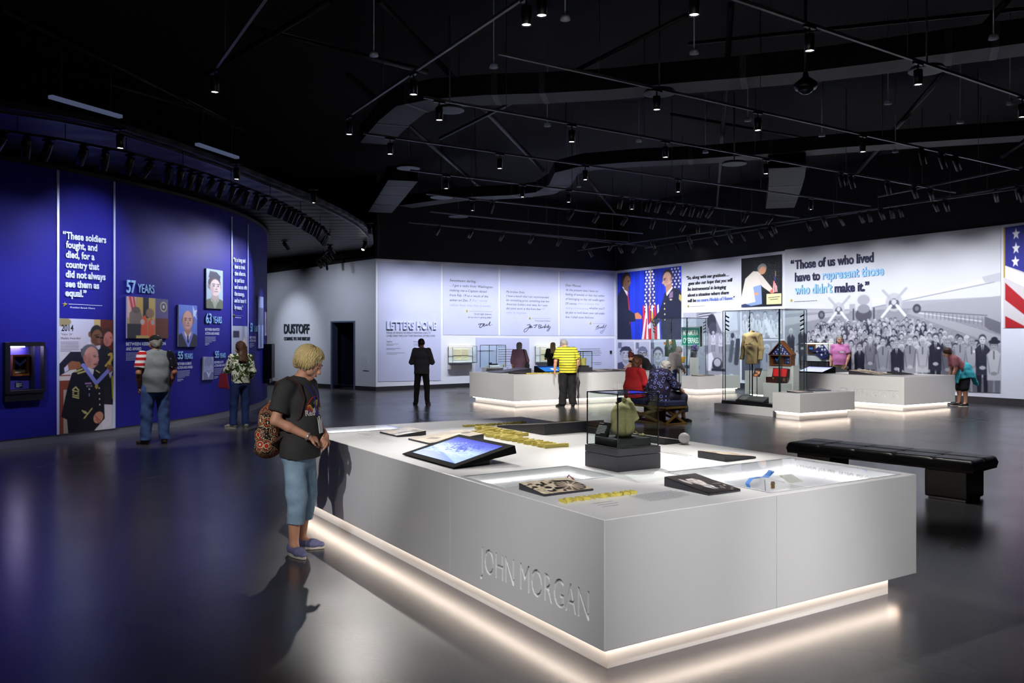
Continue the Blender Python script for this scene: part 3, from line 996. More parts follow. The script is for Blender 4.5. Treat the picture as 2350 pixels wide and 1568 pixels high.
def one_bw(im, x, y, r, g, rr, legs=True):
    a = im.asp; sk = rr.uniform(.68, .86)
    im.poly([(x - 1.55 * r / a, y + 2.2 * r), (x - .6 * r / a, y + 1.15 * r), (x + .6 * r / a, y + 1.15 * r), (x + 1.55 * r / a, y + 2.2 * r), (x + 1.45 * r / a, y + 8.2 * r), (x - 1.45 * r / a, y + 8.2 * r)], (g, g, g + .04))
    if legs:
        for s in (-1, 1):
            lg = g * .6
            im.poly([(x + (s * .75 - .6) * r / a, y + 8.2 * r), (x + (s * .75 + .6) * r / a, y + 8.2 * r), (x + (s * .7 + .4) * r / a, y + 13 * r), (x + (s * .7 - .4) * r / a, y + 13 * r)], (lg, lg, lg + .03))
    if g < .6: im.poly([(x - .35 * r / a, y + 1.2 * r), (x + .35 * r / a, y + 1.2 * r), (x, y + 3.4 * r)], (.9, .9, .93))
    im.line(x, y + 1.4 * r, x, y + 3.2 * r, .22 * r, (.25, .25, .3))
    im.line(x - 1.45 * r / a, y + 2.4 * r, x - .9 * r / a, y + 6.5 * r, .3 * r, (g * .8, g * .8, g * .82)); im.line(x + 1.45 * r / a, y + 2.4 * r, x + .9 * r / a, y + 6.5 * r, .3 * r, (g * .8, g * .8, g * .82))
    im.ell(x, y + 6.6 * r, .7 * r / a, .45 * r, (sk * .9,) * 3)
    h = rr.choice([.12, .25, .6, .85])
    im.ell(x, y - .2 * r, .82 * r / a, 1.02 * r, (h, h, h + .03), soft=.25)
    im.ell(x, y + .15 * r, .68 * r / a, .9 * r, (sk, sk, sk + .02), soft=.25)
    for s in (-1, 1): im.ell(x + s * .28 * r / a, y + .02 * r, .15 * r / a, .1 * r, (.3, .3, .32), soft=.8)
    im.line(x - .25 * r / a, y + .55 * r, x + .25 * r / a, y + .55 * r, .12 * r, (.45, .42, .45))
    if rr.rand() < .3: im.ell(x + .7 * r / a, y + 2.6 * r, .4 * r / a, .3 * r, (.95, .95, .95), soft=.2)


# black-and-white family photographs beside the crowd
im = Img(150, 190, (.66, .66, .70)); im.vgrad((.74, .74, .77), (.62, .62, .66), 0, .62); im.rect(0, .62, 1, 1, (.60, .60, .64)); im.noise(.06, 2, 2)
im.rect(.25, 0, .6, .32, (.58, .58, .62)); 
for k in range(4): im.line(.30, .03 + k * .018, .5, .01 + k * .018, .012, (.15, .15, .2) if k % 2 == 0 else (.9, .9, .92))
im.poly([(.55, .02), (.95, .0), (.97, .27), (.7, .3)], (.85, .85, .9)); im.poly([(.55, .02), (.7, .3), (.6, .32)], (.45, .45, .52)); im.ell(.78, .05, .1, .08, (.9, .9, .93)); im.ell(.52, .15, .08, .12, (.14, .14, .2)); im.ell(.54, .25, .07, .1, (.2, .2, .28))
rr = np.random.RandomState(8)
for x, y in ((.42, .32), (.55, .31), (.68, .33), (.80, .3), (.92, .34), (.97, .31)): one_bw(im, x, y, .022, .82, rr)
im.rect(.05, .33, .3, .56, (.42, .42, .5)); im.ell(.88, .35, .03, .04, (.15, .15, .2)); im.line(.97, .42, .94, .75, .06, (.16, .16, .24)); im.line(.88, .44, .84, .72, .05, (.3, .3, .36))
for k in range(4): im.line(.12 + k * .04, .58, .08 + k * .045, .82, .018, (.92, .92, .94) if k % 2 == 0 else (.35, .3, .36))
im.rect(.02, .81, .3, .86, (.15, .15, .22)); im.poly([(.42, .64), (.52, .6), (.56, .7), (.5, .88), (.44, .88)], (.92, .92, .94)); im.ell(.62, .78, .09, .1, (.14, .14, .2)); im.ell(.62, .75, .06, .06, (.7, .7, .75)); im.rect(.52, .84, .76, .88, (.1, .1, .15))
im.ell(.7, .955, .05, .035, (.95, .95, .97)); im.ell(.86, .95, .05, .04, (.95, .95, .97)); im.blur(1); im.tint((.06, .06, .13), (.93, .94, 1.0))
pic(WR, im, 1568.5, 1698.5, 718.5, 714.5, 866, 874, 'wall_photograph', 'black and white photograph of a parade behind the glass case with the road sign', 'photograph')
im = Img(110, 70, (.62, .62, .66)); rr = np.random.RandomState(4)
for k, (x, y) in enumerate(((.08, .2), (.25, .12), (.4, .2), (.58, .1), (.72, .2), (.9, .14), (.16, .34), (.5, .3), (.84, .36))): one_bw(im, x, y, .085, .86, rr, False)
im.poly([(.55, .3), (.62, .3), (.86, 1), (.7, 1)], (.94, .94, .96)); im.blur(1); im.tint((.1, .1, .2), (.95, .96, 1))
pic(WR, im, 1703, 1797, 716, 714, 776.5, 776.3, 'wall_photograph', 'black and white photograph of seated people in white above the khaki shirt', 'photograph')
im = Img(110, 110, (.60, .60, .64)); rr = np.random.RandomState(5)
im.rect(0, .35, .62, 1, (.2, .2, .26)); one_bw(im, .62, .2, .10, .6, rr, False); im.rect(.75, .05, 1, .6, (.72, .72, .76)); im.blur(1); im.tint((.1, .12, .2), (.93, .94, 1))
pic(WR, im, 1703, 1797, 782.5, 782, 872, 877, 'wall_photograph', 'black and white photograph low on the wall behind the khaki shirt', 'photograph')
# kneeling man at a memorial wall
im = Img(170, 216, (.09, .10, .12))
rr = np.random.RandomState(6)
for k in range(500):
    x = rr.uniform(.3, .95); y = rr.uniform(0, .7); im.line(x, y, x + .015, y, .006, (.28, .3, .33))
im.poly([(.0, .78), (.1, .42), (.3, .28), (.48, .30), (.52, .55), (.44, .72), (.42, .92), (.0, .96)], (.90, .87, .83))
im.poly([(.4, .34), (.52, .38), (.8, .68), (.74, .74), (.52, .6)], (.87, .84, .80)); im.poly([(.3, .6), (.5, .56), (.52, .95), (.1, 1), (.06, .95), (.36, .9)], (.55, .64, .82)); im.poly([(0, .95), (.1, .93), (.3, 1), (0, 1)], (.2, .25, .4))
im.ell(.52, .24, .11, .1, (.55, .55, .56), rot=20); im.ell(.53, .28, .085, .08, (.85, .62, .48), rot=20); im.ell(.38, .74, .06, .03, (.85, .62, .5)); im.ell(.77, .71, .06, .04, (.85, .5, .42))
for k in range(6): im.line(.80 + k * .013, .5 + .02 * k, .77 + k * .022, .72, .014, (.85, .15, .18) if k % 2 == 0 else (.95, .93, .93))
im.line(.845, .32, .84, .5, .012, (.75, .6, .4)); im.ell(.83, .46, .025, .05, (.2, .2, .45))
im.rect(.63, .755, .985, .965, (.89, .87, .66)); im.line(.68, .83, .94, .82, .015, (.45, .42, .35)); im.line(.72, .87, .9, .865, .015, (.45, .42, .35)); im.blur(1)
pic(WR, im, 1702, 1795.5, 594, 583.8, 705.5, 702, 'wall_photograph', 'colour photograph of a man in a cream jacket kneeling by a small flag', 'photograph')

# crowd before an aircraft
im = Img(560, 380, (.8, .8, .85)); im.vgrad((.78, .82, .93), (.84, .86, .94), 0, .46)
im.rect(0, .46, 1, 1, (.62, .62, .68)); im.noise(.06, 5, 2, 0, .46, 1, 1)
im.rect(0, .425, 1, .47, (.70, .71, .77))
im.poly([(0, .5), (.35, .47), (.35, .485), (0, .56)], (.74, .74, .79)); im.poly([(.62, .5), (1, .72), (1, .66), (.68, .49)], (.70, .70, .75)); im.poly([(.62, .49), (.94, .555), (1, .6), (1, .42), (.7, .45)], (.67, .68, .76))
im.line(.66, .5, .93, .57, .006, (.9, .9, .93)); im.line(.66, .49, .95, .535, .004, (.35, .35, .4))
for k in range(16): im.line(.7 + k * .0165, .498 + .0032 * k, .7 + k * .0165, .535 + .004 * k, .003, (.42, .42, .47))
im.poly([(.94, .54), (1, .58), (1, .65), (.955, .62), (.94, .6)], (.45, .45, .52))
# wings, fuselage, engines, propellers
im.poly([(0, .415), (.35, .41), (.35, .46), (0, .43)], (.86, .87, .92)); im.poly([(.46, .40), (.75, .365), (.98, .30), (1, .30), (1, .325), (.8, .39), (.46, .455)], (.87, .88, .93))
im.line(.46, .455, .98, .335, .005, (.55, .55, .62)); im.line(0, .432, .35, .462, .004, (.6, .6, .66)); im.poly([(.93, .30), (1, .28), (1, .335), (.94, .335)], (.75, .76, .82))
im.ell(.42, .43, .042, .09, (.84, .85, .90)); im.ell(.42, .40, .03, .035, (.68, .69, .75)); im.ell(.42, .50, .04, .05, (.35, .35, .42)); im.ell(.42, .46, .03, .03, (.6, .6, .67))
for ex, ey, rr_ in ((.295, .455, .03), (.563, .425, .038)):
    im.ell(ex, ey, rr_, rr_ * 1.6, (.76, .77, .83)); im.ell(ex, ey + .01, rr_ * .62, rr_ * .9, (.40, .40, .47)); im.ell(ex, ey, rr_ * .3, rr_ * .5, (.8, .8, .85))
    for dx, dy in ((-.055, .095), (.05, .09), (.055, -.085), (-.05, -.08)): im.line(ex + dx * .25, ey + dy * .25, ex + dx, ey + dy, .018, (.90, .91, .95) if dy > 0 else (.72, .73, .80))
for ex, ey in ((.205, .49), (.665, .475)): im.ell(ex, ey, .018, .03, (.30, .30, .36)); im.ell(ex, ey, .009, .015, (.5, .5, .56))
for x in (.37, .47): im.line(x, .46, x, .53, .01, (.3, .3, .36))
rr = np.random.RandomState(11)
for row in range(9):                                    # rows from the back to the front
    t = row / 8; y = .545 + .185 * t ** 1.1; r = .0105 + .0125 * t
    x0 = .20 - .17 * t; x1 = .66 + .30 * t; n = int(26 - 9 * t)
    for k in range(n):
        x = x0 + (x1 - x0) * (k + rr.uniform(.15, .85)) / n
        g = rr.choice([.17, .3, .55, .72, .82], p=[.22, .14, .22, .24, .18])
        one_bw(im, x, y + rr.uniform(-.012, .012), r, g, rr, row > 6)
front = ((.035, .60, .16, .02), (.10, .58, .15, .022), (.335, .70, .14, .024), (.40, .715, .14, .024), (.452, .665, .5, .025), (.512, .685, .62, .027), (.575, .70, .15, .025), (.635, .68, .6, .026), (.69, .69, .72, .024), (.745, .665, .16, .025), (.795, .70, .42, .025), (.845, .68, .66, .024), (.89, .69, .70, .024), (.932, .68, .2, .026), (.975, .715, .78, .026))
for x, y, g, r in front: one_bw(im, x, y, r, g, rr)
im.line(.585, .86, .585, 1, .006, (.9, .9, .9)); im.ell(.977, .695, .022, .014, (.15, .15, .2)); im.ell(.977, .683, .013, .018, (.15, .15, .2))
im.blur(1); im.a = im.a ** 1.22; im.tint((.05, .05, .12), (.97, .98, 1.0))
mural = pic(WR, im, 1801.8, 2297, 573.5, 517.5, 886, 901.8, 'mural', 'large black and white mural of a crowd standing in front of a propeller plane', 'mural')
def pq(x, y): return 1700 + x / 3.615, 560 + y / 3.615
mb = MB(); b = MB()
for s, x0, y0, x1, y1, bl in (('“', 420, 210, 445, 208, 0), ('Those of us who lived', 455, 209, 1107, 148, 0), ('have to', 455, 312, 663, 298, 0), ('represent those', 685, 296, 1193, 256, 1), ('who didn’t', 455, 418, 765, 402, 1), ('make it.”', 785, 402, 1070, 386, 0)):
    X0, Y0 = pq(x0, y0); X1, Y1 = pq(x1, y1)
    wt(b if bl else mb, WR, s, X0, Y0, X1, 19.5, off=.016, y1=Y1, bold=.022, depth=.03)
o = mb.build('wall_quotation', NAVY_INK); props(o, 'raised navy quotation over the plane mural, Those of us who lived', 'quotation')
b.build('blue_lettering', SKY_INK, o)
mb = MB(); X, Y = pq(423, 470); s_, z_ = WR.px(X, Y); star(mb, WR.at, s_, z_, .075, .016, .03); mb.build('gold_star', GOLD, o)
mb = MB(); X0, Y = pq(445, 482); X1, _ = pq(645, 470); dashes(mb, WR, X0, Y, X1, 1, 1, 1.3, 5, last=1); mb.build('small_print', NAVY_INK, o)
# flag picture at the edge of the frame
im = Img(180, 246, (.80, .78, .80)); im.rect(0, 0, .035, .5, (.72, .6, .25))
im.poly([(.03, 0), (.5, 0), (.52, .5), (.2, .42), (.03, .38)], (.16, .17, .55)); im.poly([(.42, 0), (1, 0), (1, .62), (.6, .7), (.45, .55)], (.2, .22, .62))
for x, y in ((.22, .08), (.22, .22), (.21, .35), (.62, .08), (.7, .3), (.58, .55)):
    im.poly([(x + .075 * (1 if i % 2 == 0 else .42) * math.sin(math.pi * i / 5), y - .062 * (1 if i % 2 == 0 else .42) * math.cos(math.pi * i / 5)) for i in range(10)], (.95, .95, .98))
im.poly([(.03, .38), (.42, .5), (.42, .62), (.03, .5)], (.93, .92, .94)); im.poly([(.03, .55), (.42, .76), (.42, .9), (.03, .72)], (.66, .12, .15)); im.poly([(.03, .88), (.42, 1), (.03, 1)], (.66, .12, .15))
im.poly([(.42, .55), (.75, .66), (.7, 1), (.45, 1)], (.72, .14, .18)); im.poly([(.75, .66), (1, .6), (1, .85), (.72, 1)], (.9, .88, .9)); im.poly([(.42, 0), (.47, 0), (.5, .8), (.44, .8)], (.1, .1, .3))
for k in range(40): im.line(.66 - .004 * k + .02 * (k % 2), k * .022, .70 - .004 * k, .012 + k * .022, .015, (.75, .2, .25))
im.blur(1)
pic(WR, im, 2303.5, 2440, 522.5, 504, 753, 752, 'wall_photograph', 'colour close-up photograph of a draped flag at the right edge', 'photograph')

# ---- blue wall: light strips, quotations, pictures
STRIP = mat('white_metal_strip', (.85, .9, 1), .35, metal=.3)
def strip(x, yt, yb, label, wd=.02):
    s, z1 = WB.px(x, yt); _, z0 = WB.px(x, yb)
    mb = MB().hexa([WB.at(s - wd, z0, .003), WB.at(s + wd, z0, .003), WB.at(s + wd, z0, .015), WB.at(s - wd, z0, .015)], [WB.at(s - wd, z1, .003), WB.at(s + wd, z1, .003), WB.at(s + wd, z1, .015), WB.at(s - wd, z1, .015)])
    props(mb.build('metal_strip', STRIP), label, 'metal strip', 'white strips up the blue wall')
strip(132.3, 384, 998, 'white vertical strip left of the 2014 picture on the blue wall')
strip(261.5, 414, 983, 'white vertical strip right of the 2014 picture on the blue wall')
strip(531, 497, 942, 'white vertical strip left of the narrow quotation further along the blue wall', .03)
strip(568, 515, 931, 'white vertical strip right of the narrow quotation further along the blue wall', .03)
def b5(x, y): return 120 + x / 5.6, 500 + y / 5.6
mb = MB()
for s, x0, y0, x1, y1 in (('“', 122, 262, 163, 264), ('These soldiers', 168, 268, 680, 326), ('fought, and', 163, 384, 565, 430), ('died, for a', 163, 509, 530, 545), ('country that', 163, 637, 590, 672), ('did not always', 162, 763, 672, 802), ('see them as', 160, 887, 590, 913), ('equal.”', 158, 1006, 428, 1020)):
    X0, Y0 = b5(x0, y0); X1, Y1 = b5(x1, y1)
    wt(mb, WB, s, X0, Y0, X1, 15.5, off=.004, y1=Y1, bold=.03, depth=.02)
o = mb.build('wall_quotation', ICE); props(o, 'raised white quotation on the blue wall, These soldiers fought and died', 'quotation')
mb = MB(); X, Y = b5(160, 1115); s_, z_ = WB.px(X, Y); star(mb, WB.at, s_, z_, .05, .004, .03); mb.build('gold_star', GOLD, o)
mb = MB(); X0, Y0 = b5(230, 1160); X1, Y1 = b5(548, 1174); wt(mb, WB, 'President Barack Obama', X0, Y0, X1, 3.6, off=.004, y1=Y1, bold=.02)
s0, z0 = WB.px(*b5(208, 1108)); s1, z1 = WB.px(*b5(640, 1130))
for k in range(8):
    a_, b_ = s0 + (s1 - s0) * k / 8, s0 + (s1 - s0) * (k + 1) / 8; c_, d_ = z0 + (z1 - z0) * k / 8, z0 + (z1 - z0) * (k + 1) / 8
    mb.add([WB.at(a_, c_ - .004, .005), WB.at(b_, d_ - .004, .005), WB.at(b_, d_ + .004, .005), WB.at(a_, c_ + .004, .005)], [(0, 1, 2, 3)])
mb.build('small_print', ICE, o)

# award picture, 2014
im = Img(200, 410, (.84, .84, .86)); im.vgrad((.80, .82, .88), (.90, .88, .86), 0, .5)
im.ell(.05, .03, .16, .04, (.6, .56, .4)); im.rect(.62, 0, .74, .14, (.78, .7, .45)); im.rect(.74, 0, 1, .5, (.38, .16, .12))
im.rect(0, .49, .2, 1, (.55, .27, .20)); im.rect(0, .5, .2, .54, (.86, .82, .78)); im.rect(.08, .62, .16, 1, (.72, .68, .6))
# standing man at the right, in dark dress uniform with gold cord
im.poly([(.70, .28), (.80, .22), (1, .30), (1, .62), (.98, .78), (.74, .78), (.7, .5)], (.12, .12, .16)); im.poly([(.80, .77), (.97, .78), (.95, .96), (.78, 1), (.76, .9)], (.90, .88, .92))
im.ell(.87, .15, .105, .075, (.27, .16, .13)); im.ell(.89, .175, .092, .068, (.82, .52, .46), rot=10); im.poly([(.97, .16), (1.0, .19), (.965, .2)], (.8, .5, .44)); im.line(.93, .162, .96, .164, .006, (.3, .16, .14)); im.ell(.86, .2, .04, .03, (.72, .43, .38), soft=1); im.line(.94, .213, .965, .212, .005, (.55, .28, .26)); im.ell(.84, .18, .018, .022, (.74, .45, .4))
for k in range(10): im.line(.93 + .02 * math.sin(k), .31 + k * .018, .95 + .02 * math.sin(k + 1), .33 + k * .018, .02, (.85, .72, .3))
im.line(.9, .32, .96, .31, .02, (.85, .72, .3)); im.line(.84, .42, .95, .36, .02, (.85, .72, .3)); im.line(.97, .52, .99, .72, .02, (.8, .7, .3))
# man placing the ribbon
im.poly([(.42, .26), (.52, .22), (.66, .26), (.80, .3), (.82, .5), (.74, .8), (.3, .8), (.3, .42), (0, .5), (0, .40), (.2, .29)], (.13, .14, .2))
im.ell(.66, .125, .115, .075, (.16, .15, .15), rot=8); im.ell(.67, .165, .105, .075, (.50, .34, .24), rot=10); im.ell(.535, .135, .022, .025, (.52, .34, .24)); im.poly([(.52, .2), (.62, .22), (.66, .27), (.5, .25)], (.9, .9, .93))
im.ell(.62, .19, .05, .04, (.42, .28, .19), soft=1); im.ell(.72, .195, .03, .03, (.56, .39, .28), soft=1); im.line(.735, .165, .75, .2, .008, (.38, .24, .17)); im.line(.63, .142, .70, .138, .008, (.1, .08, .07))
for s in (0, 1): im.line(.66 + s * .09, .158 + s * .006, .71 + s * .08, .16 + s * .008, .014, (.12, .08, .06))
im.line(.68, .222, .75, .226, .012, (.36, .2, .16))
im.poly([(.14, .40), (.22, .37), (.36, .38), (.4, .42), (.36, .44), (.2, .45), (.15, .44)], (.62, .40, .27)); im.poly([(.09, .43), (.15, .40), (.17, .45), (.1, .47)], (.86, .85, .93)); im.poly([(.86, .42), (.95, .41), (.99, .46), (.92, .5), (.87, .48)], (.55, .35, .24)); im.poly([(.9, .49), (.98, .47), (.93, .54)], (.85, .83, .92))
# seated man receiving it
im.poly([(.22, .48), (.42, .42), (.66, .46), (.80, .56), (.82, .9), (.62, 1), (.16, 1), (.14, .88), (.04, .85), (.14, .62)], (.08, .085, .13))
im.ell(.54, .30, .16, .075, (.42, .42, .44), rot=-8); im.ell(.57, .345, .135, .1, (.86, .63, .56)); im.ell(.45, .35, .028, .035, (.75, .5, .45)); im.poly([(.69, .33), (.715, .37), (.68, .385)], (.86, .6, .52))
im.ell(.52, .37, .05, .05, (.78, .54, .48), soft=1); im.ell(.66, .40, .03, .015, (.78, .52, .46), soft=1); im.line(.60, .325, .65, .322, .007, (.45, .38, .36)); im.line(.615, .337, .655, .336, .007, (.25, .16, .15)); im.line(.69, .335, .71, .338, .006, (.3, .2, .2)); im.line(.5, .31, .66, .30, .004, (.78, .55, .48)); im.line(.62, .405, .68, .405, .012, (.55, .3, .28)); im.poly([(.44, .42), (.62, .45), (.60, .5), (.46, .46)], (.9, .9, .93))
im.line(.42, .41, .66, .575, .035, (.58, .60, .92)); im.line(.66, .575, .88, .47, .035, (.58, .60, .92)); im.ell(.665, .605, .03, .022, (.78, .66, .25))
im.line(.28, .465, .4, .445, .016, (.8, .75, .45)); im.line(.33, .48, .45, .465, .016, (.8, .75, .45)); im.line(.66, .46, .72, .48, .012, (.8, .75, .45))
im.rect(.45, .565, .57, .58, (.7, .5, .75)); im.rect(.48, .59, .58, .606, (.85, .85, .9)); im.rect(.49, .593, .57, .603, (.1, .1, .14)); im.ell(.53, .625, .016, .008, (.9, .9, .9)); im.rect(.52, .66, .54, .69, (.5, .6, .8))
for k in range(4): im.ell(.715 + .004 * k, .62 + k * .05, .014, .008, (.9, .88, .8)); im.line(.24, .63 + k * .018, .34, .645 + k * .018, .012, (.85, .8, .5))
im.ell(.29, .655, .03, .014, (.08, .085, .13)); im.line(.24, .62, .29, .60, .012, (.85, .8, .5)); im.line(.29, .6, .34, .63, .012, (.85, .8, .5))
im.line(.44, .88, .58, .80, .014, (.75, .72, .4))
for k in range(4): im.line(.40 + .02 * k, .81 + .004 * k, .44 + .02 * k, .835 + .004 * k, .01, (.8, .78, .5))
im.ell(.70, .885, .09, .055, (.82, .56, .46), rot=25); im.line(.64, .87, .74, .92, .01, (.6, .36, .3)); im.line(.66, .9, .72, .94, .01, (.6, .36, .3))
im.rect(.0, .13, .38, .29, (.84, .84, .87)); im.blur(1)
o = pic(WB, im, 133.8, 260.2, 730.5, 734.8, 997, 983.4, 'wall_photograph', 'colour photograph headed 2014 of a man having a ribbon hung round his neck', 'photograph', th=.006, n=12)
def b9(x, y): return 120 + x / 5.406, 720 + y / 5.406
mb = MB()
for s, x0, y0, x1, cap in (('2014', 108, 215, 258, 14), ('“Valor 24”', 98, 268, 250, 4.6), ('Medals Awarded', 102, 318, 343, 4.8)):
    X0, Y0 = b9(x0, y0); X1, _ = b9(x1, y0); wt(mb, WB, s, X0, Y0, X1, cap, off=.01, bold=.02 if cap > 10 else .0)
mb.build('lettering', INK, o)
mb = MB(); X0, Y0 = b9(100, 355); X1, _ = b9(330, 355); dashes(mb, WB, X0, Y0, X1, 7, 3.5, 1.1, 9, off=.01); mb.build('small_print', GREY_INK, o)

def b2(x, y): return x / 3.672, 650 + y / 3.672
def years(num, x0, xm, x1, yb, cap, capy, sub, ys, paras, label, word='YEARS', ext=()):
    mb = MB(); X0, Y = b2(x0, yb); Xm, _ = b2(xm[0], yb); wt(mb, WB, num, X0, Y, Xm, cap, off=.004, bold=.02, depth=.02)
    Xm, _ = b2(xm[1], yb); X1, _ = b2(x1, yb); wt(mb, WB, word, Xm, Y, X1, capy, off=.004, bold=.012, depth=.015)
    o = mb.build('wall_heading', ICEBLUE); props(o, label, 'wall heading', 'years headings on the blue wall')
    mb = MB()
    for s, x1, y in sub:
        X0, Y = b2(x0, y); X1, _ = b2(x1, y); wt(mb, WB, s, X0, Y, X1, ys, off=.004, bold=.03)
    for k, (x1, y, n, pitch) in enumerate(paras):
        X0, Y = b2(x0, y); X1, _ = b2(x1, y); dashes(mb, WB, X0, Y, X1, n, pitch, .9, int(x0) + k, off=.004)
    mb.build('small_print', ICE, o)
years('57', 1060, (1137, 1155), 1295, 78, 28, 19.5, (('BETWEEN KEEBLE’S ACTION', 1395, 526), ('AND AWARD', 1190, 568)), 7, ((1213, 590, 7, 2.8),), 'pale blue heading 57 YEARS above the photograph of folded coats')
years('55', 1493, (1535, 1545), 1618, 640, 17, 12.5, (('BETWEEN RUBIN’S', 1612, 692), ('ACTION AND AWARD', 1622, 724)), 5.6, ((1600, 744, 6, 2.9), (1545, 812, 3, 2.2)), 'pale blue heading 55 YEARS under the portrait of the balding man')
years('63', 1727, (1775, 1788), 1862, 336, 22, 15, (('BETWEEN KRAVITZ’S', 1848, 400), ('ACTION AND AWARD', 1846, 434)), 5.6, ((1820, 456, 5, 2.9), (1765, 508, 3, 2.2)), 'pale blue heading 63 YEARS under the portrait of the capped soldier')
years('55', 1805, (1838, 1845), 1895, 630, 15, 10.5, (('BETWEEN DAY’S', 1882, 678), ('ACTION AND AWARD', 1898, 706)), 5, ((1885, 724, 6, 2.7), (1840, 790, 3, 2)), 'pale blue heading 55 YEARS beside the small grey portrait')
years('53', 2102, (2122, 2132), 2166, 408, 19, 13, (('BETWEEN', 2155, 467), ('ACTION AND', 2155, 494)), 5, ((2140, 512, 4, 2.6), (2146, 690, 5, 5.4)), 'pale blue heading 53 YEARS near the far end of the blue wall')
# second quotation
mb = MB()
for k, (s, x1) in enumerate((('“It is long past', 2062), ('time to break', 2058), ('the silence,', 2062), ('to put faces', 2050), ('and names with', 2072), ('the courage,', 2052), ('and to honor it', 2066), ('by name.”', 2038))):
    y = 300 + (1104 + k * 57) / 3.672; wt(mb, WB, s, (1960 if k == 0 else 1968) / 3.672, y, x1 / 3.672, 9.5, off=.004, y1=y + 2.2, bold=.025, depth=.02)
o = mb.build('wall_quotation', ICE); props(o, 'narrow white quotation on the blue wall, It is long past time', 'quotation')
mb = MB(); s_, z_ = WB.px(1968 / 3.672, 724.8); star(mb, WB.at, s_, z_, .06, .004, .03); mb.build('gold_star', GOLD, o)
mb = MB(); dashes(mb, WB, 1982 / 3.672, 729.6, 2035 / 3.672, 1, 1, 1.6, 3, off=.004, last=1); dashes(mb, WB, 1982 / 3.672, 724.4, 2055 / 3.672, 1, 1, .4, 3, off=.004, last=1); mb.build('small_print', ICE, o)
def bpic(im, x0, x1, yt0, yt1, yb0, yb1, label, th=.03): return pic(WB, im, x0 / 3.672, x1 / 3.672, *[650 + q / 3.672 for q in (yt0, yt1, yb0, yb1)], 'wall_photograph', label, 'photograph', th=th, n=4)
im = Img(110, 115, (.75, .66, .42)); im.rect(0, 0, .2, .5, (.9, .75, .72)); im.line(.06, 0, .16, .5, .05, (.8, .25, .25)); im.line(.14, 0, .2, .4, .04, (.8, .25, .25)); im.rect(.22, 0, .36, .4, (.82, .70, .35)); im.rect(.36, 0, .5, .5, (.12, .13, .16)); im.rect(.5, 0, .66, .7, (.85, .76, .42))
im.rect(.66, 0, 1, .5, (.40, .38, .55)); im.rect(.66, .5, 1, 1, (.45, .25, .18)); im.ell(.88, .2, .09, .13, (.82, .78, .55)); im.ell(.88, .2, .065, .095, (.25, .3, .4)); im.ell(.88, .2, .03, .05, (.85, .85, .85))
im.poly([(.05, .95), (.05, .4), (.15, .25), (.3, .3), (.36, .6), (.3, 1)], (.52, .47, .42)); im.rect(0, .65, .32, 1, (.22, .22, .24))
im.poly([(.3, 1), (.33, .5), (.42, .42), (.47, .6), (.47, 1)], (.95, .40, .25)); im.poly([(.48, 1), (.48, .6), (.55, .5), (.66, .55), (.64, 1)], (.95, .42, .25)); im.ell(.53, .38, .1, .12, (.62, .5, .38)); im.ell(.35, .6, .05, .07, (.85, .8, .75)); im.ell(.6, .6, .05, .07, (.8, .75, .7)); im.ell(.2, .32, .09, .08, (.42, .38, .34)); im.rect(.2, .93, .5, 1, (.85, .75, .4)); im.blur(1)
bpic(im, 1060, 1404, 110, 138, 465, 466, 'colour photograph of orange folded cloths under the heading 57 YEARS')
im = Img(70, 120, (.40, .52, .85)); im.poly([(.75, .0), (.85, .12), (1, .1), (.92, .22), (1, .35), (.85, .25), (.78, .3)], (.85, .9, .98)); bust(im, .48, .36, .23, (.88, .68, .60), (.45, .42, .40), (.20, .21, .26), bald=True, tie=(.2, .2, .35)); im.line(.2, .66, .5, .98, .05, (.5, .55, .9)); im.line(.75, .66, .52, .98, .05, (.5, .55, .9)); im.blur(1)
bpic(im, 1493, 1649, 181, 190, 537, 537, 'colour portrait of a balding man in suit on the blue wall')
im = Img(64, 120, (.70, .82, .85)); bust(im, .5, .42, .25, (.93, .86, .80), (.3, .25, .25), (.42, .46, .36), turn=.6, shirt=(.62, .66, .55)); im.poly([(.12, .22), (.2, .05), (.6, .06), (.85, .16), (.8, .28), (.5, .2)], (.20, .24, .30)); im.blur(1)
pic(WB, im, 1727 / 3.672, 1866 / 3.672, 616, 622, 707.5, 709.5, 'wall_photograph', 'faded colour portrait of a soldier in a tilted cap above 63 YEARS', 'photograph', th=.03, n=4)
im = Img(50, 100, (.60, .66, .85)); bust(im, .5, .34, .24, (.70, .72, .85), (.45, .48, .6), (.35, .38, .5)); im.ell(.5, .2, .4, .2, (.48, .5, .62)); im.blur(1); im.tint((.2, .22, .4), (.85, .9, 1))
bpic(im, 1703, 1788, 620, 622, 816, 812, 'small grey portrait of a helmeted soldier on the blue wall')
im = Img(44, 200, (.72, .76, .82)); im.rect(.05, .06, .4, .14, (.12, .13, .2)); im.rect(.6, 0, .8, .5, (.6, .62, .68)); im.ell(.75, .35, .2, .2, (.88, .80, .74)); im.ell(.8, .5, .14, .1, (.88, .70, .62)); im.rect(0, .7, 1, 1, (.35, .36, .42)); im.blur(2)
pic(WB, im, 1955 / 3.672, 2084 / 3.672, 748, 749, 941, 931, 'wall_photograph', 'pale tall photograph under the narrow quotation, partly hidden by the woman in green', 'photograph', th=.006, n=4)
im = Img(24, 120, (.66, .74, .92)); im.rect(0, .22, 1, .55, (.42, .48, .62)); im.rect(.35, .5, .6, .98, (.35, .42, .58)); im.blur(2)
bpic(im, 2165, 2209, 108, 118, 550, 548, 'narrow grey photograph beside 53 YEARS on the blue wall')
im = Img(16, 60, (.85, .87, .96)); im.rect(.2, .3, .8, .9, (.6, .62, .75)); im.blur(1)
bpic(im, 2224, 2238, 242, 246, 442, 440, 'very narrow pale photograph, last one before the end of the blue wall')
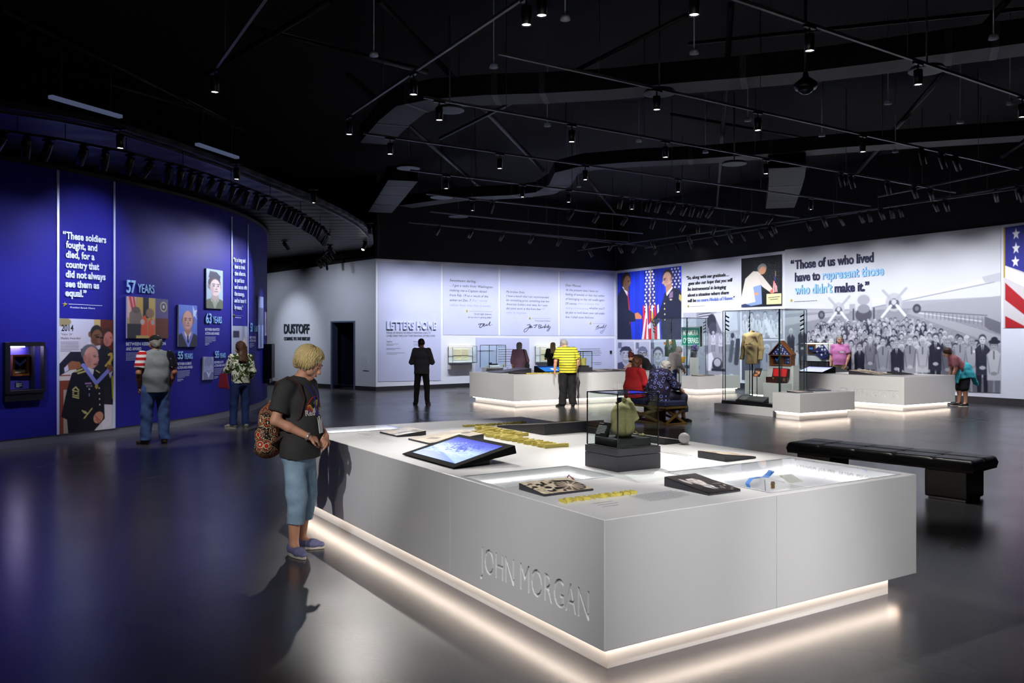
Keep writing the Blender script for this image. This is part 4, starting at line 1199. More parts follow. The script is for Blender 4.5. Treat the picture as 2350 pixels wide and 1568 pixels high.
# ---------------------------------------------------------------- smooth solid shapes (bodies, cloth) from blended rounded segments
def surfnet(d, org, vox):
    """closed quad surface of a sampled distance field"""
    s = d < 0
    nx, ny, nz = d.shape
    c = np.zeros((nx - 1, ny - 1, nz - 1), np.int8)
    offs = [(i, j, k) for i in (0, 1) for j in (0, 1) for k in (0, 1)]
    for i, j, k in offs: c += s[i:nx - 1 + i, j:ny - 1 + j, k:nz - 1 + k]
    act = (c > 0) & (c < 8)
    ids = -np.ones(act.shape, np.int64); cells = np.argwhere(act); ids[act] = np.arange(len(cells))
    acc = np.zeros((len(cells), 3)); cnt = np.zeros(len(cells))
    ci, cj, ck = cells.T
    for a in offs:
        for ax in range(3):
            if a[ax]: continue
            b = list(a); b[ax] = 1
            da = d[ci + a[0], cj + a[1], ck + a[2]]; db = d[ci + b[0], cj + b[1], ck + b[2]]
            m = (da < 0) != (db < 0)
            t = np.where(m, da / np.where(m, da - db, 1), 0)
            p = np.zeros((len(cells), 3)) + np.array(a, float); p[:, ax] += t
            acc[m] += p[m]; cnt[m] += 1
    v = (cells + acc / cnt[:, None]) * vox + np.array(org)
    faces = []
    for ax in range(3):
        sl0 = [slice(1, -1)] * 3; sl1 = [slice(1, -1)] * 3
        sl0[ax] = slice(0, -1); sl1[ax] = slice(1, None)
        ch = s[tuple(sl0)] != s[tuple(sl1)]
        e = np.argwhere(ch); e2 = e.copy()
        for q in range(3):
            if q != ax: e2[:, q] += 1
        ins = s[tuple(e2.T)]
        u, w = (ax + 1) % 3, (ax + 2) % 3
        quad = []
        for du, dw in ((-1, -1), (0, -1), (0, 0), (-1, 0)):
            q = e2.copy(); q[:, u] += du; q[:, w] += dw; quad.append(ids[tuple(q.T)])
        quad = np.stack(quad, 1); quad[~ins] = quad[~ins][:, ::-1]
        faces.append(quad)
    f = np.concatenate(faces)
    return v, f[(f >= 0).all(1)]


class Solid:
    """blend of rounded tapering segments with elliptical sections"""
    def __init__(self, vox=.01, k=.03):
        self.vox, self.k, self.pr = vox, k, []

    def seg(self, a, b, ra, rb, side=None, k=None, flat=(0, 0), cut=False):
        """ra, rb: radius or (width, depth) at each end; side: direction of the width; flat: end caps cut square"""
        a = np.array(a, float); b = np.array(b, float)
        ra = (ra, ra) if not hasattr(ra, '__len__') else tuple(ra); rb = (rb, rb) if not hasattr(rb, '__len__') else tuple(rb)
        self.pr.append((a, b, ra, rb, None if side is None else np.array(side, float), self.k if k is None else k, flat, cut))
        return self

    def ball(self, c, r, side=None, up=None, k=None, cut=False):
        """r: (width, depth, height)"""
        c = np.array(c, float); u = np.array((0, 0, 1.) if up is None else up, float); u /= np.linalg.norm(u)
        r = (r, r, r) if not hasattr(r, '__len__') else r
        h = max(r[2] - min(r[0], r[1]), 1e-4)
        self.pr.append(('e', c, r, np.array((1., 0, 0) if side is None else side, float), u, self.k if k is None else k, cut))
        return self

    def chain(self, pts, rs, side=None, k=None, flat=(0, 0)):
        for i in range(len(pts) - 1):
            self.seg(pts[i], pts[i + 1], rs[i], rs[i + 1], side, k, (flat[0] if i == 0 else 0, flat[1] if i == len(pts) - 2 else 0))
        return self

    def _bounds(self, p):
        if isinstance(p[0], str):
            m = max(p[2]); return p[1] - m, p[1] + m
        m = max(max(p[2]), max(p[3]))
        return np.minimum(p[0], p[1]) - m, np.maximum(p[0], p[1]) + m

    def build(self, name, m, parent=None, wob=0.0, wscale=9.0, seed=0, fold=None):
        vox = self.vox
        add = [p for p in self.pr if not p[-1]]
        lo = np.min([self._bounds(p)[0] for p in add], 0) - 3 * vox - .015
        hi = np.max([self._bounds(p)[1] for p in add], 0) + 3 * vox + .015
        n = np.ceil((hi - lo) / vox).astype(int) + 1
        d = np.full(n, .5, np.float32)
        for p in self.pr:
            b0, b1 = self._bounds(p)
            kk = p[-2] if isinstance(p[0], str) else p[5]
            i0 = np.maximum(np.floor((b0 - kk - 2.5 * vox - lo) / vox).astype(int), 0); i1 = np.minimum(np.ceil((b1 + kk + 2.5 * vox - lo) / vox).astype(int) + 1, n)
            if (i1 <= i0).any(): continue
            g = np.stack(np.meshgrid(*[lo[q] + vox * np.arange(i0[q], i1[q]) for q in range(3)], indexing='ij'), -1)
            if isinstance(p[0], str):
                _, c, r, side, up, _, cut = p
                sd = side - up * side.dot(up); sd /= np.linalg.norm(sd); fr = np.cross(up, sd)
                q = g - c; x, y, z = q @ sd, q @ fr, q @ up
                e = np.sqrt((x / r[0]) ** 2 + (y / r[1]) ** 2 + (z / r[2]) ** 2) + 1e-6
                g2 = np.sqrt((x / r[0] ** 2) ** 2 + (y / r[1] ** 2) ** 2 + (z / r[2] ** 2) ** 2) + 1e-6
                di = e * (e - 1) / g2
                di = np.where(e < .3, -min(r) * (1 - e), di)
            else:
                a, b, ra, rb, side, _, flat, cut = p
                ax = b - a; L = np.linalg.norm(ax) + 1e-9; ax = ax / L
                q = g - a; h = q @ ax; t = np.clip(h / L, 0, 1)
                ov = h - t * L
                if side is None and ra[0] == ra[1] and rb[0] == rb[1]:
                    per = q - h[..., None] * ax
                    rr = ra[0] + (rb[0] - ra[0]) * t
                    di = np.sqrt((per ** 2).sum(-1) + ov ** 2) - rr
                else:
                    sd = np.array((1., 0, 0)) if side is None else side
                    sd = sd - ax * sd.dot(ax); sd /= np.linalg.norm(sd); fr = np.cross(ax, sd)
                    w_ = ra[0] + (rb[0] - ra[0]) * t; dd = ra[1] + (rb[1] - ra[1]) * t
                    x, y = q @ sd, q @ fr; mn = np.minimum(w_, dd)
                    e = np.sqrt((x / w_) ** 2 + (y / dd) ** 2 + (ov / mn) ** 2) + 1e-6
                    g2 = np.sqrt((x / w_ ** 2) ** 2 + (y / dd ** 2) ** 2 + (ov / mn ** 2) ** 2) + 1e-6
                    di = np.where(e < .3, -mn * (1 - e), e * (e - 1) / g2)
                if flat[0]: di = np.maximum(di, -h)
                if flat[1]: di = np.maximum(di, h - L)
            sl = tuple(slice(i0[q], i1[q]) for q in range(3))
            o = d[sl]
            if cut:
                d[sl] = np.maximum(o, -di)
            else:
                kk = max(kk, 1e-4)
                hh = np.maximum(kk - np.abs(o - di), 0) / kk
                d[sl] = np.minimum(o, di) - hh * hh * kk * .25
        if wob:
            x, y, z = [lo[q] + vox * np.arange(n[q]) for q in range(3)]
            X, Y, Z = np.meshgrid(x, y, z, indexing='ij', sparse=True); s = wscale; ph = seed * 1.7
            w_ = np.sin(X * s * 1.3 + 2.1 * np.sin(Z * s * .7 + ph)) * np.sin(Y * s + ph) + .7 * np.sin(Z * s * 1.6 + 3 * np.sin(X * s * .9 + Y * s * .6 + ph)) + .4 * np.sin(Z * s * 3.1 + X * s * 2 + ph)
            d = d + (w_ * wob).astype(np.float32)
        v, f = surfnet(d, lo, vox)
        me = bpy.data.meshes.new(name)
        me.vertices.add(len(v)); me.vertices.foreach_set('co', v.ravel())
        me.loops.add(len(f) * 4); me.loops.foreach_set('vertex_index', f.ravel().astype(np.int32))
        me.polygons.add(len(f)); me.polygons.foreach_set('loop_start', np.arange(0, len(f) * 4, 4, dtype=np.int32))
        me.polygons.foreach_set('use_smooth', np.ones(len(f), bool))
        me.update(calc_edges=True)
        me.materials.append(m)
        o = bpy.data.objects.new(name, me); COL.objects.link(o)
        if parent: o.parent = parent
        return o


def node_mat(name, fn, rough=.8, sheen=0.0):
    """material whose colour comes from a small node network built by fn(nt, object coordinates) -> colour socket"""
    if name in MATS: return MATS[name]
    m = bpy.data.materials.new(name); m.use_nodes = True
    nt = m.node_tree; b = nt.nodes['Principled BSDF']; b.inputs['Roughness'].default_value = rough; b.inputs['Sheen Weight'].default_value = sheen
    b.inputs['Specular IOR Level'].default_value = .25
    tc = nt.nodes.new('ShaderNodeTexCoord')
    nt.links.new(fn(nt, tc.outputs['Object']), b.inputs['Base Color'])
    MATS[name] = m
    return m


def ramp(nt, sock, stops, const=True):
    cr = nt.nodes.new('ShaderNodeValToRGB')
    if const: cr.color_ramp.interpolation = 'CONSTANT'
    el = cr.color_ramp.elements
    while len(el) < len(stops): el.new(.5)
    for e, (p, c) in zip(el, stops): e.position = p; e.color = lin(c) + (1,)
    nt.links.new(sock, cr.inputs[0])
    return cr.outputs[0]


def mth(nt, op, a, b=None):
    n = nt.nodes.new('ShaderNodeMath'); n.operation = op
    for i, x in enumerate((a, b)):
        if x is None: continue
        if isinstance(x, (int, float)): n.inputs[i].default_value = x
        else: nt.links.new(x, n.inputs[i])
    return n.outputs[0]


def xyz(nt, co):
    n = nt.nodes.new('ShaderNodeSeparateXYZ'); nt.links.new(co, n.inputs[0]); return n.outputs


def vor(nt, co, scale, out='Distance', rnd=1.0):
    n = nt.nodes.new('ShaderNodeTexVoronoi'); n.inputs['Scale'].default_value = scale; n.inputs['Randomness'].default_value = rnd
    nt.links.new(co, n.inputs['Vector']); return n.outputs[out]


def noi(nt, co, scale, detail=3, dist=0.0):
    n = nt.nodes.new('ShaderNodeTexNoise'); n.inputs['Scale'].default_value = scale; n.inputs['Detail'].default_value = detail; n.inputs['Distortion'].default_value = dist
    nt.links.new(co, n.inputs['Vector']); return n.outputs[0]


def mixc(nt, f, a, b):
    n = nt.nodes.new('ShaderNodeMix'); n.data_type = 'RGBA'
    for i, x in ((0, f), (6, a), (7, b)):
        if isinstance(x, tuple): n.inputs[i].default_value = lin(x) + (1,)
        elif isinstance(x, (int, float)): n.inputs[i].default_value = x
        else: nt.links.new(x, n.inputs[i])
    return n.outputs[2]
# ---------------------------------------------------------------- ceiling: tracks, spotlights, ducts, pipes
TZ = 5.2
RAIL = mat('track_rail_grey', (.40, .40, .43), .4, metal=.3)
CAN = mat('lamp_black', (.045, .045, .05), .35)
LENS = mat('lamp_lens_lit', (1, 1, 1), .5, emit=(1, .97, .92), estr=30)
LENS_DIM = mat('lamp_lens_dark', (.25, .25, .28), .1)


DUCTS = {}
DUCTS['a'] = ([(860, 330), (905, 282), (945, 250), (1010, 238), (1120, 230), (1250, 226), (1400, 218), (1550, 204), (1700, 192), (1850, 178), (2000, 160), (2150, 140), (2420, 105)], 5.8, .62, .35)
DUCTS['b'] = ([(930, 475), (1060, 457), (1180, 452), (1250, 444), (1285, 425), (1300, 398), (1350, 386), (1450, 378), (1600, 371), (1780, 358), (1945, 344), (2350, 318)], 5.8, .6, .3)
DUCTS['c'] = ([(872, 488), (895, 457), (925, 415)], 5.45, .7, .35)
DUCTS['d'] = ([(1790, 478), (1800, 440), (1806, 408), (1806, 385)], 5.5, .8, .3)


def in_duct(p, m=.12):
    for pts, z, wd, ht in DUCTS.values():
        q = [P(x, y, z) for x, y in pts]
        for a, b in zip(q[:-1], q[1:]):
            d = (b - a).xy; t = max(0, min(1, (p.xy - a.xy).dot(d) / d.length_squared))
            if (a.xy + d * t - p.xy).length < wd / 2 + m: return True
    return False


SEGS = []


LAMPS = []


def snap(x, y, zt):
    """the point of a track at height zt that lies in picture column x, nearest below row y"""
    best = None
    for a, b in SEGS:
        if abs(a.z - zt) > .02: continue
        k = (x - CX) / F; d = b - a; den = d.x - k * d.y
        if abs(den) < 1e-6: continue
        t = (k * a.y - a.x) / den
        if not -.06 <= t <= 1.06: continue
        p = a + d * max(.004, min(.996, t)); row = CY - (p.z - HC) * F / p.y
        if p.y > 1 and (best is None or abs(row - y) < best[0]): best = (abs(row - y), p)
    return best[1] if best and best[0] < 60 else P(x, y, zt)


def crowded(p, m=.21): return any((p - q).length < m for q in LAMPS)


def track(label, pts, z=TZ, rods=True, world=False):
    mb = MB(); q = [Vector(p) if world else P(p[0], p[1], z) for p in pts]
    for a, b in zip(q[:-1], q[1:]): mb.beam(a, b, .036, .034); SEGS.append((a, b))
    o = mb.build('light_track', RAIL)
    if rods:
        for a, b in zip(q[:-1], q[1:]):
            n = max(2, int((b - a).length / 3.5) + 1)
            for i in range(n):
                for dt in (0, .15, -.15, .3, -.3, .42, -.42):
                    t = (i + .5 + dt) / n; p = a + (b - a) * t
                    if not in_duct(p): break
                MB().tube([p, (p.x, p.y, 6.99)], .006, 6).build('hanger_rod', CAN, o)
    return props(o, label, 'light track')


track('ceiling light track sloping down to the left near the middle of the ceiling', [(1262, -46), (800, 266)])
track('short ceiling light track high over the blue wall', [(640, -46), (486, 169)])
track('ceiling light track running off the upper right corner of the view', [(1560, -46), (2420, 247)])
track('ceiling light track below the one in the upper right corner', [(1144, 122), (2338, 389)])
track('ceiling light track starting beside the big round air diffuser', [(972, 223), (2193, 442)])
track('ceiling light track starting over the end of the ring soffit', [(834, 306), (1998, 473)])
track('fourth ceiling track from the letters wall', [(942, 391), (1834, 500)])
track('third ceiling track from the letters wall', [(978, 445), (1700, 523)])
track('second ceiling track from the letters wall', [(987, 486), (1475, 536)])
track('ceiling track nearest the letters wall', [(938, 511), (1440, 556)])
track('ceiling track along the photo wall', [(1480, 570), (2420, 412)])
track('short cross track at the right of the ceiling', [(2015, 452), (2346, 383)], 5.28)
BACKT = [Vector((-4.2, -.6, TZ)), Vector((5.6, 1.2, TZ))]
track('ceiling light track just behind the viewer', BACKT, world=True)


def can_mesh(lit, tilt):
    """spotlight hanging from z = 0; tilted ones carry a longer snoot on a yoke"""
    mb = MB()
    mb.box(-.09, -.02, -.045, .09, .02, -.012)
    mb.tube([(0, 0, -.04), (0, 0, -.10)], .011, 8)
    L = .20 if not tilt else .27
    a = Vector((math.sin(tilt), 0, -math.cos(tilt))); o = Vector((0, 0, -.10)) - a * (.05 if tilt else 0)
    mb.lathe([(.02, 0), (.052, .012), (.055, .04), (.055, L), (.047, L), (.047, L - .02), (.02, L - .02)], 16, o, a)
    if tilt: mb.tube([(0, -.062, -.10), (0, -.062, -.16), (0, .062, -.16), (0, .062, -.10)], .006, 5)
    can = mb
    ln = MB().lathe([(.046, L - .016), (.046, L - .012)], 16, o, a)
    return can, ln, o + a * (L + .01), a


N_SPOT = [0]
PROTO = {}


def lamp(loc, yaw, tilt, lit, label, energy=0, angle=40, color=(1, .96, .9), target=None, blend=.6):
    """loc: point on the track; yaw: compass heading the lamp leans to; the lamp's own light sits at its mouth"""
    key = (round(tilt, 2), lit)
    if key not in PROTO:
        c, l, m, a = can_mesh(lit, tilt)
        o = c.build('track_spotlight', CAN)
        l.build('lens', LENS if lit else LENS_DIM, o)
        PROTO[key] = (o, m, a, False)
    o, m, a, used = PROTO[key]
    if used: o = dup(o)
    else: PROTO[key] = (o, m, a, True)
    o.location = loc; o.rotation_euler = (0, 0, yaw); LAMPS.append(Vector(loc))
    props(o, label, 'spotlight', 'track spotlights')
    if energy:
        c, s = math.cos(yaw), math.sin(yaw)
        w = Vector(loc) + Vector((m.x * c - m.y * s, m.x * s + m.y * c, m.z - .004))
        d = Vector((a.x * c - a.y * s, a.x * s + a.y * c, a.z))
        li = spot('lamp_light', w, target if target is not None else w + d, energy, color, angle, blend, .03)
        mat_ = o.matrix_basis.copy()
        li.parent = o; li.matrix_parent_inverse = mat_.inverted()
    return o


ORD = ['first', 'second', 'third', 'fourth', 'fifth', 'sixth', 'seventh', 'eighth', 'ninth', 'tenth', 'eleventh', 'twelfth', 'thirteenth', 'fourteenth', 'fifteenth', 'sixteenth', 'seventeenth', 'eighteenth', 'nineteenth', 'twentieth',
       'twenty-first', 'twenty-second', 'twenty-third', 'twenty-fourth', 'twenty-fifth', 'twenty-sixth', 'twenty-seventh', 'twenty-eighth', 'twenty-ninth', 'thirtieth', 'thirty-first', 'thirty-second', 'thirty-third', 'thirty-fourth', 'thirty-fifth', 'thirty-sixth', 'thirty-seventh', 'thirty-eighth']


def downs(px, track_name, yaw, E, angle=44, targets=None, z=TZ, drop=.30):
    for i, (x, y) in enumerate(px):
        q0 = P(x, y, z - drop); q = snap(x, CY - (z - HC) * F / q0.y, z)
        e = E[i] if hasattr(E, '__len__') else E
        t = targets[i] if targets else None
        lamp(q, yaw, 0, True, 'lit can spotlight, %s on the %s' % (ORD[i], track_name), e, angle, target=t)


T1T = lambda u, v: T1C + U * u + V * v + ZV * .8
yU, yV = TH, TH + math.pi / 2
GP = lambda x, y, z: Vector((x, y, z))
downs([(795, 301), (949, 188), (1208, 78), (1243, 54)], 'track sloping down to the left', yV, [1150, 1050, 800, 720], 25, [T1T(.9, 4.1), T1T(1.2, 2.9), T1T(1.6, 1.4), T1T(1.9, .6)])
downs([(493, 186)], 'short track high over the blue wall', yV, 60)
downs([(1593, 25), (1858, 105), (2107, 180), (2346, 257)], 'track running off the upper right corner', yU, [520, 420, 300, 300], 40, [T1T(1.6, 2.2), GP(4.4, 9.3, .4), GP(8.5, 16, 0), GP(10, 17, 0)])
downs([(1507, 237), (1739, 287), (1980, 337)], 'track below the upper right one', yU, [1100, 2100, 2600], 24, [GP(3.1, 16.9, .7), GP(6.2, 18.2, .5), GP(9.0, 20.3, .6)])
downs([(1008, 263), (1312, 312), (1527, 347), (1758, 388)], 'track starting beside the round diffuser', yU, [2300, 1500, 1300, 2200], 26, [GP(.2, 20.9, .5), GP(2.2, 22.2, .5), GP(3.6, 17.2, .6), GP(6.2, 25.6, .5)])
downs([(895, 345), (1147, 375), (1343, 399), (1556, 430), (1861, 468)], 'track starting over the ring soffit', yU, [500, 900, 1000, 1100, 900], 34, [GP(-2.2, 21.4, .9), GP(.5, 22.3, .8), GP(2.6, 23.2, .8), GP(5.2, 26.8, 1.1), GP(9.8, 22.5, .8)])
downs([(1024, 422), (1199, 443), (1305, 456), (1450, 472)], 'fourth track from the letters wall', yU, [100, 300, 300, 300])
downs([(1084, 478), (1602, 542)], 'third track from the letters wall', yU, [120, 120])


def tilts(px, where, yaw, lit=(), tilt=.6, z=TZ, start=0):
    """spotlights leaning out of plumb, given by the point of the track they hang from"""
    for i, (x, y) in enumerate(px):
        r = random.Random(int(x * 7 + y))
        t = (.45, .6, .75)[r.randrange(3)]
        p = snap(x, y, z)
        if crowded(p): continue
        lamp(p, yaw + r.uniform(-.25, .25), t, i in lit, 'tilted black spotlight, %s on the %s' % (ORD[i + start], where))


yWL = math.atan2(-WL.n.y, -WL.n.x); yWR = math.atan2(-WR.n.y, -WR.n.x)
tilts([(1425, 450), (1490, 458), (1512, 461), (1545, 465), (1572, 468), (1590, 470), (1610, 473), (1632, 475), (1714, 485), (1770, 492)], 'fourth track from the letters wall', yWL, (4, 7))
tilts([(1130, 461), (1312, 481), (1371, 488), (1436, 494), (1500, 501), (1570, 509), (1640, 517)], 'third track from the letters wall', yWL, (4,))
tilts([(2115, 339), (2160, 349), (2193, 356)], 'track below the upper right one', yWR)
tilts([(1930, 395), (1952, 399), (2036, 414), (2097, 425), (2135, 432)], 'track starting beside the round diffuser', yWR)
tilts([(1552, 558), (1585, 552), (1640, 543), (1675, 537), (1705, 532), (1745, 525), (1767, 522), (1855, 507), (1929, 495), (1975, 487), (1995, 483), (2046, 475), (2066, 472), (2145, 458), (2285, 435), (2335, 426)], 'track along the photo wall', yWR, (1, 5))

# wall washers that light the two long walls
track('wall washer track before the letters wall', [WL.at(.2, 5.1, 2.9), WL.at(WL.len - .6, 5.1, 2.9)], 5.1, world=True)
track('wall washer track before the photo wall', [WR.at(1.0, 5.02, 2.7), WR.at(20, 5.02, 2.7)], 5.02, world=True)
for i in range(9):
    s = .5 + i * 1.22
    q = WL.at(s, 5.1, 2.9)
    lamp(q, yWL, .75, True, 'lit wall washer before the letters wall, %s from the left' % ORD[i], 430, 74, (.90, .93, 1), WL.at(s, 2.0), 1.0)
for i in range(11):
    s = 1.7 + i * 1.68
    q = WR.at(s, 5.02, 2.7)
    lamp(q, yWR, .6, True, 'lit wall washer before the photo wall, %s from the corner' % ORD[i], 390, 92, (.92, .94, 1), WR.at(s, 1.9), 1.0)

# ring of spotlights that hangs under the soffit in front of the blue wall
RZ = 4.38
ringpx = [(-330, 262), (-120, 285), (40, 305), (150, 322), (290, 349), (420, 382), (530, 418), (620, 452), (690, 487), (735, 517), (757, 546), (757, 570), (742, 588), (728, 597)]
q = RING = [P(x, y, RZ) for x, y in ringpx]
mb = MB()
for a, b in zip(q[:-1], q[1:]): mb.beam(a, b, .04, .035); SEGS.append((a, b))
o = mb.build('light_track', BLACK); props(o, 'curved black light track following the blue wall under the soffit', 'light track')
for p in q: MB().tube([p, (p.x, p.y, 4.619)], .006, 6).build('hanger_rod', CAN, o)
rim = [v - (v - Vector((-16, 22, v.z))).normalized() * .15 + Vector((0, 0, -.03)) for v in sof]
mb = MB()
rim = rim[:-6]
for a, b in zip(rim[:-1], rim[1:]): mb.beam(a, b, .036, .04)
props(mb.build('light_track', mat('track_rail_dark', (.24, .24, .30), .35, metal=.4)), 'curved light track along the rim of the black soffit', 'light track')


def ringpt(x):
    for (x0, y0), (x1, y1) in zip(ringpx[:-1], ringpx[1:]):
        if x0 <= x <= x1: return P(x, y0 + (y1 - y0) * (x - x0) / (x1 - x0), RZ)


k = 0
for i, x in enumerate((5, 62, 112, 192, 243, 300, 345, 388, 415, 487, 510, 535, 552, 566, 590, 608, 628, 640, 652, 664, 682, 694, 706, 735, 742, 748)):
    p = ringpt(x)
    if crowded(p): continue
    n = (p - WB.c); yaw = math.atan2(-n.y, -n.x)
    lamp(p, yaw + random.Random(i).uniform(-.3, .3), .45 if i % 3 else .75, False, 'spotlight aimed at the blue wall, %s from the left on the curved track' % ORD[i])
for i, (x, y) in enumerate(((757, 560), (755, 575), (748, 584), (738, 591), (730, 596))):
    p = P(x, y, RZ)
    if not crowded(p): lamp(p, math.atan2(WD.n.y, WD.n.x) + 2.9, .6, i in (3, 6, 8), 'spotlight at the far turn of the curved track, %s from the right' % ORD[i])
L_CAP = P(357, 1019, 0) + ZV * 1.2; L_LEAF = P(552, 983, 0) + ZV * 1.2
for i, (x, y) in enumerate(((276, 342), (543, 413), (720, 467), (849, 537))):
    p = P(x, y, 4.33); p.z = 4.636
    lamp(p, 0, 0, True, 'lit can spotlight under the rim of the soffit, %s from the left' % ORD[i], (420, 420, 120, 50)[i], 34, target=(L_CAP, L_LEAF, None, None)[i])
lamp(P(838, 553, 4.636), -2.0, .6, True, 'lit tilted spotlight at the turn of the soffit rim')
lamp(P(800, 583, 4.636), 2.2, .75, False, 'tilted dark spotlight under the far rim of the soffit')
lamp(P(752, 596, 4.636), 2.2, .6, False, 'dark spotlight over the raised title DUSTOFF')
# lights of the blue wall: they hang on the curved track, left part of it outside the frame
for i, (s_, z_, e, ang) in enumerate(((SB0 + .5, 2.2, 420, 72), (WB.px(20, 740)[0], 2.2, 420, 70), (WB.px(200, 600)[0], 3.0, 420, 66), (WB.px(200, 850)[0], 1.5, 460, 40), (WB.px(300, 740)[0], 2.3, 240, 70), (WB.px(340, 720)[0], 2.1, 300, 50), (WB.px(430, 740)[0], 2.4, 380, 66), (WB.px(490, 670)[0], 2.8, 400, 66),
                                          (WB.px(475, 840)[0], 1.5, 280, 40), (WB.px(550, 690)[0], 2.8, 460, 66), (WB.px(550, 840)[0], 1.6, 330, 40), (WB.px(600, 740)[0], 2.0, 420, 40))):
    p = min((c for c in (RING[j] + (RING[j + 1] - RING[j]) * (t / 12) for j in range(len(RING) - 1) for t in range(12)) if not crowded(c)), key=lambda v: (v - WB.at(s_, RZ, 1.6)).length)
    n = (p - WB.c); yaw = math.atan2(-n.y, -n.x)
    lamp(p, yaw, .45, False, 'spotlight washing the blue wall pictures, %s from the left' % ORD[i], e * .62, ang, (.76, .76, 1), WB.at(s_, z_), 1.0)
# doorway wall
for i, (s_, z_, e) in enumerate(((WD.px(640, 760)[0], 1.7, 75), (WD.px(682, 772)[0], 1.75, 170), (WD.px(770, 750)[0], 1.9, 90), (WD.px(845, 760)[0], 1.8, 70))):
    p = WD.at(s_, TZ, 3.2); p.z = 4.636
    lamp(p, math.atan2(-WD.n.y, -WD.n.x), .75, False, 'spotlight hanging before the doorway wall, %s from the left' % ORD[i], e * 2, 50 if i == 1 else 90, (.93, .95, 1), WD.at(s_, z_), .9)
# behind the viewer: lamps that light the near sides of the front table and the woman
bt = lambda t: BACKT[0] + (BACKT[1] - BACKT[0]) * t
for i, (t, tg, e, ang) in enumerate(((.06, Vector((-1.6, 6.75, 1.1)), 430, 17), (.24, Vector((-.4, 5.6, .5)), 290, 28), (.42, Vector((.6, 4.5, .5)), 230, 30), (.72, Vector((1.4, 4.8, .55)), 260, 25), (.9, Vector((2.3, 5.3, .6)), 260, 23))):
    lamp(bt(t), math.atan2(tg.y - bt(t).y, tg.x - bt(t).x), .75, True, 'lit spotlight behind the viewer, %s from the left' % ORD[i], e * 3.5, ang, (1, .98, .97), tg, 1.0)

# ---- ducts, pipes, diffusers, sensors
DUCT = mat('duct_dark_grey', (.085, .085, .095), .6, noise=.25, nscale=6)
TAPE = mat('duct_tape_pale', (.30, .31, .34), .6, noise=.2, nscale=20)


def duct(label, px, z, wd, ht, tapes):
    q = [P(x, y, z) for x, y in px]
    mb = MB(); rings = []
    for i, p in enumerate(q):
        d = (q[min(i + 1, len(q) - 1)] - q[max(i - 1, 0)]); d.z = 0; d.normalize(); s = Vector((d.y, -d.x, 0))
        rings.append([p - s * wd / 2, p + s * wd / 2, p + s * wd / 2 + ZV * ht, p - s * wd / 2 + ZV * ht])
    vs = [v for r in rings for v in r]; fs = []
    for i in range(len(q) - 1):
        for k in range(4): fs.append((i * 4 + k, i * 4 + (k + 1) % 4, i * 4 + 4 + (k + 1) % 4, i * 4 + 4 + k))
    mb.add(vs, fs); o = mb.build('air_duct', DUCT); props(o, label, 'air duct')
    for t in tapes:
        i = min(int(t), len(q) - 2); f = t - i; a = q[i] + (q[i + 1] - q[i]) * f; d = (q[i + 1] - q[i]).normalized(); s = Vector((d.y, -d.x, 0))
        MB().prism([a - s * (wd / 2 + .006) - d * .05 - ZV * .006, a + s * (wd / 2 + .006) - d * .05 - ZV * .006, a + s * (wd / 2 + .006) + d * .05 - ZV * .006, a - s * (wd / 2 + .006) + d * .05 - ZV * .006], (0, 0, ht + .012)).build('tape_band', TAPE, o)


duct('long winding grey air duct crossing the upper right of the ceiling', *DUCTS['a'], (.9, 2.2, 4.15, 5.0, 8.05, 11.1, 11.5))
duct('second grey air duct farther back over the letters wall', *DUCTS['b'], (2.1, 2.4, 3.2, 3.6, 3.9, 7.9, 8.95))
duct('dark air duct end above the soffit', *DUCTS['c'], (.6, 1.2, 1.7))
duct('short grey air duct hanging before the photo wall', *DUCTS['d'], (.4, 1.4))
PIPE = mat('pipe_dark', (.11, .11, .12), .5)
for i, (a, b, r, z) in enumerate((((868, 0), (1247, 392), .05, 6.35), ((1678, 11), (1645, 497), .045, 6.35), ((2311, 0), (1916, 456), .05, 6.35), ((800, 172), (1140, 462), .05, 6.35), ((1345, 405), (1413, 490), .045, 6.35), ((2420, 280), (2240, 400), .045, 6.35),
                                  ((0, 20), (560, 300), .06, 6.75), ((760, 0), (470, 170), .05, 6.75), ((0, 120), (480, 260), .05, 6.75), ((560, 60), (980, 165), .05, 6.75), ((1577, 34), (1010, 318), .035, 6.25), ((1580, 100), (2350, 20), .03, 6.6), ((1540, 262), (2000, 345), .03, 6.45))):
    o = MB().tube([P(*a, z), P(*b, z)], r, 10).build('ceiling_pipe', PIPE)
    props(o, 'dark pipe under the ceiling, %s counted among the slanting ones' % ORD[i], 'pipe', 'pipes under the black ceiling')
DISC = mat('sensor_white', (.85, .87, .9), .5)
for i, (x, y) in enumerate(((1297, 46), (1133, 156), (1593, 124), (2280, 90), (1256, 290), (1466, 326), (2038, 239), (2204, 283), (1886, 313), (1716, 278), (1619, 351), (1328, 430), (2055, 350), (2318, 240), (858, 129))):
    p = P(x, y, 5.5)
    o = MB().lathe([(.015, .06), (.05, .05), (.062, .0), (.0, -.004)], 16, p).tube([p + Vector((0, 0, .05)), (p.x, p.y, 7)], .008, 6).build('ceiling_sensor', DISC)
    props(o, 'small pale disc hanging under the ceiling, %s in the order from the middle outwards' % ORD[i], 'ceiling sensor', 'small hanging ceiling discs')
GRILLE = mat('diffuser_grey', (.34, .36, .37), .4, metal=.2)
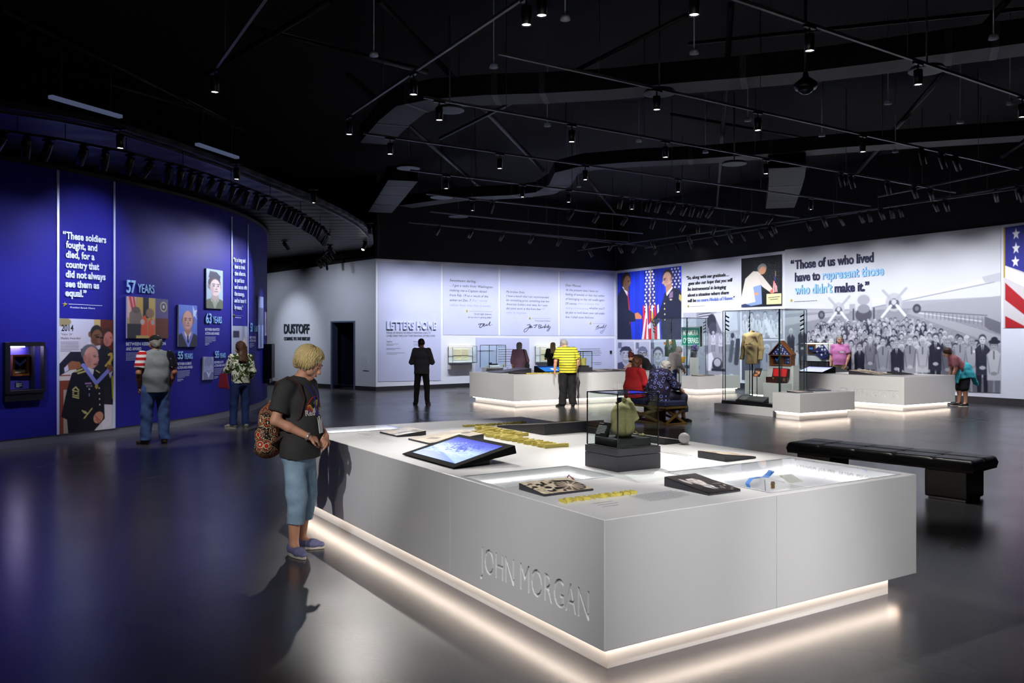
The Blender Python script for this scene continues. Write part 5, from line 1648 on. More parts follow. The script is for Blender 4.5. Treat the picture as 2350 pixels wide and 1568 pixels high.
for i, (x, y, r) in enumerate(((1032, 254, .24), (1513, 215, .24), (2127, 163, .24), (937, 387, .26), (1685, 377, .26), (1052, 498, .3), (1013, 454, .3))):
    p = P(x, y, 5.45)
    mb = MB().lathe([(r * .93, .02), (r, .02), (r, .0), (r * .93, .0)], 28, p)
    for k in range(-4, 5):
        hw = math.sqrt(max((r * .93) ** 2 - (k * r * .2) ** 2, 0)); mb.box(p.x - hw, p.y + k * r * .2 - .01, p.z, p.x + hw, p.y + k * r * .2 + .01, p.z + .015)
    mb.lathe([(r * .9, .02), (r * .9, .05)], 20, p); mb.tube([p + Vector((0, 0, .04)), (p.x, p.y, 6.99)], .015, 6)
    o = mb.build('air_diffuser', GRILLE); props(o, 'round slatted air diffuser in the ceiling, %s counted from the middle' % ORD[i], 'air diffuser', 'round air diffusers')
LIN = mat('linear_fitting_pale', (.62, .66, .8), .5, emit=(.62, .68, .88), estr=.16)  # faint emission stands in for room light falling on the grey metal
for (x0, y0, x1, y1, lab) in ((115, 222, 277, 268, 'larger pale linear light fitting above the soffit at the left'), (452, 331, 545, 362, 'smaller pale linear light fitting above the soffit')):
    o = MB().beam(P(x0, y0, 5.3), P(x1, y1, 5.3), .09, .05).build('linear_light', LIN); props(o, lab, 'linear light')
    a = P(x0, y0, 5.3); b = P(x1, y1, 5.3)
    for t in (.15, .85):
        p = a + (b - a) * t; MB().tube([p, (p.x, p.y, 6.99)], .008, 6).build('hanger_rod', CAN, o)
# security camera dome
p = P(1849, 205, 4.95)
o = MB().lathe([(.03, .22), (.04, .16), (.14, .08), (.15, .05), (.13, .0), (.0, -.0)], 20, p).tube([p + Vector((0, 0, .2)), (p.x, p.y, 7)], .02, 8).build('dome_camera', CAN); props(o, 'black dome camera hanging from the ceiling at upper right', 'camera')
MB().lathe([(.10, .0), (.08, -.04), (.04, -.065), (.0, -.07)], 20, p).build('dome', mat('dome_smoked', (.3, .32, .35), .1, metal=.5), o)
# ---------------------------------------------------------------- things on the front table
TT = .803                                           # table top


def on_table(th, u, v, z=0.0): return Vector(th.location) + U * u + V * v + ZV * z


def wedge(label, th, u0, v0, u1, v1, low, h, im, z=TT, hl=.012, name='photo_wedge', cat='photo panel', group='sloping photograph wedges', m=None, inset=.0, pm=None):
    """sloping picture stand: `low` names the edge that touches the table ('u0', 'u1', 'v0' or 'v1')"""
    o3 = on_table(th, u0, v0, z); W_, D_ = u1 - u0, v1 - v0
    hz = {'u0': (hl, h, h, hl), 'u1': (h, hl, hl, h), 'v0': (hl, hl, h, h), 'v1': (h, h, hl, hl)}[low]
    xy = [(0, 0), (W_, 0), (W_, D_), (0, D_)]
    mb = MB().hexa([(x, y, 0) for x, y in xy], [(x, y, k) for (x, y), k in zip(xy, hz)])
    o = mb.build(name, m or DARK, None, o3, TH, .003); props(o, label, cat, group)
    # reading direction: bottom of the picture along the low edge
    idx = {'v0': (3, 2, 1, 0), 'v1': (1, 0, 3, 2), 'u0': (2, 1, 0, 3)[::1], 'u1': (0, 3, 2, 1)}[low]
    if low == 'u0': idx = (2, 1, 0, 3); order = (1, 2, 3, 0)
    c = [Vector((xy[i][0], xy[i][1], hz[i] + .002)) for i in range(4)]
    tl_, tr_, br_, bl_ = {'v0': (c[3], c[2], c[1], c[0]), 'v1': (c[1], c[0], c[3], c[2]), 'u0': (c[2], c[1], c[0], c[3]), 'u1': (c[0], c[3], c[2], c[1])}[low]
    f0 = quad_surf(tl_, tr_, br_, bl_)
    def f(x, y): return f0(inset + x * (1 - 2 * inset), inset + y * (1 - 2 * inset))
    if im is not None: im.mesh('print', f, o, pm)
    return o


# touch screen on a slanted stand
im = Img(150, 100, (.62, .74, 1.0)); im.vgrad((.10, .18, .80), (.70, .82, 1.0), 0, .55); im.poly([(0, 1), (0, .55), (.5, .75), (1, 1)], (.28, .48, .98))
rr = np.random.RandomState(1)
for k in range(40): im.line(rr.rand(), rr.uniform(.3, .8), rr.rand(), rr.uniform(.3, .8), .01, (.82, .90, 1.0))
for k in range(60): im.ell(.48 + rr.randn() * .10, .42 + rr.randn() * .07, .016, .024, (.16, .28, .80))
for k in range(50): im.ell(.72 + rr.randn() * .09, .22 + rr.randn() * .06, .016, .022, (.18, .30, .84))
for k in range(8): im.ell(.06 + k * .045, .42 - k * .035, .012, .02, (.85, .92, 1))
im.blur(2)
o = thing('touch_screen', 'blue lit touch screen in a slanted black frame on the front table', 'touch screen', on_table(T1, .13, 1.845, TT), TH)
sl = (.936 - .815) / .51; nrm = Vector((-sl, 0, 1)).normalized()
def scr(x, y, d=0.0): return Vector((x, y, .012 + sl * x)) + nrm * d
mb = MB().hexa([scr(0, 0, -.008), scr(.51, 0, -.062), scr(.51, .847, -.062), scr(0, .847, -.008)], [scr(0, 0), scr(.51, 0), scr(.51, .847), scr(0, .847)])
mb.build('bezel', mat('screen_black', (.05, .05, .056), .85, spec=.06), o, bevel=.003)
MB().hexa([(.02, .06, 0), (.33, .06, 0), (.33, .79, 0), (.02, .79, 0)], [(.02, .06, .002), (.33, .06, .06), (.33, .79, .06), (.02, .79, .002)]).build('stand', BLACK, o)
im.mesh('display', quad_surf(scr(.455, .77, .002), scr(.455, .075, .002), scr(.055, .075, .002), scr(.055, .77, .002)), o, print_mat('screen_glow', .2, 1.15))


def photo(kind, seed, w=90, h=66):
    im = Img(w, h, (.72, .66, .62)); r = np.random.RandomState(seed)
    if kind == 'figures':
        im.vgrad((.80, .76, .72), (.62, .56, .52))
        for k in range(5): one_bw(im, .12 + k * .19, r.uniform(.2, .3), .09, r.choice([.25, .5, .78]), r, False)
        im.poly([(.55, .1), (.9, .0), (1, .3), (.7, .45)], (.2, .17, .17)); im.poly([(0, .7), (.4, .5), (.7, .9), (.3, 1), (0, 1)], (.82, .74, .70))
    elif kind == 'man':
        im.vgrad((.66, .60, .55), (.58, .53, .48)); im.poly([(.2, 1), (.3, .45), (.5, .3), (.75, .42), (.85, 1)], (.72, .66, .58)); im.ell(.52, .24, .1, .17, (.85, .76, .68)); im.ell(.52, .13, .1, .09, (.3, .25, .22))
        im.poly([(.35, .7), (.6, .62), (.68, .75), (.42, .85)], (.35, .26, .22)); im.line(.25, .95, .34, .5, .03, (.3, .26, .24)); im.line(.05, .2, .2, .05, .05, (.9, .85, .8))
    elif kind == 'wheel':
        im.vgrad((.86, .80, .70), (.80, .74, .64)); im.noise(.25, seed, 3)
        for k in range(40): im.ell(r.uniform(0, .55), r.uniform(.1, .9), r.uniform(.02, .06), r.uniform(.03, .1), (.16, .14, .13) if r.rand() < .6 else (.92, .87, .78), rot=r.uniform(0, 90))
        im.ell(.74, .58, .25, .40, (.20, .18, .17)); im.ell(.74, .58, .215, .34, (.45, .40, .36))
        for k in range(12):
            t = math.pi * k / 6; im.line(.74, .58, .74 + .23 * math.cos(t), .58 + .37 * math.sin(t), .03, (.93, .87, .77))
        im.ell(.74, .58, .03, .05, (.93, .87, .77)); im.poly([(.55, .1), (.9, .2), (.95, .3), (.6, .22)], (.15, .13, .12))
    elif kind == 'officer':
        im = Img(w, h, (.20, .18, .19)); bust(im, .45, .36, .24, (.84, .80, .80), (.12, .11, .12), (.16, .14, .15), tie=(.1, .1, .1), turn=.3); im.ell(.45, .14, .2, .1, (.12, .11, .12)); im.ell(.2, .35, .06, .16, (.75, .72, .72))
        for k in range(10): im.ell(r.uniform(.5, .95), r.uniform(.6, .95), .02, .02, (.8, .76, .74))
        im.line(.7, .6, .95, .62, .02, (.6, .56, .55))
    return im.blur(1)


wedge('pale photograph on a low wedge at the far left end of the front table', T1, .60, 3.82, .90, 4.22, 'u0', .041, photo('figures', 2))
wedge('brown-toned photograph on a wedge just behind the touch screen', T1, .60, 3.15, 1.14, 3.58, 'u0', .060, photo('man', 3))
wedge('tall dark photo wedge at the far edge of the front table, seen from behind', T1, 1.84, 3.21, 2.55, 4.08, 'v1', .105, photo('figures', 5))
wedge('long dark photo wedge behind the canvas bag case, seen from behind', T1, 2.31, 2.08, 2.60, 3.19, 'u1', .055, photo('figures', 7))
wedge('short dark photo wedge right of the canvas bag case, seen from behind', T1, 2.0, 1.093, 2.34, 1.37, 'u1', .052, photo('man', 9))
wedge('photograph of a big spoked wheel on a wedge near the table corner', T1, .094, .675, .455, .945, 'v0', .040, photo('wheel', 4, 110, 80))
wedge('dark photograph of an officer on a wedge beside the large vitrine', T1, .922, .187, 1.185, .568, 'v0', .055, photo('officer', 6, 80, 80))

# raised gold letters
def letters(label, text, o0, xdir, ydir, length, cap, depth, name='raised_letters', m=None):
    mb = MB(); base = Vector(o0)
    def f(s, z, d): return xdir * s + ydir * z + ZV * d
    text_on(mb, text, f, 0, length, 0, cap, depth=depth, off=0)
    o = mb.build(name, m or GOLD, None, base); props(o, label, 'raised lettering', 'gold raised letters on the front table'); return o
letters('small gold raised letters JOHN MORGAN nearest the front corner of the table', 'JOHN MORGAN', on_table(T1, .073, .455, TT), U, V, .533, .062, .016)
letters('small gold raised letters at the far end of the front table', 'JOHN MORGAN', on_table(T1, 2.32, 4.31, TT), -U, -V, .76, .07, .016)
letters('longer row of big gold raised letters in the middle of the front table', 'JOHN MORGAN', on_table(T1, 1.475, 2.40, TT), V, -U, 1.28, .17, .03)
letters('shorter row of big gold raised letters beside the tall dark wedge', 'HONOR', on_table(T1, 1.685, 3.25, TT), V, -U, .82, .15, .03)
# printed text on the table top
def tprint(label, u, v, w_, n, seed, pitch=.022, h=.006, flip=False, m=None):
    mb = MB(); b = on_table(T1, u, v, TT)
    if flip: f = lambda s, z, d: V * s - U * z + ZV * d
    else: f = lambda s, z, d: U * s + V * z + ZV * d
    fake_lines(mb, f, 0, w_, 0, n, pitch, h, seed, .7, .0006)
    props(mb.build('printed_text', m or GREY_INK, None, b), label, 'printed text')
PALE_INK = mat('pale_ink', (.62, .62, .66), .6)
tprint('small print under the gold JOHN MORGAN letters', .52, .42, .36, 9, 3, m=PALE_INK)
tprint('three short lines of print left of the paragraph at the table corner', .20, .36, .16, 3, 4, .05, m=PALE_INK)
tprint('lines of print beside the far left photograph on the front table', .30, 3.5, .5, 5, 5, .04, flip=True, m=PALE_INK)
tprint('two lines of print near the small round sensor on the front table', 1.98, 1.45, .34, 2, 6, .05, .010, flip=True)
tprint('faint print behind the touch screen on the front table', .42, 4.05, .3, 2, 8, .03, flip=True)

# vitrines let into the table
VIT = ((1.31, .066, 2.55, .945, .22, 'large lit vitrine let into the right end of the front table'), (.05, 1.04, .88, 1.535, .14, 'smaller lit vitrine let into the left side of the front table'), (.2, 4.45, .95, 4.84, .10, 'narrow vitrine at the far end of the front table'))
for u0, v0, u1, v1, dp, lab in VIT:
    o = thing('table_vitrine', lab, 'vitrine', on_table(T1, u0, v0, TT - dp), TH, 'vitrines in the front table')
    a, b = u1 - u0, v1 - v0; zt = dp * .60
    mb = MB(); t = .012
    for x0, y0, x1, y1 in ((.003, .003, a - .003, t), (.003, b - t, a - .003, b - .003), (.003, t, t, b - t), (a - t, t, a - .003, b - t)): mb.box(x0, y0, zt, x1, y1, zt + .012)
    mb.build('led_strip', LEDW if dp > .2 else mat('led_strip_soft', (1, 1, 1), .5, emit=(1, .96, .97), estr=7), o)
    MB().box(-.01, -.01, dp + .0005, a + .01, b + .01, dp + .0045).build('glass_lid', GLASS, o)
    mb = MB()
    for x0, y0, x1, y1 in ((-.02, -.02, a + .02, -.008), (-.02, b + .008, a + .02, b + .02), (-.02, -.008, -.008, b + .008), (a + .008, -.008, a + .02, b + .008)): mb.box(x0, y0, dp, x1, y1, dp + .003)
    mb.build('rim', mat('vitrine_rim', (.72, .72, .75), .4), o)
RIB = mat('ribbon_blue', (.22, .50, .85), .6); MEDAL = mat('medal_bronze', (.45, .34, .16), .4, metal=.6); PURPLE = mat('ribbon_purple', (.35, .18, .45), .6)
vz = TT - .22
p = on_table(T1, *tl(1748, 1112, .66), vz); o = thing('ribbon_medal', 'medal on a looped sky blue ribbon in the large vitrine', 'medal', p, TH)
mb = MB(); path = [(-.10, .03, .06), (-.13, .02, .09), (-.10, .01, .125), (-.02, .0, .13), (.05, .0, .125), (.09, .0, .17)]
for (x0, y0, z0), (x1, y1, z1) in zip(path[:-1], path[1:]): mb.hexa([(x0, y0 - .017, z0), (x1, y1 - .017, z1), (x1, y1 + .017, z1), (x0, y0 + .017, z0)], [(x0, y0 - .017, z0 + .003), (x1, y1 - .017, z1 + .003), (x1, y1 + .017, z1 + .003), (x0, y0 + .017, z0 + .003)])
mb.hexa([(.04, -.03, .125), (.11, -.03, .165), (.11, .03, .165), (.04, .03, .125)], [(.04, -.03, .129), (.11, -.03, .169), (.11, .03, .169), (.04, .03, .129)]).build('ribbon', RIB, o)
mb = MB(); star(mb, lambda s, z, d: Vector((s + .06, -.05 - d, z + .075)), 0, 0, .032, 0, .008); mb.box(.045, -.055, .05, .075, -.045, .10); mb.build('medal', MEDAL, o)
MB().tube([(.02, -.02, 0), (.02, -.01, .11)], .002, 6).build('support_pin', BLACK, o)
for k, (u, v) in enumerate((tl(1658, 1108, .67), tl(1677, 1110, .67))):
    p = on_table(T1, u, v, vz + .02); o = thing('small_medal', ('purple' if k == 0 else 'striped') + ' ribboned medal in the large vitrine beside the officer photograph', 'medal', p, TH)
    MB().prism([(-.018, 0, .12), (.018, 0, .12), (.012, 0, .05), (0, 0, .035), (-.012, 0, .05)], (0, .004, 0)).build('ribbon', PURPLE if k == 0 else RIB, o)
    MB().lathe([(.012, 0), (.016, .002), (.012, .004)], 14, (0, .0, .02), (0, 1, 0)).build('medal', MEDAL, o)
    MB().tube([(0, .002, .04), (0, .002, -.02)], .002, 6).build('support_pin', BLACK, o)
o = MB().prism([(-.07, -.05, .10), (.07, -.05, .10), (.07, .05, .14), (-.07, .05, .14)], (0, 0, .003)).tube([(0, 0, 0), (0, 0, .122)], .002, 6).build('caption_card', mat('card_cream', (.9, .88, .84), .6), None, on_table(T1, *tl(1815, 1113, .66), vz), TH); props(o, 'small pale card raised on a pin in the large vitrine', 'caption card')
o = MB().box(0, 0, 0, .30, .11, .006).build('caption_plate', mat('plate_copper', (.78, .62, .52), .5), None, on_table(T1, 1.52, .12, vz), TH); props(o, 'flat copper-coloured caption plate on the floor of the large vitrine', 'caption plate')
o = MB().tube([(0, 0, .03), (.02, .01, .05), (.035, -.01, .03), (.05, -.02, .012)], .006, 7).build('pin_badge', mat('badge_red', (.55, .15, .15), .5), None, on_table(T1, .80, 1.42, TT - .09), TH); props(o, 'small red pin badge in the corner of the smaller vitrine', 'badge')
o = MB().lathe([(.03, 0), (.045, .004), (.047, .02), (.046, .055), (.04, .066), (.0, .07)], 24, (0, 0, .05), (-.75, -.6, .1)).lathe([(.03, 0), (.034, .01), (.012, .02), (.012, .05)], 16).build('round_sensor', mat('plastic_white', (.92, .92, .92), .35), None, on_table(T1, 2.50, 2.03, TT), TH)
props(o, 'small white round sensor on the far edge of the front table', 'sensor')
MB().ball((-.045, -.035, .06), .012, 10).build('eye', INK, o)

# glass case with the canvas bag
CB = on_table(T1, 1.012, 1.13, TT)
o = thing('bag_case', 'glass case on a dark base on the front table, holding the canvas bag', 'display case', CB, TH)
MB().box(0, 0, 0, .392, .364, .104).build('base', DARK, o, bevel=.002)
MB().box(0, 0, .107, .392, .364, .154).build('base_collar', DARK, o, bevel=.002)
MB().box(.012, .012, .15, .38, .352, .158).build('deck', BLACK, o)


def glass_box(o, x0, y0, z0, x1, y1, z1, t=.008, edge=.006, em=None):
    for a, b, c, d in ((x0, y0, x1, y0 + t), (x0, y1 - t, x1, y1), (x0, y0 + t, x0 + t, y1 - t), (x1 - t, y0 + t, x1, y1 - t)): MB().box(a, b, z0, c, d, z1 - t - .0005).build('glass_pane', GLASS, o)
    MB().box(x0, y0, z1 - t, x1, y1, z1).build('glass_top', GLASS, o)
    mb = MB(); e = edge / 2
    for x in (x0, x1):
        for y in (y0, y1): mb.beam((x, y, z0), (x, y, z1), edge, edge)
    for y in (y0, y1): mb.beam((x0, y, z1), (x1, y, z1), edge, edge)
    for x in (x0, x1): mb.beam((x, y0, z1), (x, y1, z1), edge, edge)
    mb.build('glass_edges', em or GLASS_EDGE, o)


glass_box(o, .012, .012, .158, .38, .352, .532, edge=.007, em=mat('case_edge_dark', (.07, .09, .10), .3))
BAGZ = .155
o = MB().box(.05, .05, .0, .345, .315, .055).build('display_block', BLACK, None, CB + ZV * .1585, TH, .002); props(o, 'low black block inside the bag case', 'display block')
CANVAS = mat('canvas_khaki', (.60, .57, .40), .9, noise=.1, nscale=40, bump=.15, bscale=300)
o = thing('canvas_bag', 'khaki drawstring canvas bag inside the glass case on the front table', 'bag', CB + U * .21 + V * .19 + ZV * .2135, TH)
s = Solid(.006, .03)
s.seg((-.004, 0, .065), (-.004, 0, .165), (.088, .078), (.090, .076)); s.seg((0, 0, .165), (.022, 0, .222), (.082, .066), (.034, .034)); s.ball((.030, 0, .242), .024, k=.015)
s.seg((.030, 0, .246), (.004, .0, .264), .013, .016, k=.012); s.seg((.032, 0, .246), (.058, .01, .262), .013, .015, k=.012); s.seg((.040, -.01, .225), (.088, -.02, .13), (.026, .045), (.022, .05), k=.03); s.seg((.01, -.05, .19), (.0, -.078, .08), .010, .012, k=.02)
s.pr.append((np.array((0, 0, -.3)), np.array((0, 0, .001)), (1, 1), (1, 1), np.array((1., 0, 0)), .001, (1, 1), True))
s.build('sack', CANVAS, o, wob=.0028, wscale=22, seed=2)
MB().tube([(-.05, -.03, .215), (-.035, -.055, .20), (-.01, -.06, .195), (.005, -.045, .215), (-.01, -.02, .232)], .006, 8).build('cord_ring', mat('cord_cream', (.85, .82, .72), .7), o)
MB().tube([(.06, -.06, .04), (.09, -.07, .012), (.12, -.06, .006), (.125, -.09, .006), (.10, -.10, .01), (.115, -.075, .02), (.14, -.085, .006)], .005, 7).build('drawstring', CANVAS, o)
o = MB().hexa([(0, 0, 0), (.004, .125, 0), (.03, .125, 0), (.03, 0, 0)][::-1], [(.05, 0, .10), (.05, .125, .10), (.054, .125, .10), (.054, 0, .10)][::-1]).build('caption_plate', BLACK, None, CB + U * .055 + V * .20 + ZV * .2135, TH); props(o, 'black caption plate with white text inside the bag case', 'caption plate')
mb = MB()
def f(s_, z_, d): return Vector((.006 + z_ * .45, .118 - s_, z_ * .96 + .006)) + Vector((-.004 - d, 0, .002))
text_on(mb, 'CANVAS BAG', f, .0, .05, .085, .006, off=.001); fake_lines(mb, f, 0, .10, .070, 7, .0095, .0032, 3, .5, .001); mb.build('caption_text', mat('text_white', (.85, .85, .85), .6), o)

# ---------------------------------------------------------------- benches
LEATHER = mat('black_leather', (.06, .06, .068), .32, noise=.15, nscale=40, bump=.12, bscale=250)
BP = Vector((4.74, 8.63, 0)); BDIR = (Vector((3.34, 10.26, 0)) - BP).normalized(); bang = math.atan2(BDIR.y, BDIR.x) - math.pi / 2
o = thing('leather_bench', 'long black tufted leather bench right of the front table', 'bench', BP, bang)
BL, BW = 2.15, .66
n = 16; mb = MB(); nx, ny = 14, 42; vs = []
def seat_top(x, y):
    e = min(x, BW - x, y, BL - y); r = .05
    z = .455 - (0 if e > r else r - math.sqrt(max(r * r - (r - e) ** 2, 0)))
    cx_, cy_ = x / (BW / 2), y / (BL / 5)
    dxy = min(abs(cx_ - round(cx_)) * BW / 2, abs(cy_ - round(cy_)) * BL / 5) if e > .02 else 1
    z -= .010 * math.exp(-(dxy / .012) ** 2)
    dx = (x / (BW / 2) - round(x / (BW / 2))) * BW / 2; dy = (y / (BL / 5) - round(y / (BL / 5))) * BL / 5
    return z - .014 * math.exp(-(dx * dx + dy * dy) / .0009)
nx, ny = 44, 132
for j in range(ny + 1):
    for i in range(nx + 1):
        x, y = BW * i / nx, BL * j / ny; vs.append((x, y, seat_top(x, y)))
fs = [(j * (nx + 1) + i, j * (nx + 1) + i + 1, (j + 1) * (nx + 1) + i + 1, (j + 1) * (nx + 1) + i) for j in range(ny) for i in range(nx)]
mb.add(vs, fs, 0, True)
ring = [(i, 0) for i in range(nx + 1)] + [(nx, j) for j in range(1, ny + 1)] + [(i, ny) for i in range(nx - 1, -1, -1)] + [(0, j) for j in range(ny - 1, 0, -1)]
top = [vs[j * (nx + 1) + i] for i, j in ring]; bot = [(min(max(p[0], .01), BW - .01), min(max(p[1], .01), BL - .01), .345) for p in top]; m_ = len(top)
mb.add(top + bot, [(i, (i + 1) % m_, m_ + (i + 1) % m_, m_ + i) for i in range(m_)] + [tuple(range(m_, 2 * m_))], 0)
seat = mb.build('seat_cushion', LEATHER, o)
mb = MB().box(.012, .012, .325, BW - .012, BL - .012, .346).build('seat_board', mat('bench_board', (.09, .07, .06), .5), o)
LEGM = mat('bench_leg_dark', (.10, .105, .115), .3)
for y0 in (.10, 1.62): MB().box(.09, y0, .018, BW - .12, y0 + .44, .326).build('pedestal_leg', LEGM, o, bevel=.02, seg=3)
mb = MB()
for y0 in (.10, 1.62): mb.box(.12, y0 + .03, 0, BW - .15, y0 + .41, .02)
mb.build('leg_foot', mat('bench_foot_steel', (.5, .5, .52), .3, metal=.8), o)

# X-frame bench with the two seated visitors
XB = P(1527, 978, 0); o = thing('cross_bench', 'navy cushioned bench on a gold X-shaped frame where two women sit', 'bench', XB, TH)
XU, XV = .56, 1.5
MB().box(0, 0, .37, XU, XV, .475).build('seat_cushion', mat('cushion_navy', (.075, .10, .21), .6, noise=.1, nscale=30), o, bevel=.02, seg=3)
BRASS = mat('frame_brass', (.42, .33, .17), .35, metal=.5)
mb = MB()
for z in (.35, .02): mb.beam((0, 0, z), (XU, 0, z), .05, .04); mb.beam((0, XV, z), (XU, XV, z), .05, .04); mb.beam((.02, 0, z), (.02, XV, z), .04, .04); mb.beam((XU - .02, 0, z), (XU - .02, XV, z), .04, .04)
mb.build('frame', BRASS, o)
for x in (.02, XU - .02):
    for s_ in (0, 1):
        y0, y1 = (0.02, XV - .02) if s_ == 0 else (XV - .02, .02)
        MB().beam((x + (.012 if s_ else -.012), y0, .03), (x + (.012 if s_ else -.012), y1, .34), .022, .045).build('cross_brace', BRASS, o)
for s_ in (0, 1):
    x0, x1 = (.02, XU - .02) if s_ == 0 else (XU - .02, .02)
    MB().beam((x0, .014 + .02 * s_, .03), (x1, .014 + .02 * s_, .34), .022, .045).build('cross_brace', BRASS, o)

# ---------------------------------------------------------------- the two glass case exhibits
def exhibit(label, c, name='display_table', lv=.72):
    th = thing(name, label, 'display table', (c.x, c.y, 0), TH)
    MB().box(0, 0, .152, 1.81, lv, .55).build('body', WHITE, th, bevel=.003)
    MB().box(.09, .09, 0, 1.68, lv - .02, .155).build('plinth', WHITE, th)
    mb = MB(); g = .04
    mb.box(.05, .05, .138, 1.72, .064, .151); mb.box(.05, .05, .138, .064, lv - .03, .151); mb.box(1.706, .05, .138, 1.72, lv - .03, .151); mb.build('led_strip', LED, th)
    return th


def big_case(label, c, plinth_label):
    pl = MB().box(.20, .725, 0, 1.28, 2.62, .19).build('case_plinth', WHITE, None, (c.x, c.y, 0), TH, .003); props(pl, plinth_label, 'plinth')
    o = thing('glass_case', label, 'display case', (c.x, c.y, .1905), TH)
    MB().box(.27, .76, 0, 1.19, 2.45, .075).build('base', mat('case_base_black', (.06, .06, .065), .3), o)
    glass_box(o, .28, .77, .075, 1.18, 2.42, 2.16, t=.010, edge=.010)
    MB().beam((.28, .77, .075), (.28, .77, 2.16), .024, .024).build('near_glass_edge', GLASS_EDGE, o)
    for x, y in ((.40, 1.0), (.45, 2.2)):
        q = c + U * x + V * y + ZV * 2.28
        li = spot('case_light', q, c + U * .85 + V * 1.5 + ZV * 1.1, 45, (1, .97, .92), 75, .8, .02)
    mb = MB()
    for x, y in ((.32, 2.38), (1.14, 2.38), (.32, .81), (1.14, .81)): mb.tube([(x, y, .075), (x, y, 2.14)], .010, 6)
    mb.build('corner_posts', BLACK, o)
    for x, y in ((.32, 2.38), (1.14, 2.38), (.32, .81), (1.14, .81)):
        mb = MB()
        for k in range(4): mb.beam((x, y, 2.05 - k * .10), (x + (.07 if x < .7 else -.07), y + (-.05 if y > 1.5 else .05), 2.0 - k * .10), .03, .03)
        mb.build('spot_heads', BLACK, o)
    return o


E1 = Vector((5.99, 17.5, 0)); E2 = Vector((5.62, 25.4, 0))
X1 = exhibit('low white display table right of the case with the khaki shirt', E1)
big_case('tall glass case holding the khaki shirt and the flag box', E1, 'low white plinth under the khaki shirt case')
X2 = exhibit('low white display table below the MIYAMURA OVERPASS case', E2)
big_case('tall glass case holding the green vest and the road sign', E2, 'low white plinth under the road sign case')


def ex(c, u, v, z): return c + U * u + V * v + ZV * z


BZ = .2665                                                      # case floor
PED = mat('pedestal_white', (.80, .80, .81), .4)
def pedestal(label, c, u0, v0, u1, v1, zt):
    o = MB().box(0, 0, 0, u1 - u0, v1 - v0, zt - BZ).build('pedestal', PED, None, ex(c, u0, v0, BZ), TH, .002); props(o, label, 'pedestal'); return o
pedestal('tall white pedestal under the wooden flag box', E1, .95, .95, 1.15, 1.68, 1.10)
pedestal('low white pedestal under the open red-lined box', E1, .55, .95, .90, 1.46, .71)
# khaki shirt on a stand
KH = mat('shirt_khaki', (.70, .61, .43), .85, noise=.08, nscale=30, bump=.1, bscale=250)
o = thing('khaki_shirt', 'khaki uniform shirt on a slim black stand in the glass case', 'shirt', ex(E1, .75, 1.95, BZ), TH - math.pi / 2)
s = Solid(.010, .05)
zb = .85
s.seg((0, 0, zb), (0, 0, zb + .42), (.175, .11), (.185, .12), flat=(1, 0)); s.seg((-.14, 0, zb + .66), (.14, 0, zb + .66), .075, .075, k=.06); s.seg((0, 0, zb + .42), (0, 0, zb + .62), (.20, .12), (.17, .10))
s.seg((0, 0, zb + .7), (0, 0, zb + .775), (.055, .055), (.06, .06), flat=(0, 1), k=.03)
for q in (-1, 1): s.chain([(q * .21, 0, zb + .64), (q * .27, .0, zb + .36), (q * .28, -.05, zb + .10)], [.07, .055, .05], flat=(0, 1), k=.03)
s.build('shirt', KH, o, wob=.004, wscale=14)
mb = MB(); mb.tube([(0, 0, .0), (0, 0, zb + .05)], .016, 10); mb.lathe([(.14, 0), (.14, .008), (.02, .012)], 24); mb.build('stand', BLACK, o)
MB().tube([(-.16, .118, zb + .55), (-.06, .135, zb + .50), (0, .138, zb + .515), (.06, .135, zb + .50), (.16, .118, zb + .55)], .004, 6).tube([(-.16, -.118, zb + .55), (-.06, -.135, zb + .50), (0, -.138, zb + .515), (.06, -.135, zb + .50), (.16, -.118, zb + .55)], .004, 6).build('yoke_seam', mat('seam_khaki', (.5, .42, .28), .9), o)
MB().box(.205, -.045, zb + .52, .285, .045, zb + .60).build('shoulder_patch', mat('patch_navy', (.15, .15, .28), .7), o, bevel=.02)
# wooden flag box
WOODB = mat('wood_walnut', (.45, .26, .11), .4, noise=.25, nscale=18); FLAGB = mat('flag_navy', (.12, .13, .36), .8)
o = thing('flag_box', 'wooden flag display box with folded starred flag above medals', 'display box', ex(E1, .985, 1.29, 1.101), TH - math.pi / 2)
w2, d2 = .30, .075
mb = MB(); mb.box(-w2, -d2, 0, w2, d2, .02); mb.box(-w2, -d2, .215, w2, d2, .235); mb.box(-w2, -d2, .02, -w2 + .02, d2, .215); mb.box(w2 - .02, -d2, .02, w2, d2, .215); mb.box(-.01, -d2, .02, .01, d2, .215); mb.box(-w2, d2 - .01, .02, w2, d2, .215)
for q in (-1, 1): mb.prism([(q * (w2 + .03), -d2, .225), (q * (w2 + .03), -d2, .25), (0, -d2, .56), (0, -d2, .53)], (0, 2 * d2, 0))
mb.prism([(-w2, d2 - .01, .235), (w2, d2 - .01, .235), (0, d2 - .01, .53)], (0, .009, 0))
mb.build('cabinet', WOODB, o)
MB().prism([(-w2 + .035, -d2 + .02, .236), (w2 - .035, -d2 + .02, .236), (0, -d2 + .02, .50)], (0, .09, 0)).build('folded_flag', FLAGB, o)
mb = MB()
for x, z in ((-.19, .262), (-.10, .262), (.02, .262), (.11, .262), (.19, .262), (-.13, .305), (-.03, .32), (.13, .305), (.06, .335), (-.07, .36), (.07, .375), (0, .40), (-.03, .43), (.02, .455)): star(mb, lambda s_, z_, d: Vector((s_, -d2 + .0185 - d, z_)), x, z, .021, 0, .003)
mb.build('stars', mat('star_white', (.93, .93, .95), .7), o)
MB().box(-w2 + .021, d2 - .025, .021, w2 - .021, d2 - .011, .214).build('backing', mat('velvet_navy', (.07, .08, .16), .9), o)
mb = MB()
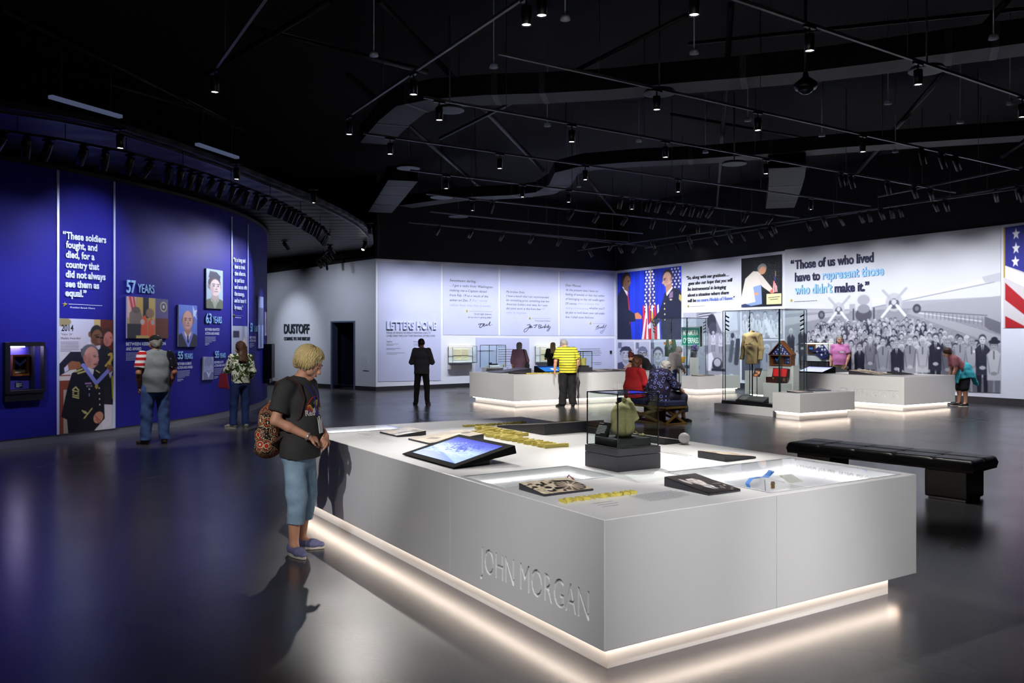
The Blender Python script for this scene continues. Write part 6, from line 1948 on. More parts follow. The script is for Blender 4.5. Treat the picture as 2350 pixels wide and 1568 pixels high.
for x0, x1 in ((-.20, -.165), (-.125, -.16)): mb.hexa([(x0, .03, .19), (x0 + .022, .03, .19), (x0 + .022, .036, .19), (x0, .036, .19)], [(x0, .03, .192)] * 1 + [(x0 + .022, .03, .192), (x0 + .022, .036, .192), (x0, .036, .192)])
mb.tube([(-.21, .03, .20), (-.20, .03, .13), (-.17, .03, .10), (-.14, .03, .13), (-.13, .03, .20)], .013, 8); mb.build('neck_ribbon', RIB, o)
mb = MB(); mb.ball((-.17, .03, .075), .018, 10); mb.ball((-.06, .03, .12), .025, 10, 0, (1, .4, 1)); mb.build('star_medal', MEDAL, o)
mb = MB(); mb.box(-.09, .04, .06, -.03, .046, .19); mb.build('card', mat('card_cream', (.9, .88, .84), .6), o)
for i, m_ in enumerate((PURPLE, RIB, mat('ribbon_red', (.75, .2, .25), .6))):
    mb = MB()
    for j in range(2): mb.box(.07 + .06 * i, .03, .12 - j * .07, .105 + .06 * i, .036, .16 - j * .07)
    mb.build('medal_ribbons', m_, o)
# open jewellery box lined in red
o = thing('open_box', 'open brown box lined in red velvet on the low pedestal', 'box', ex(E1, .70, 1.21, .711), TH - math.pi / 2)
RED = mat('velvet_red', (.75, .06, .08), .7); BRN = mat('leather_brown', (.22, .09, .06), .4)
mb = MB(); mb.box(-.21, -.10, 0, .21, .10, .012); mb.box(-.21, -.10, .012, .21, -.088, .13); mb.box(-.21, .088, .012, .21, .10, .13); mb.box(-.21, -.088, .012, -.198, .088, .13); mb.box(.198, -.088, .012, .21, .088, .13); mb.build('body', BRN, o)
MB().box(-.198, -.088, .012, .198, .088, .02).build('lining', RED, o)
R_ = Matrix.Rotation(math.radians(-12), 3, 'X')
def lidp(x, y, z): q = R_ @ Vector((0, y, z)); return Vector((x, q.y + .10, q.z + .13))
mb = MB(); mb.hexa([lidp(-.21, 0, 0), lidp(.21, 0, 0), lidp(.21, .07, 0), lidp(-.21, .07, 0)], [lidp(-.21, 0, .20), lidp(.21, 0, .20), lidp(.21, .07, .20), lidp(-.21, .07, .20)]); mb.build('lid', BRN, o)
MB().hexa([lidp(-.19, -.003, .015), lidp(.19, -.003, .015), lidp(.19, .0, .015), lidp(-.19, .0, .015)], [lidp(-.19, -.003, .185), lidp(.19, -.003, .185), lidp(.19, .0, .185), lidp(-.19, .0, .185)]).build('lid_lining', RED, o)
MB().box(-.02, -.106, .09, .02, -.099, .13).box(.207, -.03, .05, .216, .03, .11).build('brass_clasps', mat('brass_bright', (.75, .62, .3), .3, metal=.7), o)
# small picture on a pole and slanted caption
o = thing('pole_picture', 'small colour photograph on a thin pole in the khaki shirt case', 'photograph', ex(E1, .60, 1.68, BZ), TH - math.pi / 2)
MB().tube([(0, 0, 0), (0, 0, .58)], .008, 8).lathe([(.06, 0), (.06, .006), (.01, .01)], 16).build('pole', BLACK, o)
im = Img(34, 40, (.15, .13, .16)); im.ell(.4, .35, .22, .2, (.75, .5, .4)); im.ell(.75, .55, .18, .2, (.85, .6, .5)); im.ell(.4, .22, .2, .1, (.2, .15, .14)); im.rect(.1, .65, .8, 1, (.55, .3, .2)); im.ell(.45, .8, .2, .12, (.8, .55, .35)); im.blur(1)
MB().prism([(-.10, -.04, .57), (.10, -.04, .57), (.10, .06, .76), (-.10, .06, .76)], (0, .012, 0)).build('frame', BLACK, o)
im.mesh('print', quad_surf((-.10, .058, .761), (.10, .058, .761), (.10, -.042, .571), (-.10, -.042, .571)), o)
def slant(label, c, u, v, w_, d_, seed):
    o = MB().hexa([(0, 0, 0), (d_, 0, 0), (d_, w_, 0), (0, w_, 0)], [(0, 0, .02), (d_, 0, .13), (d_, w_, .13), (0, w_, .02)]).build('caption_stand', BLACK, None, ex(c, u, v, BZ), TH, .003); props(o, label, 'caption stand')
    im = Img(80, 34, (.30, .31, .32)); im.noise(.1, seed, 1)
    for k in range(6): im.line(.05, .15 + k * .12, .05 + .3 * (1 - .1 * (k % 3)), .15 + k * .12, .03, (.8, .8, .8))
    im.mesh('caption_face', quad_surf((d_ - .005, w_ - .01, .131), (d_ - .005, .01, .131), (.008, .01, .0235), (.008, w_ - .01, .0235)), o, print_mat('glossy_print', .18))
slant('slanted dark caption stand at the foot of the khaki shirt case', E1, .30, 1.25, .80, .2, 1)
# sloping panels on the low tables
wedge('thin dark photo wedge on the low table by the khaki shirt case', X1, .25, .25, .75, .55, 'v0', .035, photo('figures', 12), z=.551)
wedge('thin dark photo wedge on the far end of that low table', X1, 1.05, .40, 1.55, .68, 'v0', .04, None, z=.551)
wedge('flat photo wedge on the low table by the road sign case', X2, .25, .25, .95, .55, 'v0', .03, photo('figures', 14), z=.551)

# second case: vest, sign, flowers
o = thing('green_vest', 'green veteran vest with patches hanging in the road sign case', 'vest', ex(E2, .75, 2.0, 1.05), TH - math.pi / 2)
VEST = mat('vest_green', (.20, .31, .21), .8, noise=.1, nscale=25)
s = Solid(.012, .05)
s.seg((0, 0, .06), (0, 0, .34), (.27, .10), (.25, .11), flat=(1, 0)); s.seg((-.13, 0, .34), (-.12, 0, .62), (.12, .09), (.07, .06), flat=(0, 1)); s.seg((.13, 0, .34), (.12, 0, .62), (.12, .09), (.07, .06), flat=(0, 1))
s.build('vest', VEST, o)
mb = MB()
for x, z, c in ((-.14, .50, 0), (.13, .52, 0), (.13, .40, 1), (.08, .33, 1)): mb.box(x - .05, -.135, z - .04, x + .05, -.118, z + .04, c)
mb.build('patches', [mat('patch_orange', (.8, .5, .2), .7), mat('patch_grey', (.5, .5, .52), .7)], o)
MB().prism([(-.06, -.03, .62), (.06, -.03, .62), (.0, -.06, .40)], (0, .01, 0)).build('white_lining', WHITE, o)
MB().tube([(0, 0, .1), (0, 0, -(1.05 - BZ))], .014, 8).build('stand', BLACK, o)
o = thing('road_sign', 'green road sign reading MIYAMURA OVERPASS in the glass case', 'sign', ex(E2, .95, 1.28, 1.47), TH - math.pi / 2)
SGN = mat('sign_green', (.0, .50, .42), .35); sg = MB().box(-.42, -.012, 0, .42, .012, .60).build('sign_plate', SGN, o)
mb = MB(); sgw = .39
for x0, z0, x1, z1 in ((-.405, .012, .405, .022), (-.405, .578, .405, .588), (-.405, .012, -.395, .588), (.395, .012, .405, .588)): mb.box(x0, -.0145, z0, x1, -.0122, z1)
fs_ = lambda s_, z_, d: Vector((s_, -.0135 - d, z_))
text_on(mb, 'MIYAMURA', fs_, -.34, .33, .335, .17, bold=.008, off=.001); text_on(mb, 'OVERPASS', fs_, -.34, .35, .085, .17, bold=.008, off=.001)
mb.build('lettering', mat('sign_white', (.93, .96, .95), .4), o)
MB().box(.42, -.02, -.02, .455, .04, .62).build('backing_post', BLACK, o)
MB().tube([(0, .03, .3), (0, .03, -(1.47 - BZ))], .015, 8).build('stand', BLACK, o)
pedestal('white pedestal under the purple flowers in the road sign case', E2, .74, .88, .90, 1.12, 1.10)
pedestal('white pedestal at the left in the road sign case', E2, .95, 1.78, 1.12, 2.3, .72)
o = thing('flower_pot', 'purple flowers in a black and white pot in the road sign case', 'flowers', ex(E2, .82, 1.0, 1.101), TH - math.pi / 2)
MB().lathe([(.06, 0), (.09, .16), (.095, .2), (.08, .2), (.07, .05)], 16).build('pot', mat('pot_grey', (.35, .35, .38), .5), o)
mb = MB(); mc = MB(); rr = random.Random(4)
for k in range(26):
    a = rr.uniform(0, 6.28); r_ = rr.uniform(0, .13); h_ = .24 + rr.uniform(0, .16)
    mb.ball((r_ * math.cos(a), r_ * math.sin(a), h_), rr.uniform(.025, .045), 8)
    mc.tube([(0, 0, .15), (r_ * 1.3 * math.cos(a + 1), r_ * 1.3 * math.sin(a + 1), h_ - .08)], [.012, .004], 5)
mb.build('blossoms', mat('petals_purple', (.42, .36, .62), .7), o); mc.build('leaves', mat('leaves_dark', (.08, .10, .08), .7), o)
o = thing('red_yellow_box', 'red and yellow box on a thin stand in the road sign case', 'box', ex(E2, .60, 1.45, BZ), TH - math.pi / 2)
MB().box(-.11, -.05, .78, .05, .05, 1.03).build('red_box', mat('paper_red', (.78, .05, .08), .6), o); MB().box(-.14, -.06, .68, .19, .06, .78).box(.05, -.05, .78, .24, .05, .86).build('yellow_box', mat('paper_yellow', (.85, .66, .2), .6), o)
MB().tube([(0, 0, 0), (0, 0, .68)], .012, 8).box(-.15, -.08, .665, .15, .08, .68).build('stand', BLACK, o)

# ---------------------------------------------------------------- things on the two far tables
wedge('white-faced wedge at the left end of the table with the yellow-shirted man', T2, .28, 1.1, 1.25, 1.75, 'u0', .11, None, z=.801, m=DARK)
wedge('low photo wedge in front of that white-faced wedge', T2, .30, .35, 1.0, .75, 'u1', .05, photo('figures', 21), z=.801)
o = thing('touch_screen', 'blue touch screen in a black frame on the table beside the man in yellow stripes', 'touch screen', on_table(T2, 1.30, .55, .801), TH)
MB().hexa([(0, 0, 0), (.75, 0, 0), (.75, .5, 0), (0, .5, 0)], [(0, 0, .02), (.75, 0, .02), (.75, .5, .17), (0, .5, .17)]).build('bezel', mat('screen_black', (.05, .05, .056), .85, spec=.06), o)
im = Img(40, 28, (.20, .50, .85)); im.ell(.6, .6, .15, .2, (.9, .95, 1)); im.rect(0, 0, 1, .2, (.1, .2, .45))
im.mesh('display', quad_surf((.05, .46, .162), (.70, .46, .162), (.70, .04, .036), (.05, .04, .036)), o, print_mat('screen_glow', .2, 1.15))
o = thing('small_bag_case', 'small glass case with a yellow canvas bag on the far table', 'display case', on_table(T2, 2.40, .45, .801), TH)
MB().box(0, 0, 0, .40, .42, .13).build('base', DARK, o)
glass_box(o, .01, .01, .13, .39, .41, .55, edge=.012, em=mat('case_edge_dark', (.07, .09, .10), .3))
o = thing('canvas_bag', 'yellow canvas bag inside the small case on the far table', 'bag', on_table(T2, 2.60, .66, .932), TH)
MB().box(-.14, -.14, 0, .14, .14, .04).build('display_block', BLACK, o)
s = Solid(.012, .03); s.seg((.04, 0, .045), (.04, 0, .24), (.08, .08), (.10, .09), flat=(1, 1)); s.ball((-.08, -.02, .10), (.05, .05, .05)); s.build('sack', mat('canvas_yellow', (.70, .64, .32), .9), o, wob=.003, wscale=18)
wedge('flat photo panel at the right of the table with the yellow-shirted man', T2, 2.95, .4, 3.7, .9, 'v0', .04, photo('figures', 23), z=.801)
wedge('flat photo panel at the end of the table under the bending worker', T2, 3.85, .4, 4.5, .9, 'v0', .035, photo('man', 24), z=.801)
letters('gold raised letters across the table with the yellow-shirted man', 'CLIFFORD SIMS', on_table(T2, .55, .22, .801), U, V, 1.0, .10, .025)
# Edward Carter table
o = thing('touch_screen', 'pale lit touch screen in a black frame on the plane mural table', 'touch screen', on_table(T3, .12, 2.35, .801), TH)
MB().hexa([(0, 0, 0), (.52, 0, 0), (.52, .85, 0), (0, .85, 0)], [(0, 0, .02), (.52, 0, .16), (.52, .85, .16), (0, .85, .02)]).build('bezel', mat('screen_black', (.05, .05, .056), .85, spec=.06), o)
im = Img(40, 30, (.72, .74, .96)); im.rect(0, 0, 1, .12, (.5, .52, .8)); im.vgrad((.74, .76, .97), (.82, .84, 1), .12, 1)
im.mesh('display', quad_surf((.47, .80, .149), (.47, .05, .149), (.05, .05, .036), (.05, .80, .036)), o, print_mat('screen_glow', .2, 1.15))
wedge('black photo wedge behind the pale touch screen', T3, .95, 2.6, 1.6, 3.2, 'u1', .16, None, z=.801)
wedge('open photo wedge in the middle of the plane mural table', T3, .35, .95, 1.0, 1.75, 'v0', .10, photo('wheel', 31), z=.801)
wedge('dark photo wedge near the front corner of the plane mural table', T3, 1.05, .75, 1.6, 1.15, 'u1', .075, None, z=.801)

# ---------------------------------------------------------------- wall cases
def wall_case(S, x0, x1, y0, y1, label, shelf, dep=.28, im=None, frame=BLACK):
    s0, z1 = S.px(x0, y0); s1, z0 = S.px(x1, y1)
    o = thing('wall_case', label, 'wall case', S.at((s0 + s1) / 2, z0, .0), 0)
    L = lambda s, z, d: local(o, S.at(s, z, d))
    def bx(a, b, c, d, e, f): return MB().hexa([L(a, c, e), L(b, c, e), L(b, c, f), L(a, c, f)][::-1], [L(a, d, e), L(b, d, e), L(b, d, f), L(a, d, f)][::-1])
    bx(s0, s1, z0 - .02, z0, .018, dep).build('shelf', shelf, o)
    bx(s0, s1, z0, z1, .018, .024).build('backboard', WHITE, o)
    bx(s0 + .01, s1 - .01, z1 - .02, z1 - .012, .04, .06).build('led_strip', mat('case_led', (1, 1, .95), .5, emit=(1, .97, .88), estr=5), o)
    for a, b, c, d, e, f in ((s0, s1, z0, z1, dep - .008, dep), (s0, s0 + .008, z0, z1, .0245, dep - .008), (s1 - .008, s1, z0, z1, .0245, dep - .008)): bx(a, b, c, d, e, f).build('glass_pane', GLASS, o)
    mb = MB()
    for s_ in (s0, s1):
        for d in (.026, dep): mb.beam(L(s_, z0, d), L(s_, z1, d), .014, .014)
    for z_ in (z0, z1):
        mb.beam(L(s0, z_, dep), L(s1, z_, dep), .014, .014)
        for s_ in (s0, s1): mb.beam(L(s_, z_, .026), L(s_, z_, dep), .014, .014)
    mb.build('glass_edges', frame, o)
    return o, L, s0, s1, z0, z1
PAPER = mat('old_paper', (.90, .86, .70), .8)
o, L, s0, s1, z0, z1 = wall_case(WL, 1028, 1083.5, 795, 831.5, 'glass wall case with an open letter, left one on the letters wall', WHITE)
def page(L, a, b, c, d, off, name, label, seed, rows=8):
    o2 = thing(name, label, 'letter', L.__self__ if hasattr(L, '__self__') else (0, 0, 0))
    return o2
def sheet(S, s0, s1, z0, z1, off, label, seed, double=False):
    o = thing('paper_letter', label, 'letter', S.at((s0 + s1) / 2, z0, off))
    L = lambda s, z, d: local(o, S.at(s, z, d))
    parts = [(s0, (s0 + s1) / 2 - .01), ((s0 + s1) / 2 + .01, s1)] if double else [(s0, s1)]
    for i, (a, b) in enumerate(parts):
        MB().hexa([L(a, z0, off), L(b, z0, off), L(b, z0, off + .012), L(a, z0, off + .012)][::-1], [L(a, z1, off), L(b, z1, off), L(b, z1, off + .012), L(a, z1, off + .012)][::-1]).build('page', PAPER, o)
        mb = MB(); fake_lines(mb, L, a + .02, b - .02, z1 - .05, int((z1 - z0 - .06) / .035), .035, .008, seed + i, .6, off + .0135); mb.build('handwriting', GREY_INK, o)
sheet(WL, s0 + .22, s1 - .18, z0 + .09, z1 - .10, .03, 'two open yellowed pages in the left wall case', 3, True)
o, L, s0, s1, z0, z1 = wall_case(WL, 1228, 1281, 794.5, 830, 'glass wall case with a yellowed letter behind the blonde visitor in black', WHITE)
sheet(WL, s0 + .26, s1 - .2, z0 + .05, z1 - .12, .03, 'yellowed letter in the wall case behind the blonde visitor', 7)
for (x0, x1, y0, y1, lab) in ((1027, 1079, 838, 848, 'shallow white box under the left wall case'), (1228, 1256, 838, 848, 'shallow white box under the wall case of the blonde visitor')):
    props(slab(WL, x0, x1, y0, y0, y1, y1, 'caption_box', WHITE, .12), lab, 'caption box')
# free standing cube case at the letters wall
p = WL.at(*WL.px(1095.5, 843)); o = thing('cube_case', 'glass cube case with a dark object on a white mound', 'display case', p + WL.n * .15, math.atan2(WL.d.y, WL.d.x))
glass_box(o, .0, -.55, .0, .72, -.02, .78, edge=.014, em=BLACK)
MB().box(-.02, -.57, -.02, .74, 0, -.001).build('base', WHITE, o)
s = Solid(.02, .05); s.seg((.18, -.28, .03), (.54, -.28, .03), (.20, .05), (.20, .05), (0, 1, 0)); s.build('mound', WHITE, o)
MB().box(-.02, -.40, -1.0, .74, -.151, -.021).build('bracket', WHITE, o)
MB().box(.23, -.36, .085, .52, -.22, .13).box(.20, -.33, .13, .28, -.25, .17).build('dark_object', mat('object_teal', (.08, .16, .18), .4), o)
# flag case on the photo wall
o, L, s0, s1, z0, z1 = wall_case(WR, 1850.5, 1915, 787, 830, 'white-backed glass wall case with a folded flag, left of the pink shirt', DARK, .3)
o = thing('folded_flag', 'folded starred flag in the wall case on the plane mural', 'flag', WR.at((s0 + s1) / 2 + .1, z0 + .1, .03))
L = lambda s, z, d: local(o, WR.at(s, z, d)); sc_ = (s0 + s1) / 2 + .03
MB().prism([L(sc_ - .28, z0 + .3, .03), L(sc_ + .1, z0 + .05, .03), L(sc_ + .40, z0 + .18, .03), L(sc_ + .1, z0 + .52, .03)], WR.n * .05).build('flag_triangle', FLAGB, o)
mb = MB()
for a, b in ((-.08, .28), (.08, .2), (.22, .26), (.1, .36), (.02, .45), (.2, .36), (.1, .45)): star(mb, L, sc_ + a, z0 + b, .05, .082, .004)
mb.build('stars', mat('star_white', (.93, .93, .95), .7), o)
o = thing('framed_medal', 'small wood-framed medal in the wall case on the plane mural', 'frame', WR.at(s0 + .2, z0 + .4, .02)); L = lambda s, z, d: local(o, WR.at(s, z, d))
MB().prism([L(s0 + .08, z0 + .22, .026), L(s0 + .36, z0 + .22, .026), L(s0 + .36, z0 + .52, .026), L(s0 + .08, z0 + .52, .026)], WR.n * .03).build('frame', WOODB, o)
MB().prism([L(s0 + .12, z0 + .26, .0565), L(s0 + .32, z0 + .26, .0565), L(s0 + .32, z0 + .48, .0565), L(s0 + .12, z0 + .48, .0565)], WR.n * .004).build('backing', mat('velvet_navy', (.07, .08, .16), .9), o)
MB().prism([L(s0 + .15, z0 + .36, .061), L(s0 + .29, z0 + .36, .061), L(s0 + .27, z0 + .44, .061), L(s0 + .22, z0 + .39, .061), L(s0 + .17, z0 + .44, .061)], WR.n * .004).build('ribbon', RIB, o)

# niche case in the blue wall at the left edge
def bw(s, z, o_): return WB.at(s, z, o_)
o = thing('niche_case', 'black framed niche case in the blue wall holding a framed medal', 'wall case', WB.at((SN0 + SN1) / 2, ZN0, 0))
L = lambda s, z, d: local(o, WB.at(s, z, d))
def cbox(a, b, c, d, e, f): return MB().hexa([L(a, c, e), L(b, c, e), L(b, c, f), L(a, c, f)][::-1], [L(a, d, e), L(b, d, e), L(b, d, f), L(a, d, f)][::-1])
NB = mat('niche_blue', (.24, .22, .62), .6); FRB = mat('niche_frame', (.055, .065, .10), .45)
a, b = SN0, SN1; sF0, zF1 = WB.px(5, 786); sF1, _ = WB.px(97, 790); _, zF0 = WB.px(50, 903); _, zL0 = WB.px(50, 920)
cbox(a, b, ZN0, ZN1, -.32, -.30).build('back_panel', NB, o)
mb = MB()
for q in (cbox(a - .02, a, ZN0, ZN1, -.32, .0), cbox(b, b + .02, ZN0, ZN1, -.32, .0), cbox(a, b, ZN1, ZN1 + .02, -.32, 0), cbox(a, b, ZN0 - .02, ZN0, -.32, 0)): mb.add(q.v, q.f)
mb.build('side_walls', FRB, o)
mb = MB()
for q in (cbox(sF0, a, zF0, zF1, .0, .09), cbox(b, sF1, zF0, zF1, 0, .09), cbox(a, b, ZN1, zF1, 0, .09), cbox(a, b, zF0, ZN0, 0, .09)): mb.add(q.v, q.f)
mb.build('frame', FRB, o, bevel=.004)
cbox(sF0, sF1 - .03, zL0, zF0, 0, .075).build('caption_rail', FRB, o)
cbox(a + .05, b - .12, ZN1 - .02, ZN1 - .005, -.28, -.22).build('led_strip', mat('niche_led', (1, 1, 1), .5, emit=(.9, .85, 1), estr=45), o)
s0, z1 = WB.px(27, 814.5, -.27); s1, z0 = WB.px(65, 862, -.27)
o2 = thing('medal_frame', 'wood-framed medal on a blue ribbon inside the niche case', 'frame', WB.at((s0 + s1) / 2, z0, -.29)); L = lambda s, z, d: local(o2, WB.at(s, z, d))
mb = MB(); fw = .035
for q in (cbox(s0, s0 + fw, z0, z1, -.298, -.24), cbox(s1 - fw, s1, z0, z1, -.298, -.24), cbox(s0, s1, z0, z0 + fw, -.298, -.24), cbox(s0, s1, z1 - fw, z1, -.298, -.24)): mb.add(q.v, q.f)
mb.build('frame', WOODB, o2)
cbox(s0 + fw, s1 - fw, z0 + fw, z1 - fw, -.298, -.28).build('backing', mat('velvet_navy', (.07, .08, .16), .9), o2)
sm_ = (s0 + s1) / 2; zz = z0 + (z1 - z0) * .5; wq = (s1 - s0) / 2 - fw
MB().prism([L(sm_ - wq, zz + .06, -.278), L(sm_, zz - .02, -.278), L(sm_ + wq, zz + .06, -.278), L(sm_ + wq, zz + .11, -.278), L(sm_, zz + .03, -.278), L(sm_ - wq, zz + .11, -.278)], WB.at(sm_, 0, .005) - WB.at(sm_, 0, 0)).build('ribbon', mat('ribbon_pale', (.5, .65, .95), .6), o2)
mb = MB(); star(mb, L, sm_, zz - .07, .035, -.278, .01); mb.build('medal', MEDAL, o2)
cbox(sm_ - .09, sm_ + .09, z0 + fw + .01, z0 + fw + .06, -.279, -.272).build('name_plate', mat('plate_cream', (.75, .76, .6), .5), o2)
s0, z1 = WB.px(36, 878, -.29); s1, z0 = WB.px(52, 888, -.29)
o2 = thing('caption_label', 'small grey caption label at the foot of the niche case', 'label', WB.at((s0 + s1) / 2, z0, -.29)); L = lambda s, z, d: local(o2, WB.at(s, z, d))
cbox(s0, s1, z0, z1, -.299, -.292).build('label_plate', mat('label_slate', (.2, .24, .3), .6), o2)
mb = MB(); fake_lines(mb, L, s0 + .01, s1 - .01, z1 - .025, 4, .018, .007, 3, .6, -.290); mb.build('caption_text', mat('text_white', (.85, .85, .85), .6), o2)
# black case near the far end of the blue wall
s0, z1 = WB.px(603, 790); s1, z0 = WB.px(610.5, 866)
o = thing('dark_wall_case', 'tall black case sticking out near the far end of the blue wall', 'wall case', WB.at((s0 + s1) / 2, z0, 0)); L = lambda s, z, d: local(o, WB.at(s, z, d))
cbox(s0, s1, z0, z1, 0.001, .22).build('case_box', BLACK, o); cbox(s0 + .05, s1 - .05, z0 - .12, z0, .001, .16).build('caption_rail', DARK, o)
# ---------------------------------------------------------------- visitors
SKIN = mat('skin_fair', (.80, .58, .47), .55, noise=.06, nscale=25)
SKIN2 = mat('skin_tan', (.66, .45, .35), .55, noise=.06, nscale=25)


def npv(*a): return np.array(a, float)
def nrm(v): v = np.array(v, float); return v / np.linalg.norm(v)


def pose(H, **ov):
    k = H / 1.70
    J = dict(hipc=(0, 0, .93), waist=(0, 0, 1.06), chest=(0, 0, 1.27), neck=(0, -.01, 1.44), head=(0, .025, 1.585), hf=(0, 1, -.05),
             shR=(.175, -.01, 1.395), shL=(-.175, -.01, 1.395), elR=(.23, -.03, 1.12), elL=(-.23, -.03, 1.12), wrR=(.235, .04, .87), wrL=(-.235, .04, .87),
             hdR=(0, .3, -1), hdL=(0, .3, -1), hiR=(.09, 0, .89), hiL=(-.09, 0, .89), knR=(.10, .02, .49), knL=(-.10, .02, .49), anR=(.10, -.02, .085), anL=(-.10, -.02, .085), toR=(.2, 1, 0), toL=(-.2, 1, 0))
    out = {}
    for n, v in J.items(): out[n] = npv(*v) * (1 if n in ('hf', 'hdR', 'hdL', 'toR', 'toL') else k)
    for n, v in ov.items(): out[n] = npv(*v)
    out['k'] = k
    return out


def hand(S, wr, d, n, sgn, curl=.35, k=1.0):
    """palm, four unequal bent fingers and a thumb; d: pointing direction, n: palm normal, sgn: side of the thumb"""
    d = nrm(d); n = nrm(n - d * np.dot(n, d)); a = np.cross(d, n) * sgn
    p1 = wr + d * .085 * k
    S.seg(wr, p1, (.030 * k, .017 * k), (.039 * k, .014 * k), a, k=.012)
    for i, (o, l) in enumerate(((.030, .068), (.010, .078), (-.010, .074), (-.029, .058))):
        b = p1 + a * o * k
        c1, c2 = curl + .06 * i, 2.2 * curl + .1 * i
        d1 = d * math.cos(c1) + n * math.sin(c1); d2 = d * math.cos(c2) + n * math.sin(c2)
        m_ = b + d1 * l * .52 * k
        S.seg(b, m_, .0088 * k, .0082 * k, k=.006); S.seg(m_, m_ + d2 * l * .48 * k, .0082 * k, .0070 * k, k=.006)
    t0 = wr + d * .025 * k + a * .022 * k; t1 = t0 + (d * .6 + a * .75 + n * .25) * .038 * k; t2 = t1 + (d * .9 + a * .25 + n * .35) * .030 * k
    S.seg(t0, t1, .012 * k, .0095 * k, k=.010); S.seg(t1, t2, .0095 * k, .0078 * k, k=.006)


def head_frame(J):
    f = nrm(J['hf']); r = nrm(np.cross(f, npv(0, 0, 1))); u = np.cross(r, f)
    return J['head'], f, r, u


def head(S, J, jaw=1.0):
    c, f, r, u = head_frame(J); k = J['k'] ** .5
    q = lambda x, y, z: c + (r * x + f * y + u * z) * k
    S.ball(q(0, -.008, .028), (.074 * k, .094 * k, .086 * k), r, u, k=.02)
    S.seg(q(0, .035, -.01), q(0, .062, -.092), (.060 * k * jaw, .052 * k), (.026 * k * jaw, .022 * k), r, k=.035)
    S.seg(q(-.05, .045, -.045), q(.05, .045, -.045), .026 * k, .026 * k, k=.03)
    S.seg(q(0, .088, .022), q(0, .110, -.022), .009 * k, .0135 * k, k=.012); S.ball(q(0, .104, -.026), .014 * k, k=.008)
    S.seg(q(-.032, .083, .034), q(.032, .083, .034), .010 * k, .010 * k, k=.012)
    S.seg(q(-.018, .088, -.056), q(.018, .088, -.056), .0075 * k, .0075 * k, k=.008); S.seg(q(-.016, .085, -.068), q(.016, .085, -.068), .008 * k, .008 * k, k=.008)
    for s in (-1, 1):
        S.ball(q(s * .032, .080, .016), (.018 * k, .010 * k, .010 * k), r, u, k=.008, cut=False)
        S.ball(q(s * .076, -.005, -.005), (.010 * k, .022 * k, .032 * k), r, u, k=.008)
    S.seg(J['neck'] - npv(0, 0, .03), q(0, -.012, -.045), .056 * J['k'], .050 * J['k'], k=.03)
    return q


def face_parts(q, o, k=1.0, eye=None):
    mb = MB()
    for s in (-1, 1): mb.ball(q(s * .032, .086, .014), .0085, 8)
    mb.build('eyes', eye or mat('eye_dark', (.12, .09, .08), .3), o)
    mb = MB()
    for s in (-1, 1): mb.tube([q(s * .016, .094, .034), q(s * .032, .094, .038), q(s * .048, .084, .033)], [.003, .004, .002], 6)
    mb.build('eyebrows', mat('brow_brown', (.36, .24, .16), .8), o)
    MB().tube([q(-.020, .092, -.061), q(-.008, .0985, -.0605), q(.008, .0985, -.0605), q(.020, .092, -.061)], [.002, .0042, .0042, .002], 8).build('lips', mat('lips_rose', (.68, .36, .33), .5), o)


def hair_cap(J, m, o, name='hair', vox=.009, back=0.0, drop=.07, vol=1.0, extra=None, fringe=.5, wob=.003, wsc=34):
    """hair as a thick shell over the skull, open at the face; drop = how far it hangs at the nape"""
    c, f, r, u = head_frame(J); k = J['k'] ** .5
    q = lambda x, y, z: c + (r * x + f * y + u * z) * k
    S = Solid(vox, .02)
    S.ball(q(0, -.018, .042), (.086 * vol * k, .104 * vol * k, .092 * vol * k), r, u)
    S.ball(q(0, -.055, -.01 - drop * .4), (.076 * vol * k, .056 * vol * k, (.05 + drop * .6) * k), r, u, k=.03)
    for s in (-1, 1): S.ball(q(s * .066 * vol, -.025, .0), (.022 * k, .05 * k, (.035 + drop * .35) * k), r, u, k=.02)
    if extra: extra(S, q, k)
    S.ball(q(0, .105, -.035), (.075 * k, .072 * k, .082 * k), r, u, cut=True) if fringe < 1 else None
    return S.build(name, m, o, wob=wob, wscale=wsc, seed=3)


def shoe(J, side, m, o, sole=None, k=1.0, hgt=.075):
    a = J['an' + side]; t = nrm(J['to' + side]); r = npv(t[1], -t[0], 0)
    z0 = a[2] - .085 * J['k']
    b = npv(a[0], a[1], z0)
    S = Solid(.007, .03)
    S.seg(b - t * .035 + npv(0, 0, .045), b + t * .10 + npv(0, 0, .04), (.037, .042), (.042, .034), r); S.seg(b + t * .09 + npv(0, 0, .036), b + t * .165 + npv(0, 0, .032), (.043, .032), (.030, .022), r)
    S.seg(b - t * .02 + npv(0, 0, .06), b - t * .008 + npv(0, 0, .10), (.038, .045), (.036, .042), r, flat=(0, 1))
    S.pr.append((b + npv(0, 0, -.2), b + npv(0, 0, .012), (1, 1), (1, 1), r, .001, (1, 1), True))
    ob = S.build('shoe', m, o)
    mb = MB(); n = 18; pts = []
    for i in range(n):
        an = 2 * math.pi * i / n; y = .062 + math.cos(an) * .125; x = math.sin(an) * (.043 - .006 * math.cos(an))
        pts.append(b + t * y + r * x)
    mb.prism([npv(p[0], p[1], z0 + .0) for p in pts][::-1], (0, 0, .02)); mb.build('sole', sole or mat('sole_dark', (.12, .11, .11), .6), ob)
    return ob


